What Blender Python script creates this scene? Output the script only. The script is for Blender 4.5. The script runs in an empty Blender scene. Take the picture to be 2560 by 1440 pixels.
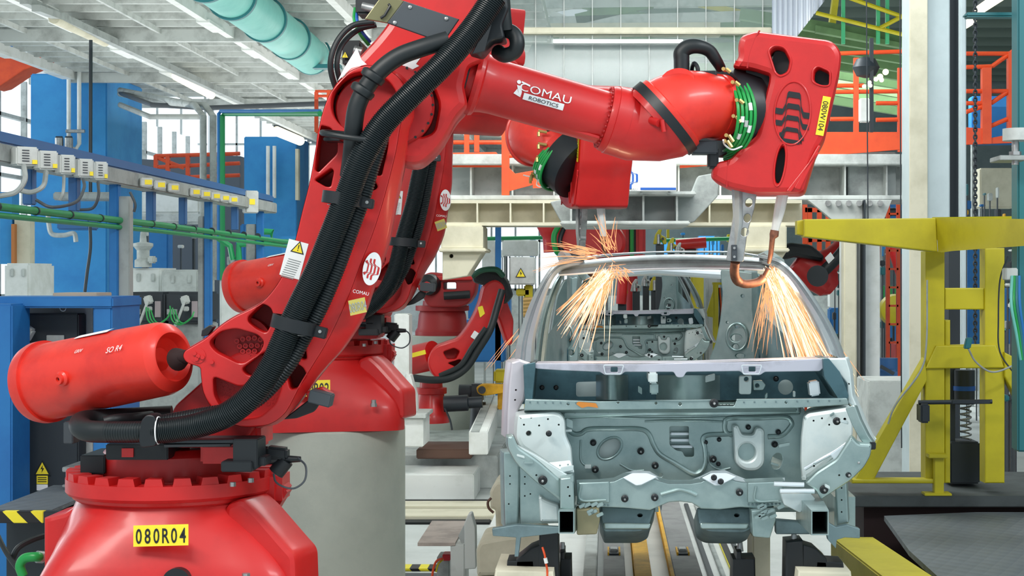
import bpy, bmesh, math, random
from mathutils import Vector, Matrix
from mathutils.geometry import tessellate_polygon, delaunay_2d_cdt
R = math.radians
random.seed(7)
scn = bpy.context.scene
col = scn.collection
F = 4200.0; VX = 1517.0; VY = 688.0; H = 2.2
# ---------------------------------------------------------------- camera
cd = bpy.data.cameras.new('camera'); cam = bpy.data.objects.new('camera', cd); col.objects.link(cam)
cam.location = (0, 0, H); cam.rotation_euler = (R(90), 0, 0)
cd.sensor_width = 36.0; cd.lens = 36.0*F/2560.0
cd.shift_x = -(VX-1280.0)/2560.0; cd.shift_y = (VY-720.0)/2560.0
cd.clip_end = 400; cd.clip_start = 0.05
scn.camera = cam
# ---------------------------------------------------------------- colour management
vs = scn.view_settings
vs.view_transform = 'Standard'; vs.look = 'None'; vs.gamma = 1.0; vs.use_curve_mapping = False
vs.exposure = 0.0
# ---------------------------------------------------------------- daylight, hall lamps and added fill lights
w = bpy.data.worlds.new('world'); scn.world = w; w.use_nodes = True
bg = w.node_tree.nodes['Background']; bg.inputs[0].default_value = (0.80, 0.93, 1.0, 1); bg.inputs[1].default_value = 0.8
def area(name, loc, target, sx, sy, power, color):
    l = bpy.data.lights.new(name, 'AREA'); l.shape = 'RECTANGLE'; l.size = sx; l.size_y = sy; l.energy = power; l.color = color
    o = bpy.data.objects.new(name, l); col.objects.link(o); o.location = loc
    o.rotation_euler = (Vector(target)-Vector(loc)).to_track_quat('-Z', 'Y').to_euler(); return o
area('hall_lamp_row_near', (-3.0, 3.0, 6.3), (-0.6, 8.0, 1.6), 4.0, 0.7, 330, (1.0, 0.96, 0.9))
area('hall_lamp_row_right', (4.5, 4.5, 6.5), (1.0, 8.5, 1.4), 3.5, 0.7, 260, (0.93, 0.98, 1.0))
area('hall_lamp_row_middle', (0.6, 12.5, 6.4), (0.2, 10.0, 0), 5.0, 0.8, 190, (0.93, 1.0, 1.0))
area('hall_lamp_row_far', (0.0, 28.0, 6.2), (0, 28.0, 0), 12.0, 1.0, 1100, (0.95, 1.0, 1.0))
area('second_car_fill', (0.45, 16.2, 4.9), (0.4, 17.5, 1.6), 3.0, 0.8, 130, (0.95, 1.0, 1.0))  # added fill light over the second car, not a fixture
area('ceiling_fill_near', (-5.0, 15.0, 4.9), (-5.0, 15.0, 9), 7.0, 12.0, 200, (1.0, 1.0, 0.96))  # added upward fill that brightens the near ceiling
area('ceiling_fill_far', (-4.2, 30.0, 4.7), (-4.2, 30.0, 9), 7.0, 18.0, 380, (1.0, 1.0, 0.96))  # same added upward fill for the far ceiling
area('gantry_fill', (-.4, 13.0, 5.4), (0.2, 17.5, 3.0), 4.0, 0.6, 150, (1.0, 1.0, 0.95))  # added fill light that brightens the beams at mid distance
area('mezzanine_uplight', (5.0, 30.0, 5.0), (5.0, 30.0, 10), 8.0, 20.0, 380, (0.95, 1.0, 0.95))  # upward area light near the mezzanine, facing the high roof
area('window_ceiling_fill', (-15.5, 24.0, 2.2), (-4.0, 20.0, 5.4), 5.0, 16.0, 1100, (0.9, 0.97, 1.0))  # added light before the left windows, aimed up to brighten the ceiling

# ---------------------------------------------------------------- maths helpers
def P(px, py, D): return Vector(((px-VX)/F*D, D, H-(py-VY)/F*D))
def S(px, D): return px/F*D
class Pl:
    """a plane through pixel (px,py) at depth D, facing the camera side, turned by yaw / pitch"""
    def __init__(s, px, py, D, yaw=0, pitch=0, roll=0):
        s.o = P(px, py, D); s.D = D
        m = Matrix.Rotation(R(yaw), 3, 'Z') @ Matrix.Rotation(R(pitch), 3, 'X') @ Matrix.Rotation(R(roll), 3, 'Y')
        s.u = m @ Vector((1,0,0)); s.v = m @ Vector((0,0,1)); s.n = m @ Vector((0,-1,0))
    def ab(s, px, py):
        d = Vector(((px-VX)/F, 1.0, -(py-VY)/F)); c = Vector((0,0,H))
        t = (s.o-c).dot(s.n)/d.dot(s.n); q = c+d*t-s.o
        return (q.dot(s.u), q.dot(s.v))
    def to3(s, a, b, d=0): return s.o + s.u*a + s.v*b - s.n*d
    def px(s, px, py, d=0): a, b = s.ab(px, py); return s.to3(a, b, d)
class Cyl:
    """developable cylinder surface: a runs along the axis, b around it"""
    def __init__(s, p0, axis, r, up=Vector((0,0,1))):
        s.p = p0; s.a = axis.normalized(); s.r = r
        s.f = (Vector((0,-1,0)) - s.a*Vector((0,-1,0)).dot(s.a)).normalized(); s.w = s.f.cross(s.a)*-1
        if s.w.z < 0: s.w = -s.w
    def to3(s, a, b, d=0):
        t = b/s.r; rr = s.r-d
        return s.p + s.a*a + s.f*(math.cos(t)*rr) + s.w*(math.sin(t)*rr)
def rc(pts, r, n=4):
    """round every corner of a polygon (r in the units of pts; a third value overrides r)"""
    out = []; N = len(pts)
    for i in range(N):
        p = pts[i]; rr = p[2] if len(p) > 2 else r
        a = Vector(pts[i-1][:2]); b = Vector(p[:2]); c = Vector(pts[(i+1) % N][:2])
        if rr <= 0: out.append((b.x, b.y)); continue
        d1 = a-b; d2 = c-b; l = min(rr, d1.length*.48, d2.length*.48)
        s = b+d1.normalized()*l; e = b+d2.normalized()*l
        for k in range(n+1):
            t = k/n; q = s*(1-t)**2 + b*2*t*(1-t) + e*t*t; out.append((q.x, q.y))
    return out
def crm(p0, p1, p2, p3, t):
    return 0.5*((2*p1)+(-p0+p2)*t+(2*p0-5*p1+4*p2-p3)*t*t+(-p0+3*p1-3*p2+p3)*t**3)
def cr(pts, n=6):
    V = [Vector(p[:2]) for p in pts]; N = len(V); out = []
    for i in range(N):
        for k in range(n):
            q = crm(V[i-1], V[i], V[(i+1) % N], V[(i+2) % N], k/n); out.append((q.x, q.y))
    return out
def path(pts, n=8):
    V = [Vector(p) for p in pts]; out = []
    for i in range(len(V)-1):
        a = V[i-1] if i > 0 else V[i]*2-V[i+1]; d = V[i+2] if i+2 < len(V) else V[i+1]*2-V[i]
        for k in range(n): out.append(crm(a, V[i], V[i+1], d, k/n))
    out.append(V[-1]); return out
def pp(pts, n=8): return path([P(*p) for p in pts], n)
def circ(x, y, rx, ry=None, n=20, rot=0):
    ry = ry or rx; c, s = math.cos(R(rot)), math.sin(R(rot))
    return [(x+rx*math.cos(t)*c-ry*math.sin(t)*s, y+rx*math.cos(t)*s+ry*math.sin(t)*c) for t in [2*math.pi*k/n for k in range(n)]]
def rect(x0, y0, x1, y1): return [(x0,y0),(x1,y0),(x1,y1),(x0,y1)]
def pip(x, y, lp):
    c = False; j = len(lp)-1
    for i in range(len(lp)):
        if (lp[i][1] > y) != (lp[j][1] > y) and x < (lp[j][0]-lp[i][0])*(y-lp[i][1])/(lp[j][1]-lp[i][1])+lp[i][0]: c = not c
        j = i
    return c
def inset(lp, d):
    N = len(lp); out = []
    A = sum(lp[i-1][0]*lp[i][1]-lp[i][0]*lp[i-1][1] for i in range(N))
    sg = 1 if A > 0 else -1
    for i in range(N):
        p = Vector(lp[i]); a = p-Vector(lp[i-1]); b = Vector(lp[(i+1) % N])-p
        if a.length < 1e-9: a = b
        if b.length < 1e-9: b = a
        if a.length < 1e-9: out.append(tuple(p)); continue
        a.normalize(); b.normalize()
        n1 = Vector((-a.y, a.x)); n2 = Vector((-b.y, b.x)); m = n1+n2
        m = n1 if m.length < 1e-6 else m.normalized()/max(.35, math.sqrt((1+n1.dot(n2))/2))
        q = p+m*d*sg; out.append((q.x, q.y))
    return out
# ---------------------------------------------------------------- materials
MT = {}
SHZ = None
def mat(name, c, rough=.5, metal=0, noise=0, nscale=6, bump=0, bscale=60, dark=None, coat=0, emit=None, es=1, alpha=None, trans=0):
    if name in MT: return MT[name]
    m = bpy.data.materials.new(name); m.use_nodes = True; nt = m.node_tree; b = nt.nodes['Principled BSDF']
    b.inputs['Base Color'].default_value = (*c, 1); b.inputs['Roughness'].default_value = rough; b.inputs['Metallic'].default_value = metal
    if coat: b.inputs['Coat Weight'].default_value = coat; b.inputs['Coat Roughness'].default_value = .15
    if noise or bump:
        tc = nt.nodes.new('ShaderNodeTexCoord')
    if noise:
        tx = nt.nodes.new('ShaderNodeTexNoise'); tx.inputs['Scale'].default_value = nscale; tx.inputs['Detail'].default_value = 6; tx.inputs['Roughness'].default_value = .65
        nt.links.new(tc.outputs['Object'], tx.inputs['Vector'])
        rp = nt.nodes.new('ShaderNodeValToRGB'); d = dark or tuple(x*.55 for x in c)
        rp.color_ramp.elements[0].position = .5-noise*.5; rp.color_ramp.elements[0].color = (*d, 1)
        rp.color_ramp.elements[1].position = .5+noise*.1; rp.color_ramp.elements[1].color = (*c, 1)
        nt.links.new(tx.outputs['Fac'], rp.inputs['Fac']); nt.links.new(rp.outputs['Color'], b.inputs['Base Color'])
        mr = nt.nodes.new('ShaderNodeMapRange'); mr.inputs['To Min'].default_value = min(1, rough+.18); mr.inputs['To Max'].default_value = rough-.04
        nt.links.new(tx.outputs['Fac'], mr.inputs['Value']); nt.links.new(mr.outputs['Result'], b.inputs['Roughness'])
    if bump:
        t2 = nt.nodes.new('ShaderNodeTexNoise'); t2.inputs['Scale'].default_value = bscale; nt.links.new(tc.outputs['Object'], t2.inputs['Vector'])
        bp = nt.nodes.new('ShaderNodeBump'); bp.inputs['Strength'].default_value = bump; bp.inputs['Distance'].default_value = .02
        nt.links.new(t2.outputs['Fac'], bp.inputs['Height']); nt.links.new(bp.outputs['Normal'], b.inputs['Normal'])
    if emit: b.inputs['Emission Color'].default_value = (*emit, 1); b.inputs['Emission Strength'].default_value = es
    if alpha is not None: b.inputs['Alpha'].default_value = alpha
    if trans: b.inputs['Transmission Weight'].default_value = trans
    MT[name] = m; return m
RED = mat('red_paint', (.58,.010,.010), .38, noise=.5, nscale=3, dark=(.44,.006,.007), coat=.18)
ORD = mat('orange_red_paint', (.74,.030,.016), .38, coat=.2, noise=.4, nscale=4, dark=(.56,.016,.011))
DRED = mat('shaded_red', (.42,.008,.010), .5)  # darker copy of the robot red, recess shade put into the colour
BLK = mat('black_plastic', (.006,.009,.012), .45)
HOSE = mat('hose_rubber', (.006,.011,.013), .36)
RUB = mat('black_rubber', (.006,.010,.012), .5)
DGR = mat('dark_grey_metal', (.045,.055,.065), .5)
PIT = mat('dark_interior', (.02,.006,.006), .8)
WHT = mat('white_paint', (.78,.80,.78), .45, noise=.4, nscale=3, dark=(.62,.64,.6))
WLB = mat('white_label', (.85,.86,.86), .5)
CRM = mat('cream_paint', (.66,.62,.48), .5, noise=.5, nscale=2.5, dark=(.48,.45,.33))
CONC = mat('pale_pedestal_paint', (.45,.47,.41), .6, noise=.6, nscale=2, dark=(.35,.37,.33), bump=.05)
YEL = mat('yellow_paint', (.54,.46,.008), .42, noise=.45, nscale=3, dark=(.43,.36,.008))
YLB = mat('yellow_label', (.90,.72,.03), .5)
AMB = mat('amber_paint', (.80,.42,.01), .5, noise=.4, nscale=4)
BLU = mat('blue_paint', (.015,.17,.46), .5, noise=.5, nscale=2, dark=(.012,.12,.38))
DBL = mat('deep_blue_paint', (.04,.14,.34), .45)
LBL = mat('pillar_blue', (.035,.28,.62), .6, noise=.6, nscale=1.2, dark=(.02,.17,.48))
ORG = mat('orange_paint', (.74,.075,.012), .45, noise=.4, nscale=3, dark=(.60,.05,.012))
PZN = mat('pillar_zinc', (.46,.51,.53), .3, metal=.65, noise=.5, nscale=5, dark=(.34,.40,.43))
COLM = mat('column_paint', (.50,.58,.60), .55, noise=.5, nscale=1.5, dark=(.40,.47,.49))
GRN = mat('green_paint', (.01,.28,.09), .4)
GHS = mat('green_hose', (.01,.30,.06), .35)
MGR = mat('mezzanine_green', (.11,.21,.08), .6, noise=.5, nscale=2)
TEAL = mat('teal_duct', (.16,.52,.46), .35, noise=.4, nscale=2, dark=(.12,.44,.4))
DTL = mat('dark_teal', (.02,.16,.18), .4)
GRY = mat('grey_paint', (.36,.39,.38), .5, noise=.4, nscale=4)
LGR = mat('light_grey_paint', (.55,.58,.56), .5, noise=.4, nscale=3)
STL = mat('bare_steel', (.42,.43,.43), .35, metal=.8, noise=.4, nscale=12)
GALV = mat('galvanised_sheet', (.36,.46,.45), .26, metal=.65, noise=.7, nscale=4.5, dark=(.17,.26,.27), bump=.12, bscale=9)
SHZ = mat('shadow_zinc', (.19,.27,.29), .4, metal=.5, noise=.5, nscale=6)  # darker zinc for low parts, their shadow put into the colour
GLIT = mat('pale_sheet', (.66,.73,.72), .42, metal=.35, noise=.5, nscale=5, dark=(.5,.6,.62))
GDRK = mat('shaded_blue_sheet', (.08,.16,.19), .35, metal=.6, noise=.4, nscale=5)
GWHT = mat('bright_zinc', (.80,.86,.90), .3, metal=.55)
LIL = mat('lilac_zinc', (.56,.56,.64), .35, metal=.5, noise=.4, nscale=4)
COP = mat('copper', (.30,.13,.08), .5, metal=.7, noise=.6, nscale=30, dark=(.1,.05,.04))
BRS = mat('brass', (.50,.33,.12), .35, metal=.8)
GLW = mat('lamp_tube', (.1,.1,.08), .5, emit=(1.0,.93,.66), es=1.7)
SPK = mat('spark_glow', (.03,.015,.01), .5, emit=(1.0,.42,.17), es=1.25)
SPW = mat('spark_core', (.03,.02,.01), .5, emit=(1.0,.72,.46), es=1.9)
RST = mat('orange_rust', (.55,.20,.03), .7)
BRN = mat('brown_paint', (.12,.06,.04), .6)
BLC = mat('cabinet_black', (.02,.028,.036), .5)
BLW = mat('sign_blue', (.01,.10,.45), .5)
# ---------------------------------------------------------------- mesh builder
OFF = {}
class MB:
    def __init__(s): s.v = []; s.f = []; s.m = []; s.mats = []
    def mi(s, m):
        if m not in s.mats: s.mats.append(m)
        return s.mats.index(m)
    def add(s, vs_, fs, m):
        k = len(s.v); i = s.mi(m); s.v += [Vector(q) for q in vs_]
        for f in fs: s.f.append([k+j for j in f]); s.m.append(i)
    def obox(s, c, u, v, n, m, bev=0):
        """box centred at c with half-axis vectors u, v, n"""
        c = Vector(c)
        if bev:
            b = bmesh.new(); bmesh.ops.create_cube(b, size=2)
            sx, sy, sz = u.length, v.length, n.length
            for q in b.verts: q.co = Vector((q.co.x*sx, q.co.y*sy, q.co.z*sz))
            bmesh.ops.bevel(b, geom=b.edges[:], offset=min(bev, min(sx,sy,sz)*.8), segments=2, affect='EDGES')
            U, V, N = u.normalized(), v.normalized(), n.normalized(); b.verts.index_update()
            s.add([c+U*q.co.x+V*q.co.y+N*q.co.z for q in b.verts], [[x.index for x in f.verts] for f in b.faces], m); b.free(); return
        q = [c+u*x+v*y+n*z for x in (-1,1) for y in (-1,1) for z in (-1,1)]
        s.add(q, [(0,1,3,2),(4,6,7,5),(0,4,5,1),(2,3,7,6),(0,2,6,4),(1,5,7,3)], m)
    def box(s, x0, y0, x1, y1, D0, D1, m, bev=0):
        """box whose front face (depth D0) covers the given pixel rectangle; D1 is its back"""
        a = P(x0, y0, D0); b = P(x1, y1, D0)
        c = Vector(((a.x+b.x)/2, (D0+D1)/2, (a.z+b.z)/2))
        s.obox(c, Vector((abs(b.x-a.x)/2,0,0)), Vector((0,(D1-D0)/2,0)), Vector((0,0,abs(a.z-b.z)/2)), m, bev)
    def wbox(s, x0, x1, y0, y1, z0, z1, m, bev=0):
        s.obox(((x0+x1)/2,(y0+y1)/2,(z0+z1)/2), Vector(((x1-x0)/2,0,0)), Vector((0,(y1-y0)/2,0)), Vector((0,0,(z1-z0)/2)), m, bev)
    def bar(s, a, b, w_, h_, m, up=Vector((0,0,1)), bev=0):
        a = Vector(a); b = Vector(b); d = b-a
        if d.length < 1e-6: return
        n = d.cross(up)
        if n.length < 1e-4*d.length: n = d.cross(Vector((0,1,0)))
        n.normalize(); q = n.cross(d).normalized()
        s.obox((a+b)/2, d/2, n*w_/2, q*h_/2, m, bev)
    def tube(s, pts, r, m, seg=12, cap=True, flat=1.0):
        pts = [Vector(p) for p in pts]; N = len(pts)
        rr = r if isinstance(r, (list, tuple)) else [r]*N
        t = (pts[1]-pts[0]).normalized(); a = Vector((0,0,1)) if abs(t.z) < .9 else Vector((0,1,0))
        u = t.cross(a).normalized(); V = []
        for i, p in enumerate(pts):
            t = ((pts[min(i+1,N-1)]-pts[max(i-1,0)])).normalized()
            u = (u-t*u.dot(t)).normalized(); w_ = t.cross(u)
            for k in range(seg):
                c = 2*math.pi*k/seg; V.append(p+u*math.cos(c)*rr[i]+w_*math.sin(c)*rr[i]*flat)
        Fs = [(i*seg+k, i*seg+(k+1) % seg, (i+1)*seg+(k+1) % seg, (i+1)*seg+k) for i in range(N-1) for k in range(seg)]
        if cap: Fs += [tuple(range(seg))[::-1], tuple((N-1)*seg+k for k in range(seg))]
        s.add(V, Fs, m)
    def corr(s, pts, r, m, pitch=.013, amp=.07, seg=20):
        """ribbed hose along a dense path"""
        pts = [Vector(p) for p in pts]; L = [0]
        for i in range(1, len(pts)): L.append(L[-1]+(pts[i]-pts[i-1]).length)
        n = max(4, int(L[-1]/pitch)*3); q = []; rad = []; j = 0
        for i in range(n+1):
            t = L[-1]*i/n
            while j < len(L)-2 and L[j+1] < t: j += 1
            f = (t-L[j])/max(1e-9, L[j+1]-L[j]); q.append(pts[j].lerp(pts[j+1], f)); rad.append(r*(1+(amp if i % 3 == 1 else (-amp if i % 3 == 0 else amp))))
        s.tube(q, rad, m, seg)
    def lathe(s, p0, ax, prof, m, seg=40, cap=True):
        """prof: list of (distance along axis, radius)"""
        ax = Vector(ax).normalized(); p0 = Vector(p0)
        a = Vector((0,0,1)) if abs(ax.z) < .9 else Vector((0,1,0)); u = ax.cross(a).normalized(); w_ = ax.cross(u)
        V = [p0+ax*t+(u*math.cos(2*math.pi*k/seg)+w_*math.sin(2*math.pi*k/seg))*r for t, r in prof for k in range(seg)]
        N = len(prof)
        Fs = [(i*seg+k, i*seg+(k+1) % seg, (i+1)*seg+(k+1) % seg, (i+1)*seg+k) for i in range(N-1) for k in range(seg)]
        if cap: Fs += [tuple(range(seg))[::-1], tuple((N-1)*seg+k for k in range(seg))]
        s.add(V, Fs, m)
    def cyl(s, a, b, r, m, seg=20, r2=None):
        a = Vector(a); b = Vector(b); s.lathe(a, b-a, [(0, r), ((b-a).length, r if r2 is None else r2)], m, seg)
    def rings(s, loops, m, closed=True, cap=True):
        """skin a list of equally long closed loops of 3-D points"""
        n = len(loops[0]); V = [Vector(q) for l in loops for q in l]; N = len(loops)
        rng = range(n) if closed else range(n-1)
        Fs = [(i*n+k, i*n+(k+1) % n, (i+1)*n+(k+1) % n, (i+1)*n+k) for i in range(N-1) for k in rng]
        if cap and closed: Fs += [tuple(range(n))[::-1], tuple((N-1)*n+k for k in range(n))]
        s.add(V, Fs, m)
    def strip(s, A, B, m, t=None):
        s.rings([A, B], m, closed=False, cap=False)
    def plate(s, pl, outline, holes, t, m, bev=.0, d0=0.0, local=False, m_side=None):
        """solid plate with through holes; outline and holes in pixels on the plane pl"""
        lps = [[(q if local else pl.ab(*q)) for q in lp] for lp in [outline]+list(holes)]
        out = []
        for lp in lps:                       # drop doubled points
            l2 = []
            for q in lp:
                if not l2 or (Vector(q)-Vector(l2[-1])).length > 1e-5: l2.append(q)
            if (Vector(l2[0])-Vector(l2[-1])).length < 1e-5: l2.pop()
            out.append(l2)
        lps = out
        hb = []
        for lp in lps:
            cx = sum(q[0] for q in lp)/len(lp); cy = sum(q[1] for q in lp)/len(lp); hb.append(min(math.hypot(q[0]-cx, q[1]-cy) for q in lp))
        ins = [inset(lp, bev if i == 0 else -min(bev, .012, hb[i]*.3)) for i, lp in enumerate(lps)] if bev else lps
        V2 = [Vector((q[0], q[1])) for lp in ins for q in lp]; E2_ = []; k0 = 0
        for lp in ins: E2_ += [(k0+i, k0+(i+1) % len(lp)) for i in range(len(lp))]; k0 += len(lp)
        flat, _, tris = delaunay_2d_cdt(V2, E2_, [], 0, 1e-6, False)[:3]
        keep = []
        for x in tris:
            cx = sum(flat[j][0] for j in x)/len(x); cy = sum(flat[j][1] for j in x)/len(x)
            if pip(cx, cy, ins[0]) and not any(pip(cx, cy, h) for h in ins[1:]): keep.append(x)
        tris = keep
        k = len(flat); V = [pl.to3(q[0], q[1], d0) for q in flat] + [pl.to3(q[0], q[1], d0+t) for q in flat]
        Fs = [tuple(x) for x in tris] + [tuple(k+j for j in x)[::-1] for x in tris]
        s.add(V, Fs, m)
        for lp, il in zip(lps, ins):
            n = len(lp)
            loops = [[pl.to3(q[0], q[1], d0) for q in il]]
            if bev:
                mid = [((a[0]*.3+b[0]*.7),(a[1]*.3+b[1]*.7)) for a, b in zip(il, lp)]
                loops.append([pl.to3(q[0], q[1], d0+bev*.3) for q in mid]); loops.append([pl.to3(q[0], q[1], d0+bev) for q in lp])
                loops.append([pl.to3(q[0], q[1], d0+t-bev*.4) for q in lp])
            loops.append([pl.to3(q[0], q[1], d0+t) for q in il])
            s.rings(loops, m_side or m, cap=False)
    def text(s, surf, txt, a, b, h, m, ang=0, sx=1.0, bold=0.0, d=-.003, align='CENTER', shear=0, sp=1.0, n=0):
        """flat lettering on a surface, centred at local (a,b), h = cap height"""
        cu = bpy.data.curves.new('t', 'FONT'); cu.body = txt; cu.size = 1.0; cu.align_x = align; cu.offset = bold; cu.shear = shear; cu.space_character = sp
        cu.resolution_u = 3
        o = bpy.data.objects.new('t', cu); col.objects.link(o); bpy.context.view_layer.update()
        me = bpy.data.meshes.new_from_object(o.evaluated_get(bpy.context.evaluated_depsgraph_get()))
        k = h/.73; c, q = math.cos(R(ang)), math.sin(R(ang)); V = []
        for v in me.vertices:
            x, y = v.co.x*k*sx, (v.co.y-.36)*k; V.append(surf.to3(a+x*c-y*q, b+x*q+y*c, d))
        s.add(V, [tuple(p.vertices) for p in me.polygons], m)
        bpy.data.objects.remove(o); bpy.data.meshes.remove(me); bpy.data.curves.remove(cu)
    def patch(s, surf, a0, b0, a1, b1, m, d=-.001, na=6, nb=6, ang=0):
        """thin rectangle laid on a (curved) surface"""
        ca, cb = (a0+a1)/2, (b0+b1)/2; c, q = math.cos(R(ang)), math.sin(R(ang)); V = []
        for j in range(nb+1):
            for i in range(na+1):
                x = (a1-a0)*(i/na-.5); y = (b1-b0)*(j/nb-.5); V.append(surf.to3(ca+x*c-y*q, cb+x*q+y*c, d))
        s.add(V, [(j*(na+1)+i, j*(na+1)+i+1, (j+1)*(na+1)+i+1, (j+1)*(na+1)+i) for j in range(nb) for i in range(na)], m)
    def poly(s, surf, pts, m, d=-.002, local=False):
        q = [(p if local else surf.ab(*p)) for p in pts]; tr = tessellate_polygon([[Vector((x, y, 0)) for x, y in q]])
        s.add([surf.to3(x, y, d) for x, y in q], [tuple(t) for t in tr], m)
    def build(s, name, parent=None, ang=32, origin=None, recalc=True):
        me = bpy.data.meshes.new(name)
        if parent is not None: off = OFF[parent.name]
        elif origin is not None: off = Vector(origin)
        else:
            xs = [v.x for v in s.v]; ys = [v.y for v in s.v]; zs = [v.z for v in s.v]
            off = Vector(((min(xs)+max(xs))/2, (min(ys)+max(ys))/2, min(zs)))
        me.from_pydata([v-off for v in s.v], [], s.f)
        for m in s.mats: me.materials.append(m)
        me.polygons.foreach_set('material_index', s.m)
        b = bmesh.new(); b.from_mesh(me)
        if recalc: bmesh.ops.recalc_face_normals(b, faces=b.faces[:])
        ca = R(ang)
        for f in b.faces: f.smooth = True
        for e in b.edges:
            if len(e.link_faces) == 2:
                try:
                    if e.calc_face_angle() > ca: e.smooth = False
                except ValueError: pass
        b.to_mesh(me); b.free(); me.update()
        o = bpy.data.objects.new(name, me); col.objects.link(o)
        if parent is not None: o.parent = parent
        else: o.location = off
        OFF[o.name] = off; return o
def tag(o, label=None, cat=None, group=None, kind=None):
    if label: o['label'] = label
    if cat: o['category'] = cat
    if group: o['group'] = group
    if kind: o['kind'] = kind
    return o
def empty(name, loc, label, cat, group=None):
    o = bpy.data.objects.new(name, None); col.objects.link(o); o.location = Vector(loc); o.empty_display_size = .1
    OFF[o.name] = Vector(loc); return tag(o, label, cat, group)
def kids(o): return [c for c in bpy.data.objects if c.parent == o]
def copy_tree(o, parent=None):
    c = o.copy(); col.objects.link(c); c.parent = parent
    for ch in kids(o): copy_tree(ch, c)
    return c
def struct(mb, name, **k): return tag(mb.build(name, **k), kind='structure')
# ================================================================ hall shell
def zr(z): return H+z
FLM = mat('floor_paint', (.60,.63,.62), .45, noise=.5, nscale=1.2, dark=(.42,.45,.44))
mb = MB(); mb.wbox(-30, 26, -2, 75, -.2, 0, FLM); struct(mb, 'floor')
def ceiling_material():
    m = mat('ceiling_sheet', (.70,.71,.68), .5); nt = m.node_tree; b = nt.nodes['Principled BSDF']
    tc = nt.nodes.new('ShaderNodeTexCoord'); br = nt.nodes.new('ShaderNodeTexBrick')
    br.inputs['Color1'].default_value = (.80,.82,.79,1); br.inputs['Color2'].default_value = (.58,.60,.58,1); br.inputs['Mortar'].default_value = (.66,.68,.66,1)
    br.inputs['Scale'].default_value = 1.0; br.inputs['Brick Width'].default_value = 1.5; br.inputs['Row Height'].default_value = .62; br.inputs['Mortar Size'].default_value = .03; br.inputs['Bias'].default_value = -.35
    nt.links.new(tc.outputs['Object'], br.inputs['Vector']); nt.links.new(br.outputs['Color'], b.inputs['Base Color']); return m
CM = ceiling_material()
mb = MB(); zc = zr(3.4)
mb.wbox(-8.75, -.8, 6, 31.5, zc, zc+.15, CM); mb.wbox(-7.4, -.6, 31.5, 62, zc, zc+.15, CM)
y = 8.0
while y < 60:                                               # folded-sheet ribs across the hall
    x0 = -8.75 if y < 31.4 else -7.4
    mb.wbox(x0, -.8, y, y+.07, zc-.10, zc, LGR); y += .62
struct(mb, 'ceiling')
k = 1
for X in (-8.7, -6.9, -5.05, -3.2, -1.4):
    mb = MB(); mb.wbox(X-.05, X+.05, 6, 31.5 if X < -7.4 else 60, zc-.22, zc-.08, WHT)
    for j in range(9): mb.wbox(X-.085, X+.085, 8+j*2.6, 8.9+j*2.6, zc-.24, zc-.2, WHT)
    struct(mb, 'trim_%d' % k); k += 1
for X in (-7.8, -6.0, -4.1, -2.3):
    mb = MB(); mb.wbox(X-.02, X+.02, 6, 31.5 if X < -7.4 else 60, zc-.16, zc-.09, LGR); struct(mb, 'trim_%d' % k); k += 1
for D in (13.6, 22.6, 27.4, 31.5, 44):
    mb = MB(); mb.wbox(-8.75 if D < 32 else -7.4, -.8, D-.06, D+.06, zc-.26, zc-.1, LGR); struct(mb, 'trim_%d' % k); k += 1
# high dark roof and far walls on the right
HRM = mat('high_roof', (.20,.26,.22), .8, noise=.6, nscale=.6, dark=(.08,.12,.10))
mb = MB(); mb.wbox(-.6, 26, 8, 75, 10.6, 10.8, HRM)
for j in range(26): mb.wbox(-.6, 26, 20+j*2.1, 20.12+j*2.1, 10.1, 10.6, mat('roof_joist', (.34,.42,.36), .6))
struct(mb, 'ceiling_high')
WLM = mat('far_wall', (.42,.50,.50), .8, noise=.6, nscale=.8, dark=(.25,.33,.34))
mb = MB(); mb.wbox(-.6, 26, 70, 70.3, 0, 10.6, WLM); struct(mb, 'wall_back')
mb = MB(); mb.wbox(25.8, 26, 8, 70, 0, 10.6, WLM); struct(mb, 'wall_right')
WNM = mat('daylit_glazing', (.9,.95,1), .4, emit=(.86,.95,1.0), es=.95)
mb = MB(); mb.wbox(-26, -.6, 66, 66.2, 0, 1.6, WHT)
struct(mb, 'wall_far')
for i in range(5):
    mb = MB(); x0 = -25.5+i*5; mb.wbox(x0, x0+4.8, 66.0, 66.1, 1.6, 10, WNM)
    for j in range(6): mb.wbox(x0+j*.94, x0+j*.94+.07, 65.9, 66, 1.6, 10, LGR)
    for j in range(5): mb.wbox(x0, x0+4.8, 65.9, 66, 1.6+j*1.9, 1.68+j*1.9, LGR)
    struct(mb, 'window_%d' % (i+1))
mb = MB(); mb.wbox(-16.2, -16, 22, 66, 0, 1.6, WHT); struct(mb, 'wall_left')
mb = MB(); mb.wbox(-16.15, -16.05, 22, 66, 1.6, 7.5, WNM)
for j in range(22): mb.wbox(-16.05, -15.9, 22+j*2, 22.1+j*2, 1.6, 7.5, LGR)
for j in range(4): mb.wbox(-16.05, -15.9, 22, 66, 1.6+j*1.6, 1.7+j*1.6, LGR)
struct(mb, 'window_6')
# blue columns
def pillar(px0, px1, D, dep, name):
    mb = MB(); a = P(px0,0,D).x; b = P(px1,0,D).x; mb.wbox(a, b, D, D+dep, 0, zc-.1, LBL, .02)
    mb.wbox(a-.01, b+.01, D-.03, D+.0, 0, .3, DBL); struct(mb, name)
pillar(76, 267, 27.5, 2.1, 'trim_pillar_near'); pillar(610, 742, 40, 1.6, 'trim_pillar_far')
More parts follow.
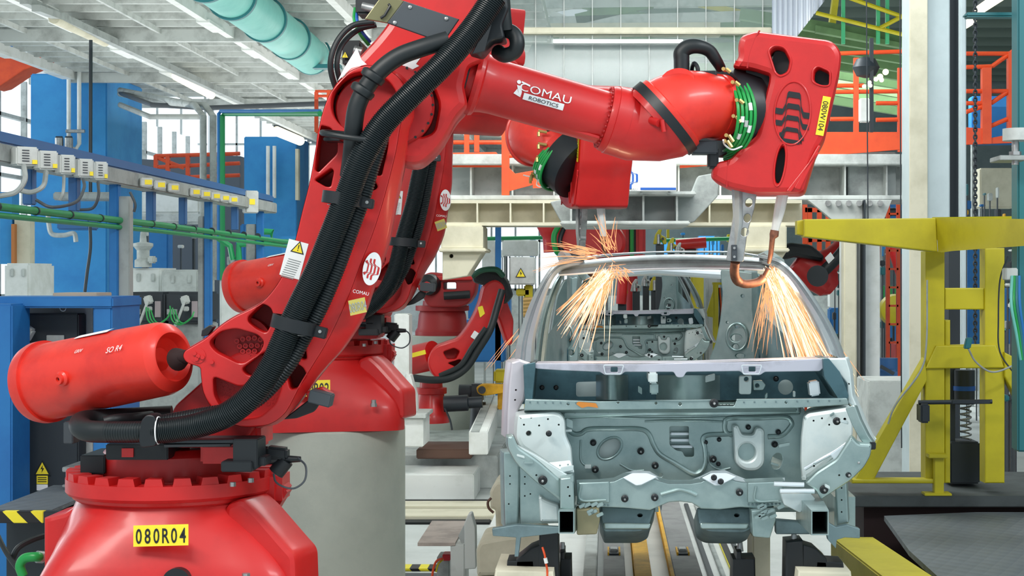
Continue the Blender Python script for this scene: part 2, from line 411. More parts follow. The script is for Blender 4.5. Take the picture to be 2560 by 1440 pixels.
# transverse floor tracks seen at the left of the car
def floor_track(y0, y1, z, m, x0=-3.2, x1=1.6, h=None, nm='floor_rail', label='', group=None, D=None, extra=None):
    D = D or (H-z)*F/(y1-VY); d2 = (H-z)*F/(y0-VY); mb = MB(); mb.wbox(x0, x1, D, max(d2, D+.05), 0, z, m, .01)
    if extra: extra(mb, D, z)
    o = mb.build(nm); return tag(o, label, 'rail', group)
# ================================================================ near welding robot
def warn_tri(mb, surf, a, b, s, ang=0, bolt=False):
    c, q = math.cos(R(ang)), math.sin(R(ang)); f = lambda x, y: (a+x*c-y*q, b+x*q+y*c)
    mb.poly(surf, [f(-s*.58, -s*.5), f(s*.58, -s*.5), f(0, s*.55)], BLK, -.003, True)
    mb.poly(surf, [f(-s*.44, -s*.42), f(s*.44, -s*.42), f(0, s*.40)], YLB, -.004, True)
    if bolt: mb.poly(surf, [f(s*.05, s*.22), f(-s*.12, -s*.08), f(0, -s*.06), f(-s*.04, -s*.34), f(s*.14, 0), f(s*.02, -.02*s)], BLK, -.005, True)
    else:
        mb.poly(surf, [f(-s*.04, s*.2), f(s*.04, s*.2), f(s*.025, -s*.16), f(-s*.025, -s*.16)], BLK, -.005, True)
        mb.poly(surf, [f(-s*.035, -s*.22), f(s*.035, -s*.22), f(s*.035, -s*.3), f(-s*.035, -s*.3)], BLK, -.005, True)
def wave_bars(mb, surf, a, b, r, m, ang=0, squash=1.0, n=5, d=-.005):
    """round emblem of stacked stepped bars"""
    c, q = math.cos(R(ang)), math.sin(R(ang)); f = lambda x, y: (a+(x*c-y*q)*squash, b+x*q+y*c)
    for i in range(n):
        y = r*(.78-i*.40); th = r*(.20-i*.018); dr = r*(.62 if i < 3 else .36); hw = .36*r
        def lim(yy): return math.sqrt(max(0.02, 1-min(.98, (yy/r)**2)))*r*.98
        yl = y-dr; xo = lim(yl-th*.5)
        if xo < hw*1.15:
            xo = hw
            up = [(-lim(max(-r*.97, y))*.9, y), (lim(max(-r*.97, y))*.9, y)]; lo = [(up[1][0]*.9, y-th), (up[0][0]*.9, y-th)]
            if y-th < -r*.99: continue
            mb.poly(surf, [f(*p) for p in up+lo], m, d, True); continue
        up = [(-xo, yl), (-(hw+.22*r), yl), (-(hw+.08*r), yl+dr*.3), (-hw, y-dr*.1), (-hw+.06*r, y), (hw-.06*r, y), (hw, y-dr*.1), (hw+.08*r, yl+dr*.3), (hw+.22*r, yl), (xo, yl)]
        lo = [(x, yy-th) for x, yy in up[::-1]]
        A = [f(*p) for p in up]; B = [f(*p) for p in lo[::-1]]
        mb.add([surf.to3(p[0], p[1], d) for p in A]+[surf.to3(p[0], p[1], d) for p in B], [(k, k+1, len(A)+k+1, len(A)+k) for k in range(len(A)-1)], m)

rob = empty('welding_robot', P(430, 1470, 7.5), 'nearest and largest red welding robot, base marked 080R04 in the lower left foreground', 'robot', 'red welding robots')
comp = {}
def part(mb, name, grp, parent=None, **k):
    o = mb.build(name, parent or rob, **k); comp[o.name] = grp; return o
BC = P(430, 1470, 7.5)                       # base centre
def bz(py, D=7.5): return P(0, py, D).z
# --- pedestal base with four feet
mb = MB(); n = 72; loops = []
lv = [(1500,.0,1.0),(1470,.0,1.0),(1425,.04,1.0),(1395,.10,.99),(1365,.22,.96),(1335,.36,.92),(1305,.52,.86),(1280,.68,.78),(1258,.86,.70),(1238,1.0,.60)]
for py, k, sc in lv:
    lp = []
    for i in range(n):
        t = 2*math.pi*i/n; tt = t-R(12)
        sq = 1/((abs(math.cos(tt))**8+abs(math.sin(tt))**8)**.125)       # rounded square
        foot = 1+.05*(1-k)*max(0, math.cos(4*(tt-R(45))))
        r = .53*sq*foot*(1-k)*(.86+.14*sc) + k*.405
        lp.append((BC.x+r*math.cos(t), BC.y+r*math.sin(t), bz(py)))
    loops.append(lp)
mb.rings(loops, RED)
mb.plate(Pl(160,1370,7.34), [(108,1296),(128,1291),(160,1283),(182,1268),(196,1245),(250,1245),(250,1500),(108,1500)], [], .34, RED, .02)
mb.plate(Pl(690,1400,7.14,-14), rc([(560,1262),(604,1246),(640,1278),(714,1364),(738,1390),(742,1500),(560,1500)],16), [], .24, RED, .025)
base = part(mb, 'base', 'base')
mb = MB()
ax = Vector((0,0,1)); Z0 = Vector((BC.x, BC.y, 0))
mb.lathe(Z0+ax*bz(1243), ax, [(0,.40),(.015,.425),(.03,.43)], RED, 72)
for i in range(24):                                                     # castellated ring
    a0 = 2*math.pi*(i+.05)/24; a1 = 2*math.pi*(i+.60)/24; z0 = bz(1188); z1 = bz(1168)
    V = []
    for a in (a0-.018, a0+.0, a1, a1+.018):
        zz = z1 if a in (a0+.0, a1) else z0
        V += [(BC.x+rr*math.cos(a), BC.y+rr*math.sin(a), z) for rr in (.37, .452) for z in (z0-.002, zz)]
    mb.add(V, [(0,4,6,2),(4,8,10,6),(1,5,7,3),(5,9,11,7),(9,13,15,11),(8,12,14,10),(4,5,9,8),(5,1,4,5)] if False else [(1,5,4),(5,9,8,4),(9,13,12,8),(3,7,6),(7,11,10,6),(11,15,14,10),(1,3,7,5),(5,7,11,9),(9,11,15,13)], RED)
mb.lathe(Z0+ax*bz(1225), ax, [(-.012,.40),(0,.445),(.012,.455),(bz(1186)-bz(1225),.455),(bz(1186)-bz(1225)+.001,.36)], RED, 84, cap=False)
ring = part(mb, 'toothed_ring', 'base')
for (x, y, D) in ((118,1432,7.12),(172,1434,7.08),(615,1424,6.98),(712,1362,7.3)):
    mb = MB(); p = P(x, y, D); mb.lathe(p-ax*.06, ax, [(0,.022),(.022,.022),(.022,.017),(.045,.017)], STL, 6); part(mb, 'foot_bolt', 'base')
for (x, y) in ((582,1216),(627,1206)):
    mb = MB(); p = P(x, y, 7.08); mb.lathe(p, ax, [(0,.013),(.018,.013)], STL, 6); part(mb, 'ring_bolt', 'base')
mb = MB(); mb.lathe(P(440,1456,6.975), (0,-1,0), [(-.1,.056),(.0,.058)], BLK, 32)
part(mb, 'cable_opening', 'base')
def num_label(pl, x0, y0, x1, y1, txt, parent_fn, sx=.62, ang=0, name='number_plate'):
    mb = MB(); a0, b0 = pl.ab(x0, y1); a1, b1 = pl.ab(x1, y0); w_, h_ = a1-a0, b1-b0; ca, cb = (a0+a1)/2, (b0+b1)/2
    mb.patch(pl, a0, b0, a1, b1, YLB, -.002, 1, 1, ang); c, q = math.cos(R(ang)), math.sin(R(ang))
    for i, ch in enumerate(txt):
        x = w_*((i+.5)/len(txt)-.5)*.96; mb.text(pl, ch, ca+x*c, cb+x*q, h_*.72, BLK, ang, sx=sx, bold=.012, d=-.004)
    return parent_fn(mb, name)
num_label(Pl(402,1338,6.975,0,-6,0), 333, 1312, 472, 1365, '080R04', lambda mb, n_: part(mb, n_, 'base0'), ang=1.5)
# --- gearbox on the base, right
mb = MB()
mb.obox(P(668,1215,7.55), Vector((.085,0,0)), Vector((0,.12,0)), Vector((0,0,.085)), RED, .03)
mb.lathe(P(655,1290,7.5), ax, [(0,.05),(.06,.07),(.14,.085)], RED, 24)
mb.obox(P(700,1238,7.55), Vector((.02,0,-.02)), Vector((0,.07,0)), Vector((.03,0,.05)), RED, .01)
part(mb, 'gearbox', 'base')
mb = MB()
mb.box(582,1098,644,1172,6.95,7.12,BLK,.004); mb.box(552,1154,630,1180,6.93,7.05,BLK,.004); mb.box(625,1143,664,1165,6.98,7.1,BLK,.004)
part(mb, 'stop_block', 'base')
mb = MB()
mb.cyl(P(640,1130,7.2), P(668,1132,7.2), .028, BLK, 16); mb.obox(P(695,1131,7.2), Vector((.045,0,-.005)), Vector((0,.04,0)), Vector((0,0,.025)), BLK, .01)
mb.cyl(P(668,1148,7.2), P(752,1148,7.2), .024, BLK, 18, .012); mb.cyl(P(715,1150,7.2), P(690,1182,7.2), .035, BLK, 16)
mb.tube(pp([(745,1145,7.18),(764,1165,7.15),(762,1200,7.12),(738,1220,7.1),(712,1218,7.1),(690,1205,7.12),(684,1185,7.15)]), .0045, DGR, 8)
part(mb, 'cable_connector', 'base')
# --- turning column
mb = MB()
mb.lathe(Z0+ax*bz(1186), ax, [(0,.30),(.10,.30),(.115,.29),(.13,.27)], RED, 56)
mb.plate(Pl(560,1080,7.25), rc([(430,1120),(430,1020),(520,940),(640,940),(640,1060),(600,1120)],20), [], .5, DRED, .01)
mb.box(590,1060,650,1125,7.3,7.6,RED,.02); mb.box(500,1112,612,1160,7.14,7.5,RED,.01)
part(mb, 'turret', 'turret')
mb = MB()
mb.box(264,1110,420,1150,7.12,7.5,BLK,.005); mb.box(200,1138,262,1185,7.3,7.6,BLK,.005)
mb.plate(Pl(500,1105,7.1,0,-70), [(410,1100),(590,1096),(575,1110),(410,1112)], [], .012, DGR)
mb.box(380,1100,590,1108,7.05,7.5,DGR,.003)
mb.box(158,1055,182,1110,7.3,7.4,DGR,.004)
part(mb, 'cable_tray', 'turret')
mb = MB(); mb.box(304,1121,333,1143,7.11,7.13,RED); part(mb, 'red_cover', 'turret')
# --- balancing cylinder
A = P(108,956,7.50); B = P(428,893,7.14); L = (B-A).length
mb = MB(); rA, rB = .176, .158
mb.lathe(A, B-A, [(-.035,.02),(-.035,.150),(-.028,.176),(0,.184),(.035,.184),(.036,.172),(.06,.170),(L*.5,.165),(L-.05,rB),(L-.015,.148),(L+.008,.12),(L+.012,.105),(L-.03,.09),(L-.06,.05),(L-.06,.0)], ORD, 64)
cylb = part(mb, 'balancing_cylinder', 'cyl')
sf = Cyl(A, B-A, .1655)
def cyl_ab(surf, px, py):                    # pixel -> (a, b) on the near side of a cylinder
    best = None
    for i in range(60):
        for j in range(-30, 31):
            q = surf.to3(L*1.3*i/60, surf.r*1.5*j/30); X = VX+q.x/q.y*F; Y = VY-(q.z-H)/q.y*F
            e = (X-px)**2+(Y-py)**2
            if best is None or e < best[0]: best = (e, L*1.3*i/60, surf.r*1.5*j/30)
    return best[1], best[2]
mb = MB(); a, b = cyl_ab(sf, 155, 945); p = sf.to3(a, b); q = sf.to3(a, b, -.03)
mb.lathe(p, q-p, [(-.01,.034),(.012,.033),(.02,.024),(.034,.023),(.034,.010),(.02,.008)], ORD, 28, cap=False); mb.lathe(p, q-p, [(.0,.010),(.022,.010)], BLK, 12)
part(mb, 'filler_cap', 'turret', cylb)
mb = MB()
for px, py, t, h in ((285,872,'SO R4',.026),(196,877,'GRIV',.016)):
    a, b = cyl_ab(sf, px, py); mb.text(sf, t, a, b, h, WLB, 0, .95, .0, -.0045, shear=.35)
part(mb, 'chalk_writing', 'turret', cylb)
mb = MB(); a, b = cyl_ab(sf, 235, 836); mb.patch(sf, a-.09, b-.03, a+.11, b+.03, WLB, -.005, 6, 8, 0); part(mb, 'paper_sticker', 'turret', cylb)
mb = MB(); mb.cyl(P(440,893,7.1), P(470,890,7.08), .028, PIT, 18); mb.lathe(P(452,895,7.1), Vector((.3,-.3,.1)), [(-.03,.05),(0,.04),(.02,.03)], PIT, 20); part(mb, 'piston_rod', 'cyl')
# --- main link
LP = Pl(780,620,7.08,5)
prs = [(925,163,930,160),(965,172,975,168),(1000,197,1012,192),(1018,235,1032,232),(1012,275,1034,285),(1000,320,1022,320),(992,370,1015,370),(978,430,1003,430),
 (955,514,985,514),(930,590,968,600),(902,660,950,655),(876,730,925,730),(850,790,900,800),(815,860,852,875),(775,925,812,920),(745,975,772,970),(715,1030,727,1030),(680,1058,688,1064),
 (640,1067,641,1070),(600,1066,599,1069),(562,1050,560,1053),(530,1020,527,1023),(508,980,505,982),(502,935,499,938),(498,918,496,920),(470,908,468,911),(458,893,455,893),(462,878,459,876),(480,866,478,863),(515,845,513,842),(550,815,548,812),(585,792,584,789),
 (620,775,619,772),(655,755,654,752),(685,722,683,720),(705,690,703,689),(720,655,718,655),(738,600,736,600),(755,530,753,530),(775,450,773,450),(789,370,787,370),(797,320,795,320),(808,275,806,273),(828,228,826,225),(865,186,863,182),(892,170,890,166)]
fr = cr([(a,b) for a,b,c,d in prs], 3); ou = cr([(c,d) for a,b,c,d in prs], 3)
HL = [rc([(802,312),(829,320),(845,359),(843,384),(796,431),(788,425),(796,342)],9), rc([(786,450),(829,420),(835,428),(827,467),(815,467)],7),
 rc([(950,318),(974,318),(970,370),(954,439),(941,439),(918,387),(927,356)],9), rc([(910,426),(924,426),(945,467),(938,475),(910,478),(903,473)],6),
 circ(912,258,84,79,40), rc([(620,792),(655,758),(677,768),(686,795),(666,834),(640,822),(620,805)],10), rc([(520,856),(550,828),(590,820),(645,836),(662,855),(650,882),(610,908),(595,908),(538,880)],14),
 rc([(605,922),(650,887),(676,872),(670,900),(640,942),(615,937)],8), rc([(532,940),(600,968),(640,955),(690,882),(706,920),(705,970),(688,1012),(650,1043),(600,1050),(560,1032),(535,990)],14),
 rc([(716,850),(740,845),(765,872),(767,897),(758,900),(715,880)],7), rc([(713,893),(758,918),(768,940),(745,970),(725,975),(712,920)],9)]
mb = MB()
mb.plate(LP, fr, HL, .17, RED, .006)
o3 = lambda pts, d: [LP.to3(*LP.ab(*q), d) for q in pts]
mb.rings([o3(fr, .001), o3([((a[0]*.12+b[0]*.88),(a[1]*.12+b[1]*.88)) for a,b in zip(fr, ou)], .05), o3(ou, .07), o3(ou, .30)], RED, cap=False)
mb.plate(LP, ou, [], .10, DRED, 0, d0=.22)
link = part(mb, 'link', 'link')
                                             # recessed discs and the rings of studs seen in the pockets
mb = MB(); c0 = LP.px(918,268,.10); mb.lathe(c0, -LP.n, [(0,.0),(0,.135),(.006,.14),(.10,.14)], RED, 48); part(mb, 'joint_cover', 'link')
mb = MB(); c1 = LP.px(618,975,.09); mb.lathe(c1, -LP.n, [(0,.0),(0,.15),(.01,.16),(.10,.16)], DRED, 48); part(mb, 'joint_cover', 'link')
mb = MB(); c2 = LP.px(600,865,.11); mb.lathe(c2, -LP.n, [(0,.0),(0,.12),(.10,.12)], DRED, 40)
part(mb, 'joint_cover', 'link')
for x, y in [(585,855),(600,850),(615,848),(630,847),(645,851),(592,868),(607,867),(622,866),(637,866),(652,868),(600,881),(615,881),(630,880),(622,893)]+[(548,958),(545,972),(556,968),(550,985),(562,980),(572,975),(556,998),(568,993),(580,988)]+[(694,975),(684,985),(697,990),(674,998),(688,1002),(664,1012),(678,1014),(697,962),(690,950),(700,948)]:
    mb = MB(); mb.lathe(LP.px(x,y,.10), LP.n, [(0,.0115),(.012,.0115),(.012,.0055),(.006,.0055)], DRED, 10); part(mb, 'stud', 'link')
mb = MB()
for x, y in ((487,883),(496,890),(507,893),(492,897),(530,905)): mb.lathe(LP.px(x,y), LP.n, [(0,.009),(.012,.009),(.012,.005)], RED, 10)
mb.cyl(LP.px(495,889,.0), LP.px(495,889,-.004), .032, RED, 24)
part(mb, 'pivot_bolts', 'link')
mb = MB()
mb.plate(LP, rc([(760,985),(800,972),(828,990),(826,1010),(790,1016),(765,1002)],4), [], .10, RED, .004, d0=.08)
mb.plate(LP, rc([(700,1055),(765,1005),(795,1010),(780,1035),(735,1052)],6), [], .08, BLK, .004, d0=.12)
part(mb, 'end_stop', 'link')
mb = MB(); mb.obox(LP.px(802,996,.03), Vector((.046,0,-.012)), Vector((0,.045,0)), Vector((.006,0,.027)), DGR, .004)
part(mb, 'rubber_buffer', 'link'); mb = MB()
mb.plate(LP, rc([(500,826),(520,813),(530,818),(515,840),(498,842)],3), [], .08, BLK, .003, d0=.05)
part(mb, 'rubber_buffer', 'link')
mb = MB(); pl = LP; a, b = LP.ab(735,648)
mb.patch(LP, a-.042, b-.078, a+.042, b+.078, WLB, -.0015, 1, 1, -15); warn_tri(mb, LP, a+.019, b+.050, .05, -15)
for k in range(9): mb.patch(LP, a-.028-.004*k+.004, b-.006-.009*k, a+.026-.004*k+.004, b-.003-.009*k, GRY, -.003, 1, 1, -15)
part(mb, 'warning_label', 'link')
SP_ = Pl(925,672,7.12,42,0,0)                # surface of the slanted flank
mb = MB(); a, b = SP_.ab(926,672)
t_ = lambda x, y: (a+x, b+y)
el = [t_(x, y) for x, y in circ(0,0,.045,.072,28,-16)]
mb.poly(SP_, el, WLB, -.012, True); wave_bars(mb, SP_, a, b-.002, .046, RED, -90-14, 1.0, 4, -.014)
mb.text(SP_, 'COMAU', *SP_.ab(898,731), .015, WLB, -10, 1.1, 0, -.013)
part(mb, 'maker_emblem', 'link')
mb = MB(); a, b = SP_.ab(890,766); mb.patch(SP_, a-.042, b-.032, a+.042, b+.032, mat('faded_yellow_label', (.62,.52,.12), .6), -.012, 1, 1, 10); mb.text(SP_, '080R04', a, b, .040, GRY, 10, .52, .005, -.014); part(mb, 'link_number_plate', 'link')
# --- hoses
mb = MB()
hp = pp([(1238,-10,6.95),(1180,75,6.93),(1115,152,6.90),(1030,235,6.88),(958,310,6.88),(905,395,6.88),(868,490,6.90),(832,580,6.91),(796,670,6.92),(752,760,6.92),(714,840,6.92),(680,915,6.92),(632,985,6.92),(570,1035,6.93),(495,1063,6.95),(430,1075,6.97),(385,1078,6.98)], 14)
mb.corr(hp, .0505, HOSE, .0085, .04, 28)
part(mb, 'ribbed_hose', 'hose')
mb = MB()
mb.corr(pp([(955,330,6.97),(926,420,6.98),(903,500,6.98),(872,585,6.98),(840,672,6.98),(800,765,6.98),(754,850,6.98),(716,915,6.98),(655,985,6.98),(585,1025,6.98),(500,1042,7.0),(400,1060,7.02)], 12), .036, HOSE, .0115, .05, 20)
part(mb, 'second_ribbed_hose', 'hose')
mb = MB()
mb.corr(pp([(385,1078,6.98),(330,1080,7.0),(270,1080,7.03)], 10), .044, HOSE, .0115, .03, 24)
mb.tube(pp([(275,1080,7.03),(225,1078,7.06),(202,1068,7.12),(205,1055,7.2),(240,1050,7.28),(330,1045,7.34),(430,1040,7.36)], 10), .046, RUB, 22)
mb.tube(pp([(260,1055,7.1),(290,1048,7.12),(330,1045,7.2),(380,1040,7.28)], 8), .022, RUB, 16)
part(mb, 'bent_hose', 'hose')
mb = MB()
mb.tube(pp([(1120,100,6.94),(1060,118,6.92),(1000,140,6.91),(955,172,6.90),(918,215,6.90),(893,265,6.90),(884,320,6.91),(880,380,6.94),(872,440,6.99)], 10), .0375, RUB, 22)
for x, y, ang in ((906,228,0),(932,192,0)):
    d = (P(x+18,y-27,6.9)-P(x,y,6.9)); mb.lathe(P(x,y,6.9)-d*.35, d, [(0,.038),(.006,.05),(.026,.053),(.034,.05),(.04,.038)], RUB, 24)
part(mb, 'smooth_hose', 'hose')
def clamp(x, y, ang, wd, ht, D, name='hose_clamp', tab=True):
    mb = MB(); c = P(x, y, D); q = Matrix.Rotation(R(ang), 3, 'Y'); U = q @ Vector((1,0,0)); W = q @ Vector((0,0,1))
    lp = [];
    for z in (-ht/2, ht/2):
        for rr in (1.0, .86):
            lp.append([c+U*(wd/2*rr*math.cos(t))*1.0+Vector((0,1,0))*(.075*rr*math.sin(t))+W*z for t in [2*math.pi*k/28 for k in range(28)]])
    mb.rings([lp[0], lp[2], lp[3], lp[1], lp[0]], BLK, cap=False)
    if tab:
        mb.obox(c+U*(wd/2+.018)+Vector((0,.02,0))-W*.004, U*.03, Vector((0,.02,0)), W*ht*.42, BLK, .004)
        mb.cyl(c+U*(wd/2+.022)+Vector((0,-.001,0)), c+U*(wd/2+.022)+Vector((0,-.006,0)), .007, STL, 10)
    for z in (-ht*.62,):
        mb.tube([c+U*(.054*math.cos(t))+Vector((0,1,0))*(.054*math.sin(t))+W*z for t in [2*math.pi*k/24 for k in range(25)]], .0022, STL, 6)
    part(mb, name, 'hose')
clamp(855,497,8,.165,.050,6.93); clamp(733,812,14,.185,.055,6.94)
mb = MB(); c = P(370,1076,6.97)
mb.plate(Pl(370,1076,6.93), rc([(352,1052),(366,1036),(386,1038),(392,1058),(390,1115),(352,1120),(346,1100)],8), [], .11, BLK, .006)
mb.tube([P(394,1076,6.97)+Vector((.003,math.cos(t)*.053,math.sin(t)*.056)) for t in [2*math.pi*k/28 for k in range(29)]], .003, WLB, 6)
part(mb, 'hose_clamp', 'hose')
mb = MB(); c = P(884,342,6.93)
mb.tube([c+Vector((.128*math.cos(t), .10*math.sin(t), .012*math.sin(t)-.018*math.cos(t))) for t in [2*math.pi*k/48 for k in range(49)]], .0125, RUB, 10)
mb.box(808,343,850,352,6.98,7.1,BLK,.003)
part(mb, 'hose_guide_ring', 'hose')
# --- upper arm
UP = Pl(1060,220,7.28,5)
mb = MB()
uo = [(985,-60,20),(1218,-60,20),(1204,20,14),(1194,70,10),(1216,112,12),(1208,150,10),(1172,165,10),(1160,215,8),(1170,262,12),(1140,292,20),(1122,328,20),(1095,372,30),(1050,412,25),(1005,408,30),(940,360,30),(870,300,30),(848,235,30),(862,178,20),(940,95,20),(975,50,20)]
mb.plate(UP, rc(uo, 16), [rc([(1035,205),(1080,212),(1098,260),(1085,330),(1045,345),(1020,300)],16)], .42, RED, .035)
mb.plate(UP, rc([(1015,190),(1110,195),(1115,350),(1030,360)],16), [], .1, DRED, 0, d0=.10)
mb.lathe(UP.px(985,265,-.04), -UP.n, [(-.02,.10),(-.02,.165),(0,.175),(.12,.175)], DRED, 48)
for k in range(12):
    t = R(-70+k*14); q = UP.px(985,265,-.06)+UP.u*.168*math.cos(t)+UP.v*.168*math.sin(t); mb.cyl(q, q+UP.n*.004, .006, BLK, 8)
part(mb, 'upper_arm', 'upper')
mb = MB(); mb.poly(Pl(880,165,7.235,5), [(845,205),(862,172),(893,122),(905,152),(918,163),(880,172)], WLB, -.03)
part(mb, 'white_sticker', 'upper'); mb = MB()
mb.poly(UP, [(1005,165),(1018,140),(1055,140),(1040,160),(1048,165),(1006,187)], WLB, -.002)
part(mb, 'white_sticker', 'upper')
GP = Pl(1030,50,6.98,5)
mb = MB(); mb.plate(GP, [(968,57),(1010,2),(1148,48),(1115,96),(1078,96)], [], .02, DGR, .003)
for x, y in ((987,57),(1025,18),(1116,47)): mb.lathe(GP.px(x,y), GP.n, [(-.02,.008),(.004,.008),(.006,.004)], STL, 12)
part(mb, 'guard_plate', 'upper')
mb = MB(); mb.plate(GP, [(912,47),(955,-12),(1010,2),(968,57)], [], .02, mat('olive_steel', (.20,.19,.10), .35, .6), .003); mb.tube([GP.px(972,12,-.01),GP.px(976,16,-.015),GP.px(962,40,-.015),GP.px(952,46,-.01)], .006, BLK, 8); part(mb, 'guard_handle', 'upper')
mb = MB()
mb.plate(Pl(1210,60,7.0), rc([(1195,5),(1262,-30),(1272,20),(1255,62),(1262,95),(1230,100),(1200,135),(1165,125),(1180,60)],8), [], .2, BLK, .01)
mb.plate(Pl(1210,60,6.96,25), [(1218,60),(1232,52),(1212,128),(1180,135)], [], .02, BLK, .002)
mb.tube(pp([(1255,70,7.1),(1285,85,7.08),(1293,110,7.07),(1285,130,7.08),(1262,138,7.1),(1245,130,7.15)], 8), .032, RUB, 16)
mb.tube(pp([(1255,0,7.05),(1258,40,7.05),(1262,75,7.06)], 6), .034, RUB, 16)
part(mb, 'hose_boot', 'upper')
mb = MB()
mb.tube(pp([(935,55,7.3),(880,65,7.28),(842,105,7.26),(826,160,7.25),(838,215,7.28),(860,245,7.35)], 8), .013, RUB, 10)
mb.tube(pp([(940,62,7.35),(895,75,7.33),(855,112,7.3),(842,160,7.28),(850,205,7.3)], 8), .012, RUB, 10)
mb.tube(pp([(895,20,7.4),(892,50,7.38),(905,80,7.36),(925,105,7.4)], 8), .008, BLW, 8); mb.tube(pp([(888,20,7.4),(886,50,7.38),(900,84,7.36),(922,112,7.4)], 8), .008, GHS, 8)
mb.box(888,-20,950,35,7.35,7.5,BLK,.01); mb.box(855,100,905,165,7.42,7.6,BLK,.012)
mb.cyl(P(905,15,7.3),P(935,22,7.3),.018,STL,12); mb.cyl(P(885,125,7.38),P(905,130,7.38),.02,STL,12)
warn_tri(mb, Pl(863,137,7.41), 0, 0, .03)
part(mb, 'connector_cables', 'upper')
# --- forearm tube
a0 = P(1163,196,7.50); a1 = P(1532,301,7.62); ax1 = (a1-a0).normalized(); LL = (a1-a0).length
mb = MB(); r = .124
mb.lathe(a0, ax1, [(-.05,.11),(0,.125),(.03,.125),(.031,.152),(.05,.156),(.066,.150),(.075,.134),(.10,.128),(.14,r),(LL-.02,.122),(LL-.005,.122)], RED, 64)
mb.plate(Pl(1420,330,7.52), rc([(1225,262),(1500,340),(1500,348),(1215,268)],3), [], .1, RED, .004)
fa = part(mb, 'forearm', 'fore')
mb = MB(); mb.lathe(a0, ax1, [(-.018,.118),(-.016,.136),(.002,.136),(.004,.118)], BLK, 56); part(mb, 'joint_seal', 'fore')
fs = Cyl(a0, ax1, r)
def fab(px, py):
    best = None
    for i in range(120):
        for j in range(-24, 25):
            q = fs.to3(LL*i/120, fs.r*1.5*j/24); e = (VX+q.x/q.y*F-px)**2+(VY-(q.z-H)/q.y*F-py)**2
            if best is None or e < best[0]: best = (e, LL*i/120, fs.r*1.5*j/24)
    return best[1], best[2]
mb = MB()
a, b = fab(1363,235); mb.text(fs, 'COMAU', a, b, .036, WLB, 0, 1.32, 0, -.003, sp=1.02)
a2, b2 = fab(1357,255); mb.patch(fs, a2-.093, b2-.0145, a2+.093, b2+.0145, WLB, -.0025, 8, 3)
mb.text(fs, 'ROBOTICS', a2, b2, .016, DGR, 0, 1.30, .008, -.0045)
a, b = fab(1299,204); mb.patch(fs, a-.007, b-.007, a+.007, b+.007, WLB, -.003, 2, 2, 45)
e = [fs.to3(a+.009*math.cos(t), b+.009*math.sin(t), -.003) for t in [k*math.pi/8 for k in range(16)]]; mb.add(e, [tuple(range(16))], WLB)
def q4(pts): mb.add([fs.to3(*fab(*p), -.0035) for p in pts], [tuple(range(len(pts)))], WLB)
q4([(1297,212),(1303,214),(1304,230),(1302,240),(1296,238)]); q4([(1293,224),(1299,240),(1283,234)]); q4([(1306,204),(1326,214),(1325,218),(1305,208)]); q4([(1294,212),(1304,214),(1302,242),(1298,240)])
part(mb, 'maker_lettering', 'fore', fa)
# --- wrist, first housing
w0 = P(1528,299,7.62); w1 = P(1590,312,7.63); j0 = P(1662,296,7.60); jn = (P(1700,262,7.60)-P(1660,296,7.60)).normalized()
def ell(c, ax, ru, rv, n=48, up=Vector((0,1,0))):
    ax = ax.normalized(); u = (up-ax*up.dot(ax)).normalized(); v = ax.cross(u)
    return [c+u*ru*math.cos(2*math.pi*k/n)+v*rv*math.sin(2*math.pi*k/n) for k in range(n)]
mb = MB()
mb.lathe(w0-ax1*.02, ax1, [(-.012,.12),(-.01,.145),(.0,.150),(.018,.152),(.02,.157),(.085,.157)], RED, 64)
for k in range(36):
    q = ell(w0-ax1*.034, ax1, .137, .137, 36)[k]; mb.cyl(q, q-ax1*.006, .006, DRED, 8)
wl = [ell(w0+ax1*.055, ax1, .156,.158), ell(w0+ax1*.10+Vector((0,0,-.005)), (ax1*1.0+jn*.1), .155,.156), ell(w0.lerp(j0,.75)+Vector((.01,0,-.03)), (ax1*.75+jn*.6), .155,.165), ell(j0-jn*.05, jn, .165, .185), ell(j0-jn*.02, jn, .170, .190)]
mb.rings(wl, RED)
mb.cyl(P(1628,300,7.46), P(1648,308,7.42), .018, RED, 14); mb.cyl(P(1655,300,7.42), P(1660,330,7.42), .010, RED, 10)
part(mb, 'wrist_housing', 'fore')
mb = MB(); mb.rings([ell(j0-jn*.022, jn, .172,.196), ell(j0-jn*.022, jn, .176,.200), ell(j0+jn*.022, jn, .176,.200), ell(j0+jn*.022, jn, .170,.194)], BLK); part(mb, 'joint_seal', 'fore')
# --- wrist, second housing
k0 = P(1792,268,7.72); kn = Vector((1,.60,-.02)).normalized()
mb = MB()
mb.rings([ell(j0+jn*.02, jn, .166,.190), ell(j0+jn*.045, jn, .166,.188), ell(j0+jn*.05, jn, .158,.178)], ORD)
up_ = Vector((0,1,0))
def blend(t):
    c = (j0+jn*.04)*(1-t)**2+(j0+jn*.13+Vector((.015,0,.0)))*2*t*(1-t)+k0*t*t; ax = jn*(1-t)+kn*t; return ell(c, ax, .158-.006*t, .178*(1-t)+.145*t)
mb.rings([blend(t/8) for t in range(9)], ORD)
mb.rings([ell(k0-kn*.01, kn, .150,.146), ell(k0-kn*.01, kn, .156,.152), ell(k0+kn*.03, kn, .156,.152)], ORD)
mb.lathe(P(1698,215,7.50)+Vector((0,.06,0)), Vector((-.1,-.75,.65)), [(0,.10),(.042,.080),(.050,.074),(.050,0)], ORD, 32)
part(mb, 'wrist_dome', 'hand')
TP = Pl(1708,216,7.45,5,-38)
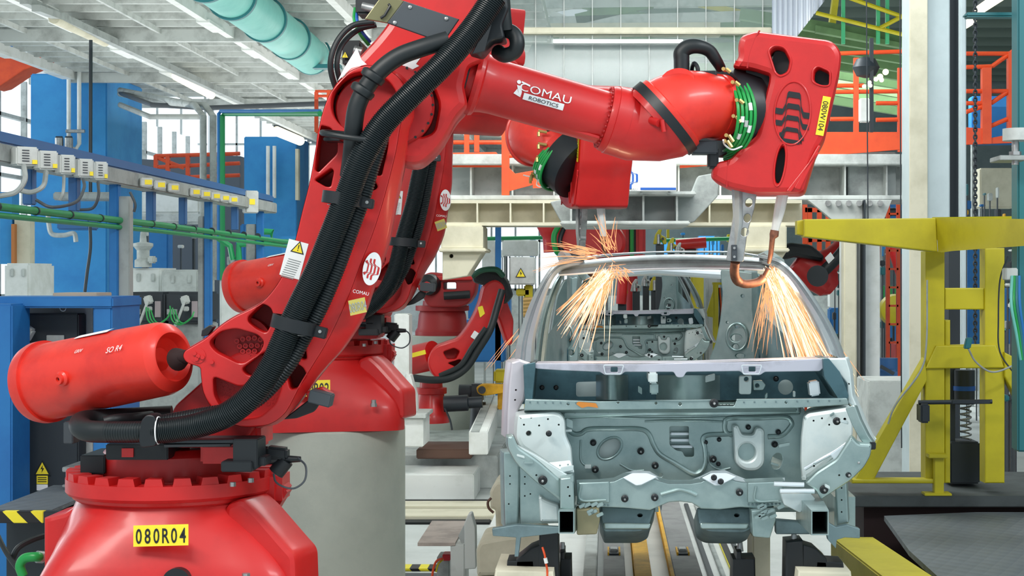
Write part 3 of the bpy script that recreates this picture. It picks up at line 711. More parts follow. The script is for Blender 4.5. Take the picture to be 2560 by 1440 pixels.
mb = MB(); tn = Vector((-.1,-.75,.65)).normalized(); tu = (Vector((1,0,-.6))-tn*Vector((1,0,-.6)).dot(tn)).normalized(); tv = tn.cross(tu); mb.obox(P(1698,215,7.50)+Vector((0,.06,0))+tn*.052+tu*.01, tu*.046, tv*.013, tn*.0015, mat('masking_tape', (.85,.62,.50), .6)); part(mb, 'tape_label', 'hand')
mb = MB()                                    # dark dress ring around the wrist flange
rc_ = P(1822,284,7.80)
mb.rings([ell(rc_-kn*.06, kn, .17,.155), ell(rc_-kn*.06, kn, .215,.200), ell(rc_-kn*.03, kn, .225,.207), ell(rc_+kn*.08, kn, .225,.205), ell(rc_+kn*.09, kn, .15,.14)], BLK)
mb.plate(Pl(1690,180,7.62), rc([(1662,192),(1666,178),(1790,176),(1795,200),(1700,205)],3), [], .14, BLK, .004)
mb.cyl(P(1704,185,7.66), P(1704,140,7.66), .036, BLK, 20)
mb.tube(pp([(1704,150,7.66),(1704,132,7.66),(1720,118,7.66),(1745,116,7.66),(1772,126,7.68),(1790,150,7.7),(1802,170,7.74)], 8), [.036]*17+[.036-.012*k/31 for k in range(32)], RUB, 18)
mb.tube(pp([(1745,190,7.64),(1744,170,7.64),(1736,158,7.66),(1730,170,7.7),(1730,190,7.72)], 6), .010, BLK, 10)
mb.obox(P(1760,370,7.7), Vector((.06,0,0)), Vector((0,.06,0)), Vector((0,0,.03)), DGR, .006); mb.obox(P(1782,395,7.7), Vector((.025,0,0)), Vector((0,.04,0)), Vector((0,0,.05)), BLK, .01)
part(mb, 'dress_ring', 'hand')
mb = MB()
for k in range(5):
    pts = []
    for i in range(30):
        t = R(-66+k*7+i*(150-k*8)/29); pts.append(P(1802+(86-10.5*k)*math.cos(t), 286+(113-5*k)*math.sin(t), 7.80-.22*math.cos(t)-.006*k))
    mb.tube(pts, .0082, GHS, 12)
    for i0 in ((5+k*4, 17-k*2) if k in (1, 2, 3) else ()):
        mb.tube(pts[i0:i0+3], .0092, WLB, 10)
mb.tube(pp([(1835,178,7.9),(1850,195,7.88),(1880,205,7.86),(1884,240,7.86),(1876,280,7.86)], 6), .013, GHS, 10); mb.tube(pp([(1840,172,7.95),(1870,180,7.9),(1895,200,7.86),(1896,240,7.86),(1890,290,7.86)], 6), .013, GHS, 10)
part(mb, 'green_water_hoses', 'hand')
for k, (x, y) in enumerate(((1815,172),(1838,205),(1848,250),(1840,290),(1822,338),(1818,352))):
    mb = MB(); q = P(x, y, 7.56); mb.cyl(q, q+Vector((.02,.0,-.016 if k < 3 else -.03)), .009, BRS, 6); mb.cyl(q-Vector((.012,0,0)), q+Vector((.0,.05,0)), .009, BRS, 8); part(mb, 'hose_fitting', 'hand')
mb = MB()
mb.tube(pp([(1808,350,7.52),(1812,362,7.6),(1830,374,7.6),(1850,368,7.62),(1860,362,7.66)], 6), .004, WLB, 8)
part(mb, 'cable_tie', 'hand')
# --- spot-welding gun with red cover
GC = Pl(1950,285,7.62,-7)
mb = MB()
out = [(1850,88,22),(1890,76,10),(2082,100,40),(2105,130,26),(2100,175,10),(2062,343,12),(2040,385,12),(2012,478,16),(1999,484,10),(1884,484,16),(1814,468,22),(1776,446,16),(1778,425,20),(1790,405,30),(1825,398,10),(1840,380,20),(1888,336,8),(1922,205,6),(1924,186,6),(1880,172,12),(1832,166,4),(1834,158,10),(1847,140,16),(1844,118,10)]
ho = [rc([(1925,130),(1938,118),(1960,122),(1974,150),(1968,178),(1950,186),(1940,178)],10), rc([(2038,178),(2048,168),(2074,180),(2073,212),(2055,212),(2036,203)],8), circ(1950,412,11,46,24,8)]
fo = rc(out, 12)
mb.plate(GC, fo, ho, .33, RED, .028)
mb.plate(GC, rc([(1985,470),(2000,475),(2052,366),(2046,362)],3), [], .01, RED, .004, d0=-.006); mb.plate(GC, rc([(1965,478),(1978,480),(2048,382),(2042,380)],3), [], .01, RED, .004, d0=-.006)
ring_ = [GC.to3(*GC.ab(*q), -.001) for q in circ(1981,283,45,79,48,4)]; mb.tube(ring_+ring_[:2], .005, RED, 8, cap=False)
for h_, g_ in zip(ho, ((1950,150),(2066,192),(1950,412))):
    hh = [((x-g_[0])*1.22+g_[0], (y-g_[1])*1.18+g_[1]) for x, y in h_]; q = [GC.to3(*GC.ab(*p), -.002) for p in hh]; mb.tube(q+q[:2], .0045, RED, 8, cap=False)
for sp_ in ([(1899,76),(1886,100),(1874,135),(1868,170)],[(1822,400),(1818,430),(1817,468)]): mb.tube(path([GC.to3(*GC.ab(*q), .004) for q in sp_], 6), .0045, DRED, 6)
cover = part(mb, 'gun_cover', 'gun')
mb = MB(); mb.plate(GC, rc([(1935,120),(2080,130),(2085,210),(2020,440),(1900,470),(1870,440),(1905,250)],10), [], .14, BLK, 0, d0=.10); mb.box(1860,175,1930,330,7.72,7.88,BLK,.01); mb.cyl(P(1885,190,7.75),P(1898,330,7.75),.03,STL,12)
part(mb, 'gun_body', 'gun')
sm_ = [(1848,86),(1893,78)]
mb = MB(); q = [GC.to3(*GC.ab(*p), .10) for p in [(1893,70),(1880,110),(1868,172)]]
for A_, B_ in (((1900,74),(1862,168)),((1820,402),(1818,478))):
    pass
a, b = GC.ab(1982,288); wave_bars(mb, GC, a, b, .135, BLK, -6, .60, 5, -.005); part(mb, 'maker_emblem', 'gun', cover)
mb = MB(); a, b = GC.ab(2058,290); mb.patch(GC, a-.089, b-.018, a+.089, b+.018, YLB, -.003, 1, 1, -101); mb.text(GC, '080W104', a, b, .026, BLK, -101, .95, .0, -.005); part(mb, 'number_plate', 'gun', cover)
mb = MB()
AP = Pl(1850,560,7.74,-7)
mb.plate(AP, rc([(1828,470),(1892,478),(1886,520),(1868,580),(1858,655),(1815,652),(1822,600),(1836,540)],6), [circ(1872,506,9,11,18,10), circ(1868,545,9,11,18,10), circ(1861,580,9,11,18,10)], .035, STL, .003)
mb.plate(Pl(1838,560,7.74,-50), rc([(1828,470),(1848,472),(1848,560),(1836,650),(1815,652),(1822,600),(1832,540)],6), [], .02, GRY, .002)
mb.box(1829,612,1843,652,7.70,7.74,DGR,.002); mb.cyl(P(1836,620,7.70),P(1836,620,7.69),.006,STL,10); mb.cyl(P(1836,642,7.70),P(1836,642,7.69),.006,STL,10)
part(mb, 'fixed_jaw', 'gun')
mb = MB(); mb.tube(pp([(1838,655,7.76),(1836,680,7.80),(1842,700,7.84),(1862,710,7.86),(1895,705,7.88),(1912,690,7.88),(1922,672,7.87)], 8), [.022]*20+[.020]*20+[.014]*9, COP, 14); part(mb, 'copper_electrode', 'gun')
mb = MB(); mb.tube([P(1957,484,7.8),P(1950,520,7.81),P(1937,578,7.83)], [.027,.026,.018], WHT, 8); part(mb, 'moving_rod', 'gun')
mb = MB(); mb.tube([P(1937,576,7.83),P(1935,588,7.83),P(1931,596,7.83),P(1927,635,7.85),P(1922,658,7.87)], [.020,.022,.013,.012,.009], COP, 12); part(mb, 'electrode_tip', 'gun')
# ================================================================ unpainted car body
car = empty('unfinished_car', P(1720,1340,8.8), 'nearest bare steel car body, seen from the front under the welding guns', 'car', 'car bodies on the line')
def cp(mb, name, parent=None, **k): return mb.build(name, parent or car, **k)
FP = Pl(1700,1110,7.34)
def fb(x, y, D=7.34): return P(x, y, D)
# dash panel
mb = MB()
dash = rc([(1400,1018),(2005,1012),(2030,1060),(2030,1240),(1400,1240)],8)
mb.plate(FP, dash, [circ(1524,1121,30,19,24,-38), rc([(1674,1066),(1722,1066),(1722,1110),(1735,1118),(1735,1142),(1712,1142),(1706,1128),(1690,1126),(1674,1112)],5), circ(1942,1153,14,21,20,15), circ(1652,1188,5), circ(1843,1070,4)], .01, GALV, .002)
mb.tube([fb(*q) for q in circ(1524,1121,34,23,32,-38)+circ(1524,1121,34,23,32,-38)[:2]], .006, GALV, 8, cap=False)
mb.plate(FP, rc([(1405,1016),(2000,1010),(2000,1032),(1850,1036),(1600,1038),(1405,1046)],6), [], .05, GALV, .012, d0=-.05)
dashp = cp(mb, 'dash_panel')
def bead(pts, r=.0105, m=GALV, D=7.335, nm='bead', par=None, flat=1):
    mb = MB(); mb.tube(pp([(x, y, D) for x, y in pts], 7), r, m, 8); return cp(mb, nm, par or dashp)
bead([(1424,1078),(1436,1085),(1452,1084),(1474,1073),(1540,1072),(1600,1073),(1622,1085),(1634,1112),(1650,1136),(1690,1160),(1728,1182),(1745,1183),(1758,1172),(1764,1150),(1762,1120),(1757,1098),(1768,1088),(1800,1086),(1832,1085)])
bead([(1830,1088),(1815,1080),(1812,1060),(1824,1046),(1900,1045),(1962,1043),(1978,1054),(1977,1066),(1955,1088),(1920,1092)])
mb = MB(); sl = [(1676,1082,1733,1092),(1676,1098,1733,1108),(1676,1114,1733,1124)]
mb.plate(Pl(1700,1100,7.44), rect(1665,1058,1745,1152), [], .01, GALV)
for x0,y0,x1,y1 in sl: mb.box(x0,y0,x1,y1-4,7.38,7.42,GWHT,.004)
cp(mb, 'vent_louvre')
mb = MB(); mb.plate(Pl(1524,1121,7.40), circ(1524,1121,40,30,20,-38), [], .01, GLIT); cp(mb, 'oval_opening')
mb = MB()
sh = [(1832,1064,5),(1846,1062,6),(1856,1086,6),(1884,1088,8),(1890,1070,5),(1902,1068,6),(1912,1076,6),(1912,1160,16),(1895,1178,18),(1860,1178,18),(1838,1160,16)]
mb.plate(Pl(1872,1120,7.27), rc(sh,8), [circ(1868,1131,21,22,24)], .05, GLIT, .014)
mb.plate(Pl(1872,1131,7.31), circ(1868,1131,24,24,24), [], .01, GALV)
cp(mb, 'brake_booster_bracket')
# studs and plugs
for x, y, D, r in [(1483,1107,7.32,.011),(1602,1128,7.32,.012),(1488,1174,7.32,.012),(1638,1164,7.32,.012),(1783,1148,7.32,.012),(1937,1111,7.32,.011),(1871,1068,7.32,.009),(1764,1106,7.33,.008),(1798,1099,7.33,.008),(1796,1160,7.33,.008),(1946,1080,7.32,.009),(1562,1247,6.98,.012),(1637,1244,6.98,.012),(1849,1231,6.98,.012),(1785,1194,6.96,.010),(1802,1204,6.96,.010),(1785,1008,7.08,.015),(2092,1053,7.02,.013),(1357,1201,6.88,.015),(2144,1155,6.88,.014),(2121,1187,6.86,.015),(2060,1224,6.84,.014),(1355,969,7.5,.009),(1390,969,7.5,.009),(1940,947,7.5,.010),(1372,1084,7.09,.010)]:
    mb = MB(); q = P(x, y, D); mb.lathe(q+Vector((0,.008,0)), (0,-1,0), [(0,r*1.25),(.006,r*1.3),(.009,r*.8),(.022,r*.6)], BLK, 14)
    if r > .0115: mb.lathe(q-Vector((0,.012,0)), (0,-1,0), [(0,r*.35),(.02,r*.35),(.022,r*.2)], STL, 8)
    cp(mb, 'stud')
# plenum tray
mb = MB()
PB = Pl(1700,965,7.56)
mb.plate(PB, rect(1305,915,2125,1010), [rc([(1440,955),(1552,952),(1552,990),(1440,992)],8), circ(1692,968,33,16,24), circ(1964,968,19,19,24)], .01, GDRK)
mb.strip([P(1316,1000,7.12),P(1700,1002,7.10),P(2122,996,7.12)], [P(1316,1012,7.57),P(1700,1012,7.57),P(2122,1008,7.57)], GALV)
tray = cp(mb, 'plenum_tray', recalc=False)
mb = MB()
for (x0, x1) in ((1490,1570),(1640,1800)): 
    V = []
    for j in range(7):
        t = j/6
        V.append([P(x0+(x1-x0)*i/12, 938+(1000-938)*t, 7.55-.09*math.sin(math.pi*i/12)) for i in range(13)])
    mb.rings(V, GALV, closed=False, cap=False)
cp(mb, 'plenum_bulge')
for q_, o_ in ((Pl(1500,972,7.64), rect(1436,950,1556,996)),(Pl(1692,968,7.64), rect(1655,950,1730,990)),(Pl(1964,968,7.64), circ(1964,968,24,24))): mb = MB(); mb.plate(q_, o_, [], .01, GLIT); cp(mb, 'plenum_backing')
mb = MB()
for q in (Pl(1692,968,7.55),): mb.tube([q.px(*c) for c in (circ(1692,968,34,17,32)+circ(1692,968,34,17,32)[:2])], .004, GLIT, 8, cap=False)
cp(mb, 'plenum_reinforcement')
for nm, f in (('left', [(1308,912),(1338,906),(1338,925),(1330,1005),(1312,1008)]), ('right', [(2058,897),(2072,896),(2100,930),(2122,990),(2116,1006),(2098,1000),(2060,940)])):
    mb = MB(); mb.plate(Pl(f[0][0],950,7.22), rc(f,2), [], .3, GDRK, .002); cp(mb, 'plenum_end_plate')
mb = MB(); mb.plate(Pl(1700,1008,7.11), rc([(1313,998),(1500,1003),(1785,999),(1790,1015),(1835,1015),(1842,998),(2118,996),(2122,1012),(1990,1020),(1600,1024),(1310,1026)],3), [circ(1640,1008,3),circ(1700,1010,4),circ(1420,1010,3),circ(1545,1006,3),circ(1965,1006,3)], .03, GALV, .003)
mb.strip([P(1310,1026,7.11),P(1990,1020,7.11)], [P(1310,1034,7.3),P(1990,1030,7.3)], GALV)
cp(mb, 'plenum_front_lip')
mb = MB(); mb.plate(Pl(1480,1012,7.105), rc([(1445,1004),(1490,1008),(1496,1020),(1470,1016),(1455,1020),(1440,1010)],3), [], .002, RST, 0, d0=-.003); cp(mb, 'rust_mark')
mb = MB(); mb.box(1621,932,1644,958,7.2,7.5,GLIT,.006); mb.box(1625,958,1646,986,7.3,7.42,GALV,.006); cp(mb, 'wiper_bracket')
mb = MB(); mb.plate(Pl(1860,962,7.4), rc([(1848,940),(1880,938),(1878,986),(1848,986)],6), [circ(1866,948,6)], .03, GLIT, .003); mb.plate(Pl(1890,962,7.45), rc([(1882,952),(1905,950),(1915,962),(1908,976),(1884,976)],4), [circ(1893,964,5)], .02, GALV, .003); cp(mb, 'wiper_motor_bracket')
mb = MB(); mb.obox(P(2034,970,7.35), Vector((.022,.0,.004)), Vector((0,.04,0)), Vector((-.004,0,.032)), GWHT, .006); cp(mb, 'battery_bracket')
# cowl bar
mb = MB()
mb.plate(Pl(1700,915,7.26), rc([(1326,908,2),(1420,908),(1600,910),(1700,908),(1900,904),(2066,896,2),(2072,906,2),(2050,928),(1912,930),(1900,938,4),(1862,938,4),(1850,928),(1716,930),(1708,944,6),(1692,944,6),(1684,930),(1562,930),(1552,938,4),(1512,938,4),(1500,930),(1400,926),(1340,922)],4), [rc([(1527,918),(1544,918),(1544,930),(1527,930)],2), rc([(1872,917),(1889,917),(1889,929),(1872,929)],2)], .02, LIL, .003)
mb.strip([P(1326,908,7.26),P(1700,909,7.26),P(2068,897,7.26)], [P(1322,903,7.5),P(1700,902,7.5),P(2075,890,7.5)], LIL)
bar_ = cp(mb, 'cowl_bar')
for x in (1535,1880):
    mb = MB(); q = [P(a,b,7.245) for a, b in rc([(x-26,913),(x+24,913),(x+18,935),(x-22,935)],4)]; mb.tube(q+q[:2], .003, GWHT, 6, cap=False); cp(mb, 'bar_clip_seat', bar_)
# wheelhouses
mb = MB()
wl_ = rc([(1293,1036,8),(1385,1027,8),(1404,1032,10),(1414,1048),(1416,1088),(1430,1120),(1434,1180,4),(1432,1196,4),(1374,1170),(1330,1140),(1300,1120),(1288,1095),(1290,1060)],8)
mb.plate(Pl(1360,1100,7.12,6), wl_, [circ(1322,1084,6), circ(1328,1044,2), circ(1370,1048,2), circ(1310,1062,2), circ(1348,1064,2), circ(1397,1062,2)], .25, GLIT, .02); cp(mb, 'wheelhouse')
mb = MB(); mb.plate(Pl(1410,1175,7.0,0,-25), rc([(1370,1156),(1425,1150),(1436,1180),(1400,1186)],3), [circ(1384,1166,2),circ(1400,1164,2),circ(1420,1162,2)], .01, GLIT, .002); cp(mb, 'rail_gusset')
mb = MB()
wr = rc([(2008,1040,10),(2020,1030,8),(2120,1016,10),(2132,1030,8),(2132,1088),(2120,1118),(2080,1150),(2030,1192),(2004,1205,4),(2000,1150),(2002,1090)],8)
mb.plate(Pl(2070,1100,7.12,-8), wr, [circ(2012,1046,2), circ(2034,1052,2), circ(2055,1046,2), circ(2073,1062,2), circ(2112,1048,3)], .25, GLIT, .02); cp(mb, 'wheelhouse')
mb = MB(); mb.tube(pp([(2012,1172,7.0),(2050,1150,6.97),(2090,1128,6.95),(2118,1108,6.95)], 6), .008, GWHT, 8); mb.obox(P(2098,1130,6.93), Vector((.03,0,.02)), Vector((0,.01,0)), Vector((-.008,0,.012)), GWHT, .003); cp(mb, 'wheelhouse_brace')
# upper rails (shotguns)
mb = MB()
mb.plate(Pl(1330,1160,6.90,8), rc([(1268,1092,4),(1284,1088,4),(1296,1118,10),(1345,1150,20),(1402,1200,6),(1404,1256,4),(1390,1244),(1340,1206,20),(1290,1160,20),(1268,1118,10)],8), [circ(1341,1188,2)], .10, GALV, .010); cp(mb, 'fender_rail')
mb = MB(); mb.plate(Pl(1330,1140,6.96), rc([(1290,1112),(1340,1138),(1420,1188),(1428,1206),(1400,1200),(1345,1160),(1300,1132)],5), [], .03, GLIT, .004); cp(mb, 'fender_rail_flange')
mb = MB()
mb.plate(Pl(2110,1180,6.86,-8), rc([(2128,1090),(2146,1110,8),(2180,1112,6),(2176,1140,8),(2160,1168,8),(2128,1200,10),(2052,1250,4),(2040,1228,4),(2012,1208,4),(2040,1180),(2090,1148)],8), [circ(2098,1188,2), circ(2035,1165,2)], .10, GALV, .010); cp(mb, 'fender_rail')
mb = MB(); mb.plate(Pl(2150,1070,6.95,-30), rc([(2112,1020),(2136,1012),(2150,1050),(2170,1090),(2186,1112),(2176,1128),(2150,1100),(2128,1060)],6), [], .03, GALV, .004); mb.box(2176,1106,2190,1124,6.9,6.95,BLK,.003); cp(mb, 'fender_flange')
# cross member
mb = MB()
CP = Pl(1700,1230,7.0)
top = [(1442,1200),(1500,1198),(1535,1194),(1560,1182),(1588,1176),(1624,1178),(1650,1194),(1672,1200),(1726,1200),(1752,1190),(1778,1177),(1812,1175),(1840,1188),(1866,1198),(1905,1196),(1962,1194)]
bot = [(1962,1262),(1900,1272),(1850,1268),(1800,1274),(1752,1272),(1730,1258),(1700,1254),(1672,1256),(1648,1266),(1625,1276),(1560,1270),(1500,1268),(1442,1262)]
mid = [(x, y+(14 if 1560 < x < 1650 or 1750 < x < 1860 else 8)) for x, y in top]
mb.plate(CP, mid+bot, [circ(1500,1250,1.5),circ(1475,1250,1.5)], .12, GALV, .006)
mb.strip([P(x, y, 7.16) for x, y in top], [P(x, y+.6, 6.998) for x, y in mid], GWHT)  # top facets in brighter zinc, the light they catch put into the colour
mb.tube(pp([(1652,1236,6.995),(1680,1228,6.995),(1698,1224,6.995),(1718,1228,6.995),(1742,1238,6.995)], 6), .008, GALV, 8)
for a, b in ((1446,1524),(1868,1956)):
    mb.plate(CP, rc([(a,1205),(b,1202),(b,1256),(a,1256)],4), [], .02, GALV, .006, d0=-.018)
xm = cp(mb, 'cross_member', recalc=False)
for c in (1598,1796):
    mb = MB(); mb.plate(Pl(c,1190,6.99,0,-20), rc([(c-42,1194),(c-18,1182),(c+20,1182),(c+46,1192),(c+6,1212),(c-8,1214)],4), [], .01, GWHT, .003); cp(mb, 'mount_seat', xm)
# floor bulges under the cross member
for o in ([(1500,1262),(1640,1268),(1628,1300,10),(1624,1318,14),(1600,1330,12),(1510,1330,6),(1498,1300,6)], [(1742,1268),(1885,1266),(1884,1320,8),(1860,1332,10),(1770,1330,14),(1748,1316,14),(1744,1292,8)]):
    mb = MB(); mb.plate(Pl(o[0][0]+60,1300,7.08,0,-18), rc(o,5), [circ(o[0][0]+100,1288,6,4)], .3, SHZ, .012); mb.plate(Pl(o[0][0]+60,1300,7.06,0,-18), rc([(o[0][0]+8,1306),(o[1][0]-12,1308),(o[1][0]-16,1322),(o[0][0]+10,1322)],6), [], .02, GALV, .006); cp(mb, 'floor_pan')
mb = MB(); mb.wbox(-.30, .23, 7.45, 10.9, zr(-1.05), zr(-1.03), GALV); mb.wbox(.49, 1.02, 7.45, 10.9, zr(-1.05), zr(-1.03), GALV)
mb.rings([[(.36+.12*math.cos(t), D, zr(-1.04)+.14*math.sin(t)) for t in [math.pi*k/10 for k in range(11)]] for D in (7.4,8.5,10.8)], GALV, closed=False, cap=False)
cp(mb, 'floor_tunnel', recalc=False)
# front rails
mb = MB(); mb.plate(Pl(1420,1240,6.86), rc([(1400,1196),(1432,1192),(1436,1275),(1400,1272)],4), [circ(1420,1218,2),circ(1424,1240,2)], .3, GALV, .006); cp(mb, 'rail_upper')
def boxrail(x0,y0,x1,y1,Da,x2,y2,x3,y3,Db,nm):
    mb = MB(); q = lambda i: [P(x0+i,y0+i,Da),P(x1-i,y0+i,Da),P(x1-i,y1-i,Da),P(x0+i,y1-i,Da)]; p = lambda i: [P(x2+i,y2+i,Db),P(x3-i,y2+i,Db),P(x3-i,y3-i,Db),P(x2+i,y3-i,Db)]
    mb.rings([p(0), q(0), q(3), p(3)], GALV, cap=False); mb.add(p(3), [(0,1,2,3)], PIT); return cp(mb, nm)
boxrail(1396,1276,1436,1334,6.72,1402,1262,1444,1322,7.25,'front_rail')
boxrail(2028,1276,2072,1338,6.45,1990,1235,2050,1300,7.2,'front_rail')
mb = MB(); mb.plate(Pl(1480,1300,6.95), rc([(1440,1274),(1498,1270),(1500,1300),(1492,1336),(1442,1338)],5), [], .12, mat('olive_zinc', (.30,.27,.16), .4, .5), .006); cp(mb, 'subframe_mount')
mb = MB(); mb.plate(Pl(1910,1310,6.95), rc([(1878,1276),(1940,1272),(1940,1300),(1925,1346),(1882,1342)],5), [], .12, GALV, .006)
mb.plate(Pl(1970,1250,6.9), rc([(1950,1228),(2020,1225),(2040,1248),(2000,1282),(1960,1262)],4), [], .05, GLIT, .004); mb.cyl(P(1935,1210,6.85), P(2010,1212,6.85), .010, GWHT, 10); mb.cyl(P(1950,1228,6.83), P(2036,1228,6.83), .010, GWHT, 10)
for i in range(9):
    random.seed(i*3+1); x, y = 1885+random.random()*70, 1262+random.random()*36; mb.obox(P(x,y,6.92), Vector((.014,0,.006)), Vector((0,.01,0)), Vector((-.003,0,.006)), GALV, .002)
cp(mb, 'subframe_mount')
mb = MB()
for i in range(8):
    random.seed(i*5+2); x, y = 1452+random.random()*50, 1258+random.random()*30; mb.obox(P(x,y,6.90), Vector((.013,0,.006)), Vector((0,.01,0)), Vector((-.003,0,.006)), GALV, .002)
cp(mb, 'bracket_cluster')
# lower front corners
mb = MB(); mb.plate(Pl(1290,1220,7.05,10), rc([(1258,1130,3),(1296,1128,4),(1300,1190),(1296,1318,3),(1262,1322,3)],4), [circ(1275,1190,1.6),circ(1275,1210,1.6),circ(1272,1260,1.6)], .14, GALV, .008); cp(mb, 'hinge_post')
mb = MB(); mb.plate(Pl(1345,1240,7.06), rc([(1296,1150),(1340,1180),(1402,1236),(1402,1308),(1300,1312)],4), [circ(1312,1192,1.6),circ(1312,1210,1.6),circ(1312,1240,1.6),circ(1326,1235,1.6)], .2, GALV, .006); mb.plate(Pl(1370,1270,7.02), rc([(1346,1236,8),(1362,1250,10),(1398,1262),(1400,1306),(1350,1306)],6), [], .05, GLIT, .012); cp(mb, 'lower_closing_panel')
mb = MB(); mb.plate(Pl(1300,1325,6.98), rc([(1230,1322),(1290,1312),(1400,1318),(1404,1332),(1302,1344),(1296,1392),(1286,1392),(1290,1344),(1232,1340)],2), [], .04, SHZ, .003); cp(mb, 'sill_bracket')
mb = MB(); mb.plate(Pl(2100,1260,7.05,-10), rc([(2086,1198,3),(2116,1190,3),(2122,1308,3),(2092,1316,3)],4), [circ(2104,1220,1.6),circ(2104,1250,1.6),circ(2104,1280,1.6)], .14, GALV, .008); mb.plate(Pl(2100,1320,6.98), rc([(2060,1300),(2090,1318),(2118,1312),(2150,1322),(2150,1346),(2112,1344),(2092,1350),(2090,1372),(2070,1350)],2), [], .04, SHZ, .003); cp(mb, 'hinge_post')
mb = MB(); mb.plate(Pl(1960,1330,7.1), rc([(1938,1300),(2060,1310),(2070,1336),(1940,1336)],3), [], .06, SHZ, .005); cp(mb, 'sill_crossbar')
# body side front edges
mb = MB(); mb.plate(Pl(1285,1000,7.25,12), rc([(1278,905,4),(1300,898),(1330,908,4),(1322,930),(1312,1000),(1292,1035),(1288,1092),(1266,1096,3),(1268,1030),(1272,960)],4), [circ(1290,975,2),circ(1288,1000,2)], .16, mat('pink_zinc', (.62,.58,.62), .35, .45), .010); cp(mb, 'side_panel_front')
mb = MB(); mb.plate(Pl(2110,1000,7.25,-12), rc([(2066,896),(2116,896,4),(2126,930),(2132,990),(2150,1030),(2165,1068),(2186,1110),(2160,1080),(2136,1020),(2118,1005),(2118,960),(2082,915)],4), [circ(2122,960,2)], .16, GLIT, .006); cp(mb, 'side_panel_front')
# pressed swages, spot-weld rows and small brackets that break up the sheets
for pts in ([(1452,1212),(1452,1250),(1515,1250)],[(1890,1216),(1890,1252),(1946,1252)]): bead(pts, .005, GALV, 6.975, 'swage', xm)
for pts in ([(1404,1040),(1700,1046),(2000,1036)],[(1612,1054),(1660,1052),(1750,1052),(1806,1054)],[(1770,1130),(1776,1160),(1800,1174),(1826,1170)],[(1452,1100),(1452,1150),(1470,1168)],[(1550,1160),(1580,1176),(1610,1176)]): bead(pts, .005, GALV, 7.338, 'swage')
for i, (x, y, D, w2_, h2_) in enumerate(((1424,1058,7.2,8,10),(1420,1076,7.2,10,3),(1960,1112,7.25,14,4),(2110,1054,7.0,10,4),(1700,940,7.5,9,6),(1775,945,7.5,12,8),(1600,975,7.45,5,8),(1985,985,7.4,3,7),(1915,990,7.4,3,6),(2068,1216,6.8,6,4),(1430,1196,6.8,4,8),(1418,1172,6.98,16,6),(1936,1160,7.3,10,3),(1470,1166,7.33,8,5),(2080,1036,7.1,5,3),(1302,1140,6.9,10,3),(1322,1156,6.9,12,3))):
    mb = MB(); mb.obox(P(x,y,D), Vector((S(w2_,D),0,S((i % 3-1)*3,D))), Vector((0,.012,0)), Vector((0,0,S(h2_,D))), GLIT if i % 2 else GALV, .002); cp(mb, 'small_bracket')
for (x0,y0,x1,y1,n_s,D) in ((1450,1262,1520,1264,9,6.99),(1872,1262,1950,1260,9,6.99),(1325,1006,1440,1008,7,7.105),(1860,1006,2100,1002,10,7.105),(1410,1032,1990,1024,22,7.275)):
    for j in range(n_s):
        mb = MB(); q = P(x0+(x1-x0)*j/(n_s-1), y0+(y1-y0)*j/(n_s-1), D); mb.lathe(q, (0,-1,0), [(0,.004),(.0015,.003)], SHZ, 8); cp(mb, 'spot_weld')
# A pillars and roof
def pillar_loft(out, inn, Ds, dep, m, nm, par=None):
    mb = MB(); loops = []
    for (a, b, D) in zip(out, inn, Ds):
        p, q = P(*a, D), P(*b, D); d = Vector((0,dep,0)); w_ = (q-p)
        loops.append([p+w_*.08, p+w_*.0+d*.35, p+d, q+d, q+w_*0+d*.35, q-w_*.12, p+w_*.60+Vector((0,-.006,0)), p+w_*.52+Vector((0,.016,0)), p+w_*.42+Vector((0,.016,0)), p+w_*.34+Vector((0,-.008,0))])
    mb.rings(loops, m); return cp(mb, nm, par, ang=50)
n_ = 9
def smp(pts, n=4): return [(v.x, v.y) for v in path([Vector((x, y, 0)) for x, y in pts], n)]
oL = smp([(1284,905),(1292,855),(1308,800),(1330,745),(1355,700),(1378,668),(1405,650),(1460,640)]); iL = smp([(1332,905),(1336,850),(1346,800),(1360,750),(1376,708),(1392,684),(1412,672),(1460,662)])
DsL = [7.3+.75*(i/(len(oL)-1)) for i in range(len(oL))]
pillar_loft(oL, iL, DsL, .10, PZN, 'windscreen_pillar')
oR = smp([(2120,905),(2102,855),(2075,800),(2040,745),(2006,700),(1972,664),(1945,646),(1900,636)]); iR = smp([(2076,885),(2056,840),(2030,790),(2002,745),(1976,705),(1950,678),(1930,668),(1895,660)])
pillar_loft(oR, iR, DsL, .10, PZN, 'windscreen_pillar')
oL2 = smp([(1336,905),(1342,850),(1352,800),(1366,752),(1382,712),(1398,686)]); iL2 = smp([(1362,905),(1368,850),(1374,800),(1384,760),(1396,724),(1408,690)])
pillar_loft(oL2, iL2, [7.6+.6*(i/(len(oL2)-1)) for i in range(len(oL2))], .06, GALV, 'door_aperture_flange')
oR2 = smp([(2010,905),(1992,850),(1966,780),(1938,720),(1920,690)]); iR2 = smp([(1992,905),(1974,850),(1950,786),(1922,724),(1908,690)])
pillar_loft(oR2, iR2, [9.0-.3*(i/(len(oR2)-1)) for i in range(len(oR2))], .06, GWHT, 'centre_pillar')
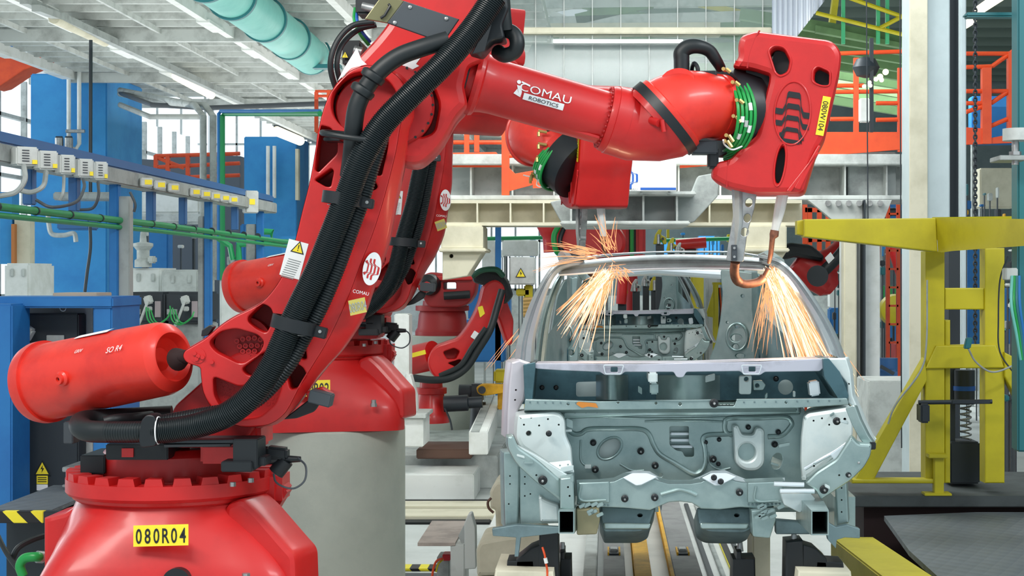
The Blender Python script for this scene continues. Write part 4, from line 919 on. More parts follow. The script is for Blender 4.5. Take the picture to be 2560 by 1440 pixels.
# roof header, with its two edges, and the roof bows behind
def hband(top, bot, Dt, Db, m, nm, th=.03, prs=3):
    T = smp(top, 6); B_ = smp(bot, 6); mb = MB(); n = min(len(T), len(B_)); L_ = []
    for i in range(n):
        a = P(*T[i], Dt); b = P(*B_[i], Db); w_ = b-a; L_.append([a, a+w_*.35+Vector((0,-.008,0)), a+w_*.45+Vector((0,.012,0)), a+w_*.62+Vector((0,.012,0)), a+w_*.7+Vector((0,-.008,0)), b, b+Vector((0,th,0)), a+Vector((0,th,.0))])
    mb.rings(L_, m); return cp(mb, nm, ang=50)
hband([(1398,662),(1450,652),(1560,641),(1680,636),(1800,638),(1900,645),(1950,655)], [(1396,686),(1450,682),(1560,674),(1680,671),(1800,671),(1900,673),(1945,679)], 8.05, 7.98, mat('dark_zinc', (.40,.43,.44), .3, .75, noise=.4, nscale=5), 'roof_header')
mb = MB(); mb.tube(pp([(1398,688,7.96),(1450,684,7.96),(1560,676,7.96),(1680,672,7.96),(1800,672,7.96),(1900,675,7.96),(1942,680,7.96)], 6), .008, GWHT, 8, flat=.6); cp(mb, 'header_flange')
hband([(1440,645),(1520,634),(1640,628),(1740,627),(1840,629),(1915,640)], [(1440,652),(1520,641),(1640,633),(1740,632),(1840,634),(1915,646)], 8.9, 8.9, GWHT, 'roof_bow')
# body sides behind: cant rails, sills, quarter panels, rear aperture
for s, name in ((-1,'l'),(1,'r')):
    X = lambda k: .32+s*k
    mb = MB(); mb.tube([Vector((X(.50),8.05,zr(.055))),Vector((X(.55),9.0,zr(.10))),Vector((X(.54),10.0,zr(.07))),Vector((X(.48),10.8,zr(.0)))], .035, GALV, 10); cp(mb, 'cant_rail')
    mb = MB(); mb.bar((X(.70),7.2,zr(-1.02)), (X(.72),10.8,zr(-1.02)), .09, .14, GALV); cp(mb, 'sill')
    mb = MB()
    L_ = [[Vector((X(a), D, zr(z))) for D, a in ((8.9,.66),(9.2,.60),(9.6,.56),(10.2,.52),(10.75,.50))] for z, k in ((-1.0,0),(-.6,0),(-.35,0))]
    L_ += [[Vector((X(a), D, zr(z))) for D, a in ((9.7,.55),(9.85,.53),(10.0,.52),(10.4,.50),(10.78,.48))] for z in (-.2,.04)]
    mb.rings(L_, GALV, closed=False, cap=False)
    for D, z, r in ((9.5,-.45,.035),(9.9,-.38,.02),(10.1,-.52,.045),(10.3,-.2,.02),(9.3,-.62,.04),(10.5,-.34,.02)):
        x_ = X(.56-.05*(D-9.6)) ; mb.lathe((x_-s*.02, D, zr(z)), (-s,0,0), [(0,r*1.2),(.008,r)], GDRK, 12)
    cp(mb, 'quarter_panel', recalc=False)
    # inner panel facing forwards, seen through the windscreen opening
    if s > 0: o_ = [(1800,672),(1900,684),(1905,740),(1912,800),(1925,870),(1925,906),(1770,906),(1788,860),(1800,800),(1806,740)]
    else: o_ = [(1372,905),(1378,820),(1392,740),(1410,700),(1446,690),(1440,760),(1448,820),(1446,905)]
    mb = MB(); hs = [circ(1840,845,14,9,16),circ(1838,868,8,8),circ(1846,815,10,6),circ(1856,740,4),circ(1818,806,3),circ(1850,890,12,6)] if s > 0 else [circ(1412,845,8,5),circ(1412,862,6,3),circ(1428,882,7,7),circ(1410,830,4,3)]
    mb.plate(Pl(o_[0][0]+20,800,9.9,-s*18), rc(o_,10), hs, .03, GALV, .006); 
    cx = 1842 if s > 0 else 1412
    q = [P(*c, 9.85) for c in circ(cx,842,26 if s > 0 else 20,34,20)]; mb.tube(q+q[:2], .008, GALV, 8, cap=False); cp(mb, 'wheel_arch_inner')
mb = MB(); mb.tube([Vector((-.16,10.8,zr(.0))),Vector((.32,10.85,zr(.03))),Vector((.80,10.8,zr(.0)))], .03, GWHT, 10); cp(mb, 'rear_header')
mb = MB(); mb.wbox(-.2,.84,10.75,10.85,zr(-.62),zr(-.55),GWHT,.01); mb.wbox(-.15,.80,10.3,10.75,zr(-.66),zr(-.64),GALV); cp(mb, 'rear_sill_panel')
car2 = copy_tree(car); car2.location = car.location+Vector((-.0,10.75,0)); car2['label'] = 'second bare steel car body, seen through the windscreen opening of the nearer one'
# ================================================================ sparks
def sparks(name, label, src, n, dirf, L0, L1, m, rad=.0016, g=.35, seed=1, core=None):
    random.seed(seed); mb = MB()
    for i in range(n):
        d = dirf(random); l = L0+(L1-L0)*random.random()**1.5; st = random.random()*.35*l; p0 = src+Vector((random.gauss(0,.02),random.gauss(0,.03),random.gauss(0,.015)))
        pts = [p0+d*(st+(l-st)*k/5)+Vector((0,0,-g*(st+(l-st)*k/5)**2)) for k in range(6)]
        r = rad*(.5+random.random()); mb.tube(pts, [r*.7,r,r,r,r*.7,r*.25], (core if core and random.random() < .45 else m), 4, cap=False)
    o = mb.build(name, ang=180, recalc=False); return tag(o, label, 'sparks', kind='stuff')
def cone(ax, sp):
    ax = Vector(ax).normalized()
    return lambda r: (ax+Vector((r.gauss(0,sp),r.gauss(0,sp*.7),r.gauss(0,sp)))).normalized()
sR = P(1930,672,7.95); sLft = P(1525,660,7.85)
sparks('spark_shower', 'dense orange sparks pouring down inside the right windscreen pillar', sR, 330, cone((.50,-.1,-1),.115), .12, .66, SPK, .0019, .22, 3, SPW)
sparks('spark_shower', 'thin fan of sparks falling left of the white rod of the right gun', sR, 60, cone((-.12,.1,-1),.09), .12, .40, SPK, .0014, .2, 4)
sparks('spark_shower', 'bright sparks fanning down to the left inside the windscreen opening', P(1520,676,7.9), 230, cone((-.62,-.1,-1),.20), .08, .36, SPK, .0017, .35, 5, SPW)
sparks('spark_shower', 'sparks leaping up above the roof beside the far welding gun', P(1532,632,7.85), 26, cone((-.45,.1,1.1),.30), .05, .26, SPK, .0014, .9, 6)
sparks('spark_shower', 'sparks streaking left along the roof edge from the far welding gun', P(1500,640,7.85), 34, cone((-1,-.1,.18),.14), .08, .34, SPK, .0013, .5, 7)
sparks('spark_shower', 'few long sparks falling outside the left windscreen pillar', P(1300,820,7.6), 7, cone((-.62,-.1,-.8),.07), .10, .30, SPK, .0014, .0, 8)
sparks('spark_shower', 'small ring of sparks around the copper tip under the roof, left side', P(1540,672,7.9), 50, cone((.3,-.1,-.5),.75), .03, .09, SPK, .0014, .5, 9)
for nm, q, e in (('weld_flash_right', sR+Vector((.02,-.12,-.08)), 3.5), ('weld_flash_left', P(1500,690,7.75), 3)):
    l = bpy.data.lights.new(nm, 'POINT'); l.energy = e; l.color = (1,.72,.45); l.shadow_soft_size = .04; o = bpy.data.objects.new(nm, l); col.objects.link(o); o.location = q
# ================================================================ second robot of the same type, other pose
O1 = OFF[rob.name]; O2 = Vector((P(800,0,11.6).x, 11.6, O1.z+.416))
rob2 = rob.copy(); col.objects.link(rob2); rob2.location = O2; OFF[rob2.name] = O2
rob2['label'] = 'red welding robot just behind the nearest one, standing on the tall pale round pedestal'
S1 = P(615,960,7.2)-O1; S2 = P(945,720,11.2)-O2; E1 = P(925,268,7.2)-O1
RY = lambda a: Matrix.Rotation(R(a), 4, 'Y'); RZ = lambda a: Matrix.Rotation(R(a), 4, 'Z'); T = Matrix.Translation
E2 = S2 + (RY(-10).to_3x3() @ (E1-S1)); G1 = P(1950,285,7.8)-O1; G2 = P(1500,362,9.95)-O2
XF = {'base': Matrix(), 'turret': T(S2-S1-Vector((0,0,0))), 'cyl': T(S2) @ RY(1) @ T(-S1), 'link': T(S2) @ RY(-10) @ T(-S1), 'hose': T(S2) @ RY(-10) @ T(-S1),
      'fore': T(E2+Vector((0,0,.18))) @ RZ(-58) @ RY(27) @ T(-E1), 'upper': T(E2) @ RZ(-58) @ T(-E1), 'hand': T(P(1436,402,9.93)-O2) @ RZ(-74) @ RY(40) @ T(-(rc_-O1)), 'gun': T(G2) @ RZ(-68) @ T(-G1)}
for o in kids(rob):
    g = comp[o.name]
    if g == 'base0' or o.name.startswith('cable_opening'): continue
    c = copy_tree(o, rob2); c.matrix_local = XF[g]
mb = MB(); pl = Pl(786,972,11.02,0,-6); a0_, b0_ = pl.ab(744,991); a1_, b1_ = pl.ab(827,951); mb.patch(pl, a0_, b0_, a1_, b1_, YLB, -.02, 1, 1, 1.5)
for i, ch in enumerate('080R02'): mb.text(pl, ch, (a0_+a1_)/2+(a1_-a0_)*((i+.5)/6-.5)*.96, (b0_+b1_)/2, (b1_-b0_)*.72, BLK, 0, sx=.62, bold=.012, d=-.022)
mb.build('number_plate', rob2)
# round pedestals
def pedestal(c, r, z1, label, m=CONC):
    mb = MB(); mb.lathe(Vector((c.x, c.y, 0)), (0,0,1), [(0,r+.03),(.02,r+.03),(.02,r),(z1-.012,r),(z1,r-.012)], m, 96); return tag(mb.build('robot_pedestal', origin=(c.x, c.y, 0)), label, 'pedestal', 'round robot pedestals')
pedestal(Vector((O2.x+.05,O2.y,0)), .535, O2.z-.055, 'tall pale round pedestal carrying the second red robot, right of the foreground robot base')
pedestal(BC, .60, bz(1500), 'round pedestal under the nearest red robot at the bottom left edge')
# ================================================================ small robots further back
def mrob(name, loc, label): return empty(name, loc, label, 'robot', 'red welding robots')
def mp(mb, nm, par, **k): return mb.build(nm, par, **k)
# robot C: arm bent to the right, left of the car
D = 17.7; r3 = mrob('welding_robot', P(1078,1058,D), 'smaller red robot beyond the pedestals, its curved arm bent up towards the car')
def mbase(par, cx, y0, y1, wt, wb, D, m=RED):
    mb = MB(); zt, zb = P(0,y0,D).z, P(0,y1,D).z; h = zt-zb; c = Vector((P(cx,0,D).x, D, zb)); 
    mb.lathe(c, (0,0,1), [(0,S(wb,D)),(h*.12,S(wb,D)),(h*.22,S(wb*.92,D)),(h*.6,S(wt*.95,D)),(h*.7,S(wt*.9,D)),(h*.72,S(wt*1.08,D)),(h*.86,S(wt*1.08,D)),(h*.87,S(wt*.8,D)),(h,S(wt*.78,D))], m, 28); return mp(mb, 'base', par)
mbase(r3, 1078, 955, 1056, 36, 46, D)
mb = MB(); mb.cyl(P(1010,905,D-.1), P(1085,888,D-.3), S(36,D), RED, 32); mb.cyl(P(1008,905,D-.1), P(1016,904,D-.12), S(39,D), RED, 32); b_ = mp(mb, 'balancing_cylinder', r3)
mb = MB(); mb.obox(P(1047,884,D-.46), Vector((.07,0,.018)), Vector((0,.004,0)), Vector((-.005,0,.022)), YLB); mp(mb, 'yellow_label', r3)
QL = Pl(1130,850,D-.45,10)
mb = MB()
lo = cr([(1070,905),(1085,870),(1120,855),(1150,842),(1180,800),(1200,755),(1212,715),(1240,700),(1262,720),(1258,765),(1236,815),(1205,865),(1175,905),(1150,935),(1118,948),(1085,940)],4)
mb.plate(QL, lo, [rc([(1108,880),(1135,870),(1150,878),(1140,898),(1118,898)],5), rc([(1120,908),(1150,898),(1158,905),(1140,918)],4)], .25, RED, .02); mb.plate(QL, lo, [], .08, DRED, 0, d0=.2); mp(mb, 'link', r3)
mb = MB(); mb.plate(QL, rc([(1194,768),(1206,764),(1212,784),(1200,794)],2), [], .01, YLB, 0, d0=-.012); mp(mb, 'yellow_label', r3)
mb = MB(); mb.plate(QL, rc([(1176,842),(1186,826),(1198,834),(1188,850)],2), [], .01, WLB, 0, d0=-.012); mp(mb, 'white_label', r3)
mb = MB(); mb.tube(pp([(1035,945,D-.5),(1080,950,D-.6),(1125,945,D-.65),(1165,920,D-.65),(1195,875,D-.65),(1225,825,D-.65),(1242,770,D-.6),(1255,725,D-.55)], 6), S(9,D), RUB, 12); mp(mb, 'hose', r3)
mb = MB(); mb.tube(pp([(1100,940,D-.62),(1150,915,D-.66),(1180,870,D-.66),(1215,820,D-.66)], 6), S(7,D), RUB, 12); mp(mb, 'hose', r3)
mb = MB(); mb.plate(Pl(1240,780,D-.1,10), rc([(1222,715),(1262,735),(1285,800),(1282,860),(1268,866),(1246,800),(1225,760)],8), [], .2, RED, .03); mp(mb, 'forearm', r3)
mb = MB(); mb.plate(Pl(1230,700,D-.3), rc([(1178,678),(1212,672),(1250,680),(1268,700),(1280,740),(1262,762),(1236,742),(1215,716),(1182,706)],8), [], .3, BLK, .04); mp(mb, 'wrist', r3)
mb = MB(); mb.tube(pp([(1182,690,D-.4),(1205,676,D-.45),(1240,674,D-.45),(1258,690,D-.4)], 6), S(7,D), mat('dark_green_hose', (.01,.09,.05), .5), 10); mp(mb, 'green_hose', r3)
mb = MB(); mb.lathe(P(1110,1010,D-.2), (1,0,.05), [(0,S(20,D)),(.25,S(20,D)),(.26,S(14,D)),(.4,S(14,D))], BLC, 20); mb.tube(pp([(1112,1020,D-.3),(1125,1050,D-.3),(1130,1075,D-.3)],5), .01, BLC, 6); mp(mb, 'motor', r3)
# robot D on its pedestal
D = 20.5; p4 = P(1108,838,D); pedestal(p4, S(78,D), p4.z, 'pale round pedestal far behind, carrying the darker robot with a black motor', CONC)
r4 = mrob('welding_robot', p4, 'dark red robot on a far pale pedestal, black round motor on its side')
mbase(r4, 1106, 752, 838, 62, 68, D, mat('deep_red', (.36,.01,.012), .45))
mb = MB(); dm = MT['deep_red']; mb.plate(Pl(1110,720,D-.4), rc([(1052,690),(1075,680),(1180,692),(1190,706),(1186,735),(1170,760),(1150,768),(1072,768),(1060,750),(1050,720)],8), [rc([(1108,706),(1140,706),(1140,724),(1108,724)],4)], .5, dm, .02); mp(mb, 'housing', r4)
mb = MB(); mb.lathe(P(1076,712,D-.42), (-.2,-1,0), [(0,S(27,D)),(.12,S(25,D)),(.16,S(14,D))], BLK, 28); mp(mb, 'motor', r4)
mb = MB(); mb.plate(Pl(1110,690,D-.45), rc([(1060,690),(1180,690),(1182,700),(1060,702)],4), [], .5, RED, .01); mb.cyl(P(1110,740,D-.5),P(1175,736,D-.5),S(10,D),BLK,14); mp(mb, 'forearm', r4)
# robot E: blurred red arm over the car line
D = 23.2; r5 = mrob('welding_robot', P(1470,700,D), 'red robot half hidden behind the car roof, left arm raised towards the cream beam')
mb = MB(); mb.tube(pp([(1352,500,D),(1362,540,D),(1380,580,D),(1385,630,D)], 5), [S(26,D)]*6+[S(30,D)]*5+[S(26,D)]*5, RED, 20); mp(mb, 'forearm', r5)
mb = MB(); mb.plate(Pl(1470,600,D-.2), rc([(1380,575),(1410,550),(1500,540),(1545,560),(1570,600),(1560,640),(1440,655),(1400,640)],20), [], .6, RED, .06); mp(mb, 'housing', r5)
mb = MB(); mb.tube(pp([(1400,560,D-.35),(1385,590,D-.4),(1390,625,D-.4),(1405,640,D-.35)],6), S(7,D), GHS, 10); mb.tube(pp([(1410,570,D-.35),(1400,600,D-.4),(1405,630,D-.4)],6), S(6,D), BLK, 10); mp(mb, 'green_hose', r5); mb = MB(); mb.cyl(Vector((P(1480,0,D).x,D+.2,0)), P(1480,640,D+.2), .12, DRED, 28); mp(mb, 'base', r5)
D = 24.2; r6 = mrob('welding_robot', P(1580,700,D), 'narrow red robot arm with black middle, standing behind the roof between the two guns')
mb = MB(); mb.box(1548,560,1572,640,D,D+.4,RED,.04); mp(mb, 'arm_side', r6); mb = MB(); mb.box(1590,560,1614,640,D,D+.4,RED,.04); mp(mb, 'arm_side', r6)
mb = MB(); mb.box(1566,555,1594,640,D+.1,D+.3,BLK,.02); mb.tube([P(1580,560,D),P(1580,640,D)], .03, GHS, 8); mb.box(1545,636,1618,655,D,D+.4,RED,.03); mp(mb, 'hose_bundle', r6); mb = MB(); mb.cyl(Vector((P(1580,0,D).x,D+.2,0)), P(1580,650,D+.2), .08, DRED, 24); mp(mb, 'base', r6)
# robot F, right of the car
D = 18.0; r7 = mrob('welding_robot', P(2100,760,D), 'red robot right of the car roof, black hand, forearm rising behind the white post')
mb = MB(); mb.tube(pp([(2185,560,D+.3),(2130,605,D+.1),(2080,645,D),(2040,680,D-.05)], 5), [S(24,D)]*6+[S(28,D)]*5+[S(34,D)]*5, RED, 22); mp(mb, 'forearm', r7)
mb = MB(); mb.rings([ell(P(*q), Vector((1,0,-.8)), S(r_,D), S(r_,D), 28) for q, r_ in (((1985,655,D-.1),22),((1995,650,D-.1),34),((2020,660,D-.1),42),((2050,690,D-.1),44),((2072,712,D-.1),36),((2085,722,D-.1),18))], RED); mp(mb, 'wrist', r7)
mb = MB(); mb.plate(Pl(1995,630,D-.35), rc([(1948,618),(1975,606),(2030,612),(2062,640),(2058,655),(2030,650),(1990,642),(1960,650)],8), [], .3, BLK, .04); mp(mb, 'dress_ring', r7)
mb = MB(); mb.tube(pp([(2042,692,D-.4),(2070,668,D-.45),(2105,630,D-.4),(2122,600,D-.3)],6), S(14,D), RUB, 14); mb.cyl(P(2044,690,D-.5),P(2044,690,D-.25),S(26,D),BLC,20); mp(mb, 'hose', r7)
mb = MB(); mb.obox(P(2074,645,D-.5), Vector((.03,0,.03)), Vector((0,.01,0)), Vector((-.02,0,.03)), WLB); mp(mb, 'white_label', r7); mb = MB(); mb.cyl(Vector((P(2165,0,D).x,D+.5,0)), P(2165,600,D+.5), .16, RED, 24); mp(mb, 'base', r7)
D = 21.0; r8 = mrob('welding_robot', P(2255,880,D), 'red robot arm curving down behind the orange ladder, beside the tall white column')
mb = MB(); mb.tube(pp([(2205,560,D),(2225,590,D),(2240,640,D),(2258,700,D),(2268,760,D),(2262,860,D)], 5), S(15,D), RED, 16); mp(mb, 'link', r8)
mb = MB(); mb.tube(pp([(2208,552,D-.2),(2212,535,D-.2),(2240,530,D-.2),(2262,545,D-.2)], 5), S(10,D), BLK, 12); mp(mb, 'hose', r8)
mb = MB(); mb.lathe(P(2236,775,D-.2), (0,-1,0), [(0,S(40,D)),(.1,S(36,D)),(.12,S(20,D))], YEL, 28); mp(mb, 'yellow_drum', r8)
mb = MB(); mb.box(2240,855,2272,925,D,D+.4,RED,.03); mb.wbox(P(2244,0,D).x,P(2270,0,D).x,D,D+.4,0,P(0,925,D).z,BLC); mp(mb, 'base', r8)
# ================================================================ gantry and walkways
def thing1(mb, nm, label, cat, group=None): return tag(mb.build(nm), label, cat, group)
GD = 17.5
g = empty('gantry_beam', (P(1700,0,GD).x, GD, 0), 'long pale grey box beam spanning over the cars, under the orange walkway', 'beam')
mb = MB(); mb.box(1100,385,2330,412,GD-.6,GD+.6,LGR,.01); mb.build('top_flange', g)
mb = MB(); mb.box(1100,412,2330,495,GD-.1,GD+.1,LGR)
for i in range(12): mb.box(1175+i*104,412,1179+i*104,490,GD-.5,GD,LGR)
mb.build('web', g)
mb = MB(); mb.box(1100,488,2330,500,GD-.55,GD+.55,LGR,.01); mb.build('bottom_flange', g)
g = empty('support_beam', (P(1700,0,GD-.8).x, GD-.8, 0), 'cream cross beam with stiffeners resting on stubby brackets, below the grey beam', 'beam')
D = GD-.8
mb = MB(); mb.box(1100,500,2005,508,D-.3,D+.3,CRM); mb.build('top_flange', g)
mb = MB(); mb.box(1100,508,2005,558,D-.05,D+.05,CRM); mb.build('web', g)
for i in range(11):
    mb = MB(); mb.box(1108+i*83,508,1112+i*83,556,D-.3,D,CRM); mb.build('stiffener', g)
mb = MB(); mb.box(1100,556,2005,564,D-.3,D+.3,CRM); mb.build('bottom_flange', g)
for nm, x in (('left end of the cream beam', 1102), ('right end of the cream beam', 1862)):
    g2 = empty('beam_bracket', P(x+50,700,D), 'cream stub bracket under the '+nm, 'bracket', 'cream beam brackets')
    mb = MB(); mb.box(x,564,x+105,622,D-.35,D+.3,CRM,.01); mb.build('upper_box', g2)
    mb = MB(); mb.box(x-6,620,x+112,630,D-.4,D+.35,CRM,.01); mb.build('plate', g2)
    mb = MB(); mb.plate(Pl(x,650,D-.3), [(x+4,630),(x+104,630),(x+66,690),(x+4,700)], [circ(x+26,640,5)], .5, CRM, .01); mb.build('gusset', g2)
# central machine hung over the line, with the sign
g = empty('overhead_carriage', P(1600,560,15.6), 'grey overhead carriage with ribs hanging in front of the beams behind the guns', 'carriage')
mb = MB(); mb.plate(Pl(1560,500,15.3), rc([(1375,505),(1420,495),(1470,480),(1730,478),(1745,440),(1800,430),(1795,490),(1735,555),(1700,560),(1405,560)],4), [], .2, GRY, .01); mb.build('side_plate', g)
for x in (1425,1500,1606,1690):
    mb = MB(); mb.box(x,485,x+5,556,15.0,15.3,LGR); mb.build('rib', g)
mb = MB(); mb.box(1400,552,1725,562,14.9,16.45,LGR,.01); mb.build('bottom_flange', g)
mb = MB(); mb.box(1430,478,1740,488,14.9,16.45,LGR,.01); mb.build('top_flange', g)
s_ = empty('maker_sign', P(1628,478,14.8), 'white sign with blue round emblem and a blue stripe, hung behind the car roof', 'sign')
mb = MB(); mb.box(1545,410,1691,478,14.75,14.79,WLB,.003); mb.box(1600,470,1606,486,14.79,14.95,GRY); mb.box(1670,470,1676,486,14.79,14.95,GRY); mb.build('board', s_)
SG = Pl(1620,445,14.75); mb = MB(); mb.poly(SG, rect(1601,469,1690,475), BLW, -.004); mb.build('blue_stripe', s_)
mb = MB(); wave_bars(mb, SG, *SG.ab(1575,445), .10, BLW, -90, .9, 5, -.006); mb.text(SG, 'COMAU', *SG.ab(1575,473), .022, GRY, 0, 1.2, 0, -.006); mb.build('emblem', s_)
# orange walkways
def rail_run(name, label, posts, rails, D, toe=None, r=.022, group='orange walkway railings', w=.05):
    e = empty(name, P(posts[0][0], posts[0][2], D), label, 'railing', group)
    for x, y0, y1 in posts:
        mb = MB(); mb.bar(P(x,y0,D), P(x,y1,D), w, w, ORG); mb.build('post', e)
    for x0,y0,x1,y1 in rails:
        mb = MB(); mb.tube([P(x0,y0,D),P(x1,y1,D)], r, ORG, 8); mb.build('rail', e)
    if toe:
        for t_ in toe:
            mb = MB(); mb.plate(Pl(t_[0][0],t_[0][1],D-.03), t_, [], .03, ORG, .003); mb.build('toe_board', e)
    return e
D = 17.0
rail_run('walkway_railing','orange railing and toe board left of the forearm, over the cream beam',[(1120,290,420),(1167,240,415),(1192,290,380)],[(1120,292,1235,292),(1120,322,1265,320),(1120,356,1262,356),(1235,292,1262,345)],D,[[(1118,382),(1240,380),(1262,408),(1262,418),(1118,418)]])
rail_run('walkway_railing','orange stair railing with tall posts, between the forearm and the far gun',[(1264,300,488),(1342,348,470)],[(1262,340,1320,325),(1264,320,1300,318),(1264,390,1340,386),(1342,388,1420,386)],D-.4,[[(1260,415),(1268,415),(1288,434),(1340,425),(1440,420),(1440,458),(1340,460),(1264,480)]],group='orange walkway railings',w=.075)
rail_run('walkway_railing','orange railing and deep toe board right of the red gun cover',[(2140,145,380),(2250,170,380),(2268,170,380)],[(2090,134,2272,128),(2080,214,2160,214),(2080,230,2272,228),(2076,298,2155,297),(2190,258,2272,258),(2190,300,2272,298)],D,[[(1700,385),(2040,340),(2040,330),(2275,330),(2275,372),(1700,420)]])
rail_run('walkway_railing','orange stair railing with sloping handrails right of the tall white column',[(2465,170,360),(2530,130,330),(2545,230,330)],[(2415,134,2560,134),(2415,168,2480,166),(2480,166,2530,130),(2530,130,2560,104),(2415,228,2550,228),(2415,258,2478,258),(2478,258,2545,212),(2415,280,2470,262),(2470,318,2560,280)],D-.5,[[(2414,318),(2470,322),(2475,345),(2560,330),(2560,356),(2414,362)]],w=.09)
rail_run('walkway_railing','thin orange guard frame beside the left elbow of the nearest robot',[(791,230,330),(822,226,260)],[(788,228,830,228),(788,240,830,240),(790,330,800,330)],24.0,r=.02)
e = rail_run('walkway_railing','distant orange railing seen between the blue pillars',[(390,388,446),(420,390,456),(470,388,466)],[(388,390,600,384),(388,418,600,408),(388,446,600,438),(388,392,460,420)],42.0,r=.05,w=.1)
mb = MB(); D = 36; mb.wbox(P(800,0,D).x, P(1460,0,D).x, D, D+.2, P(0,450,D).z, P(0,420,D).z, LGR)
mb.build('walkway_edge'); tag(bpy.data.objects['walkway_edge'], 'pale far walkway edge behind the orange railing', 'walkway')
# orange roof truss corner, far left
mb = MB(); mb.plate(Pl(60,160,30), [(-20,110),(10,115),(130,150),(100,160),(60,175),(0,215),(-20,220)], [], .6, ORG, .02); mb.box(-20,108,35,128,29.8,30.2,BLU); thing1(mb, 'crane_girder', 'orange crane girder under the ceiling at the top left corner', 'crane')
# mezzanine, top right
mz = empty('green_mezzanine', P(2150,270,24), 'green steel mezzanine with yellow rails near the ceiling at the upper right', 'mezzanine')
D = 24
for i in range(9):
    mb = MB(); yy = 75+i*22; mb.bar(P(1850,yy-40,D+i*.8), P(2320,yy+38,D+i*.8), .14, .16, MGR); mb.build('joist', mz)
for x in (2108,2195,2262,2218):
    mb = MB(); mb.bar(P(x,-30,D-.4), P(x,110,D-.4), .05, .05, mat('bright_green_post', (.05,.42,.18), .5)); mb.build('post', mz)
for x0,y0,x1,y1 in ((2040,32,2280,92),(2110,-10,2280,50),(2200,70,2280,28)):
    mb = MB(); mb.tube([P(x0,y0,D-.5),P(x1,y1,D-.5)], .03, YEL, 8); mb.build('guard_rail', mz)
mb = MB(); mb.plate(Pl(2150,80,D-.2), [(2040,62),(2280,112),(2280,124),(2040,80)], [], .15, MGR, .005); mb.plate(Pl(2080,30,D+.3), [(2085,-20),(2100,-20),(2090,60),(2074,60)], [], .2, YEL, .005); mb.build('deck_edge', mz)
rt = empty('roof_truss', P(1600,200,26), 'green and grey roof girders seen through the clear strip screen', 'truss')
for x0,y0,x1,y1,m,w_ in ((1280,60,1930,40,LGR,.14),(1270,90,1930,55,MGR,.12),(1400,0,1930,110,MGR,.10),(1270,40,1500,0,WHT,.10),(1440,50,1700,-10,MGR,.14),(1270,140,1930,120,MGR,.16),(1700,0,1930,50,YEL,.08),(1270,185,1930,165,MGR,.12),(1500,20,1600,60,WHT,.08),(1300,0,1440,60,WHT,.08),(1270,8,1930,0,LGR,.16),(1300,78,1800,75,CRM,.18),(1270,110,1400,130,MGR,.12),(1550,95,1900,150,MGR,.12)):
    mb = MB(); mb.bar(P(x0,y0,26), P(x1,y1,26), w_, w_*1.2, m); mb.build('girder', rt)
# clear strip screen
SCR = bpy.data.materials.new('clear_plastic'); SCR.use_nodes = True; b_ = SCR.node_tree.nodes['Principled BSDF']
b_.inputs['Base Color'].default_value = (.34,.43,.41,1); b_.inputs['Roughness'].default_value = .12; b_.inputs['Alpha'].default_value = .28; b_.inputs['Specular IOR Level'].default_value = .3
sc = empty('strip_screen', P(1600,300,19), 'hanging screen of clear plastic strips behind the forearm, top centre', 'screen')
for i in range(10):
    mb = MB(); x0 = 1268+i*71; mb.box(x0,-40,x0+70,340,19,19.012,SCR); mb.build('clear_strip', sc)
for i in range(10):
    mb = MB(); x0 = 1268+i*71; mb.box(x0-1.2,-40,x0+1.2,330,18.96,19.0,LGR); mb.build('seam', sc)
mb = MB(); mb.box(1260,68,1930,84,18.8,18.95,CRM,.01); mb.build('cross_bar', sc)
mb = MB(); mb.box(1382,98,1708,108,18.7,18.8,WHT,.005); mb.build('lower_bar', sc)
mb = MB(); mb.plate(Pl(1550,220,19.5), [(1330,110),(1720,105),(1720,320),(1300,320),(1290,200)], [], .02, mat('hazy_plastic', (.27,.30,.31), .25)); mb.build('inner_sheet', sc)
mb = MB(); n = 40; L1, L2 = [], []
for i in range(n+1):
    x = 1930+132*i/n; o_ = .03*math.sin(i*1.6); y1 = 95-(max(0, x-1990))*1.3
    L1.append(P(x,-40,18.5)+Vector((0,o_,0))); L2.append(P(x,y1,18.5)+Vector((0,o_,0)))
CORM = mat('corrugated_clear', (.62,.66,.72), .15, metal=.2)
mb.rings([L1,L2,[q+Vector((0,.01,0)) for q in L2],[q+Vector((0,.01,0)) for q in L1]], CORM, closed=False, cap=False); thing1(mb, 'corrugated_sheet', 'shiny corrugated clear sheet hanging above the red gun cover', 'sheet')
# ================================================================ right side
def white_post(x0,x1,y0,D0,D1,label,D=None,m=COLM):
    mb = MB(); a, b = P(x0,0,D0).x, P(x1,0,D0).x; mb.wbox(a, b, D0, D1, 0, P(0,y0,D0).z, m, .01); return thing1(mb, 'steel_column', label, 'column', 'white steel columns')
white_post(2276,2375,-60,13.5,13.9,'tall broad white column rising to the top of the picture behind the yellow frame')
mb = MB(); mb.wbox(P(2274,0,13.48).x,P(2318,0,13.48).x,13.46,13.5,0,P(0,-60,13.46).z,CRM,.004); mb.build('cream_flank', bpy.data.objects['steel_column'])
white_post(2402,2416,-60,13.4,13.5,'thin white tube running up beside the black cable channel')
mb = MB(); a, b = P(2372,0,13.6).x, P(2402,0,13.6).x; mb.wbox(a,b,13.6,13.9,0,P(0,-60,13.6).z,BLC); thing1(mb, 'cable_channel', 'tall black channel between the broad white column and the thin white tube', 'channel')
cz = empty('gantry_column', P(2160,1200,16.5), 'white gantry leg with triangular head bracket, right of the car', 'column', 'white steel columns')
mb = MB(); mb.box(2112,500,2200,1240,16.5,16.9,WHT,.01); mb.build('shaft', cz)
mb = MB(); mb.box(2110,560,2142,1230,16.3,16.5,CRM,.01); mb.build('side_strip', cz)
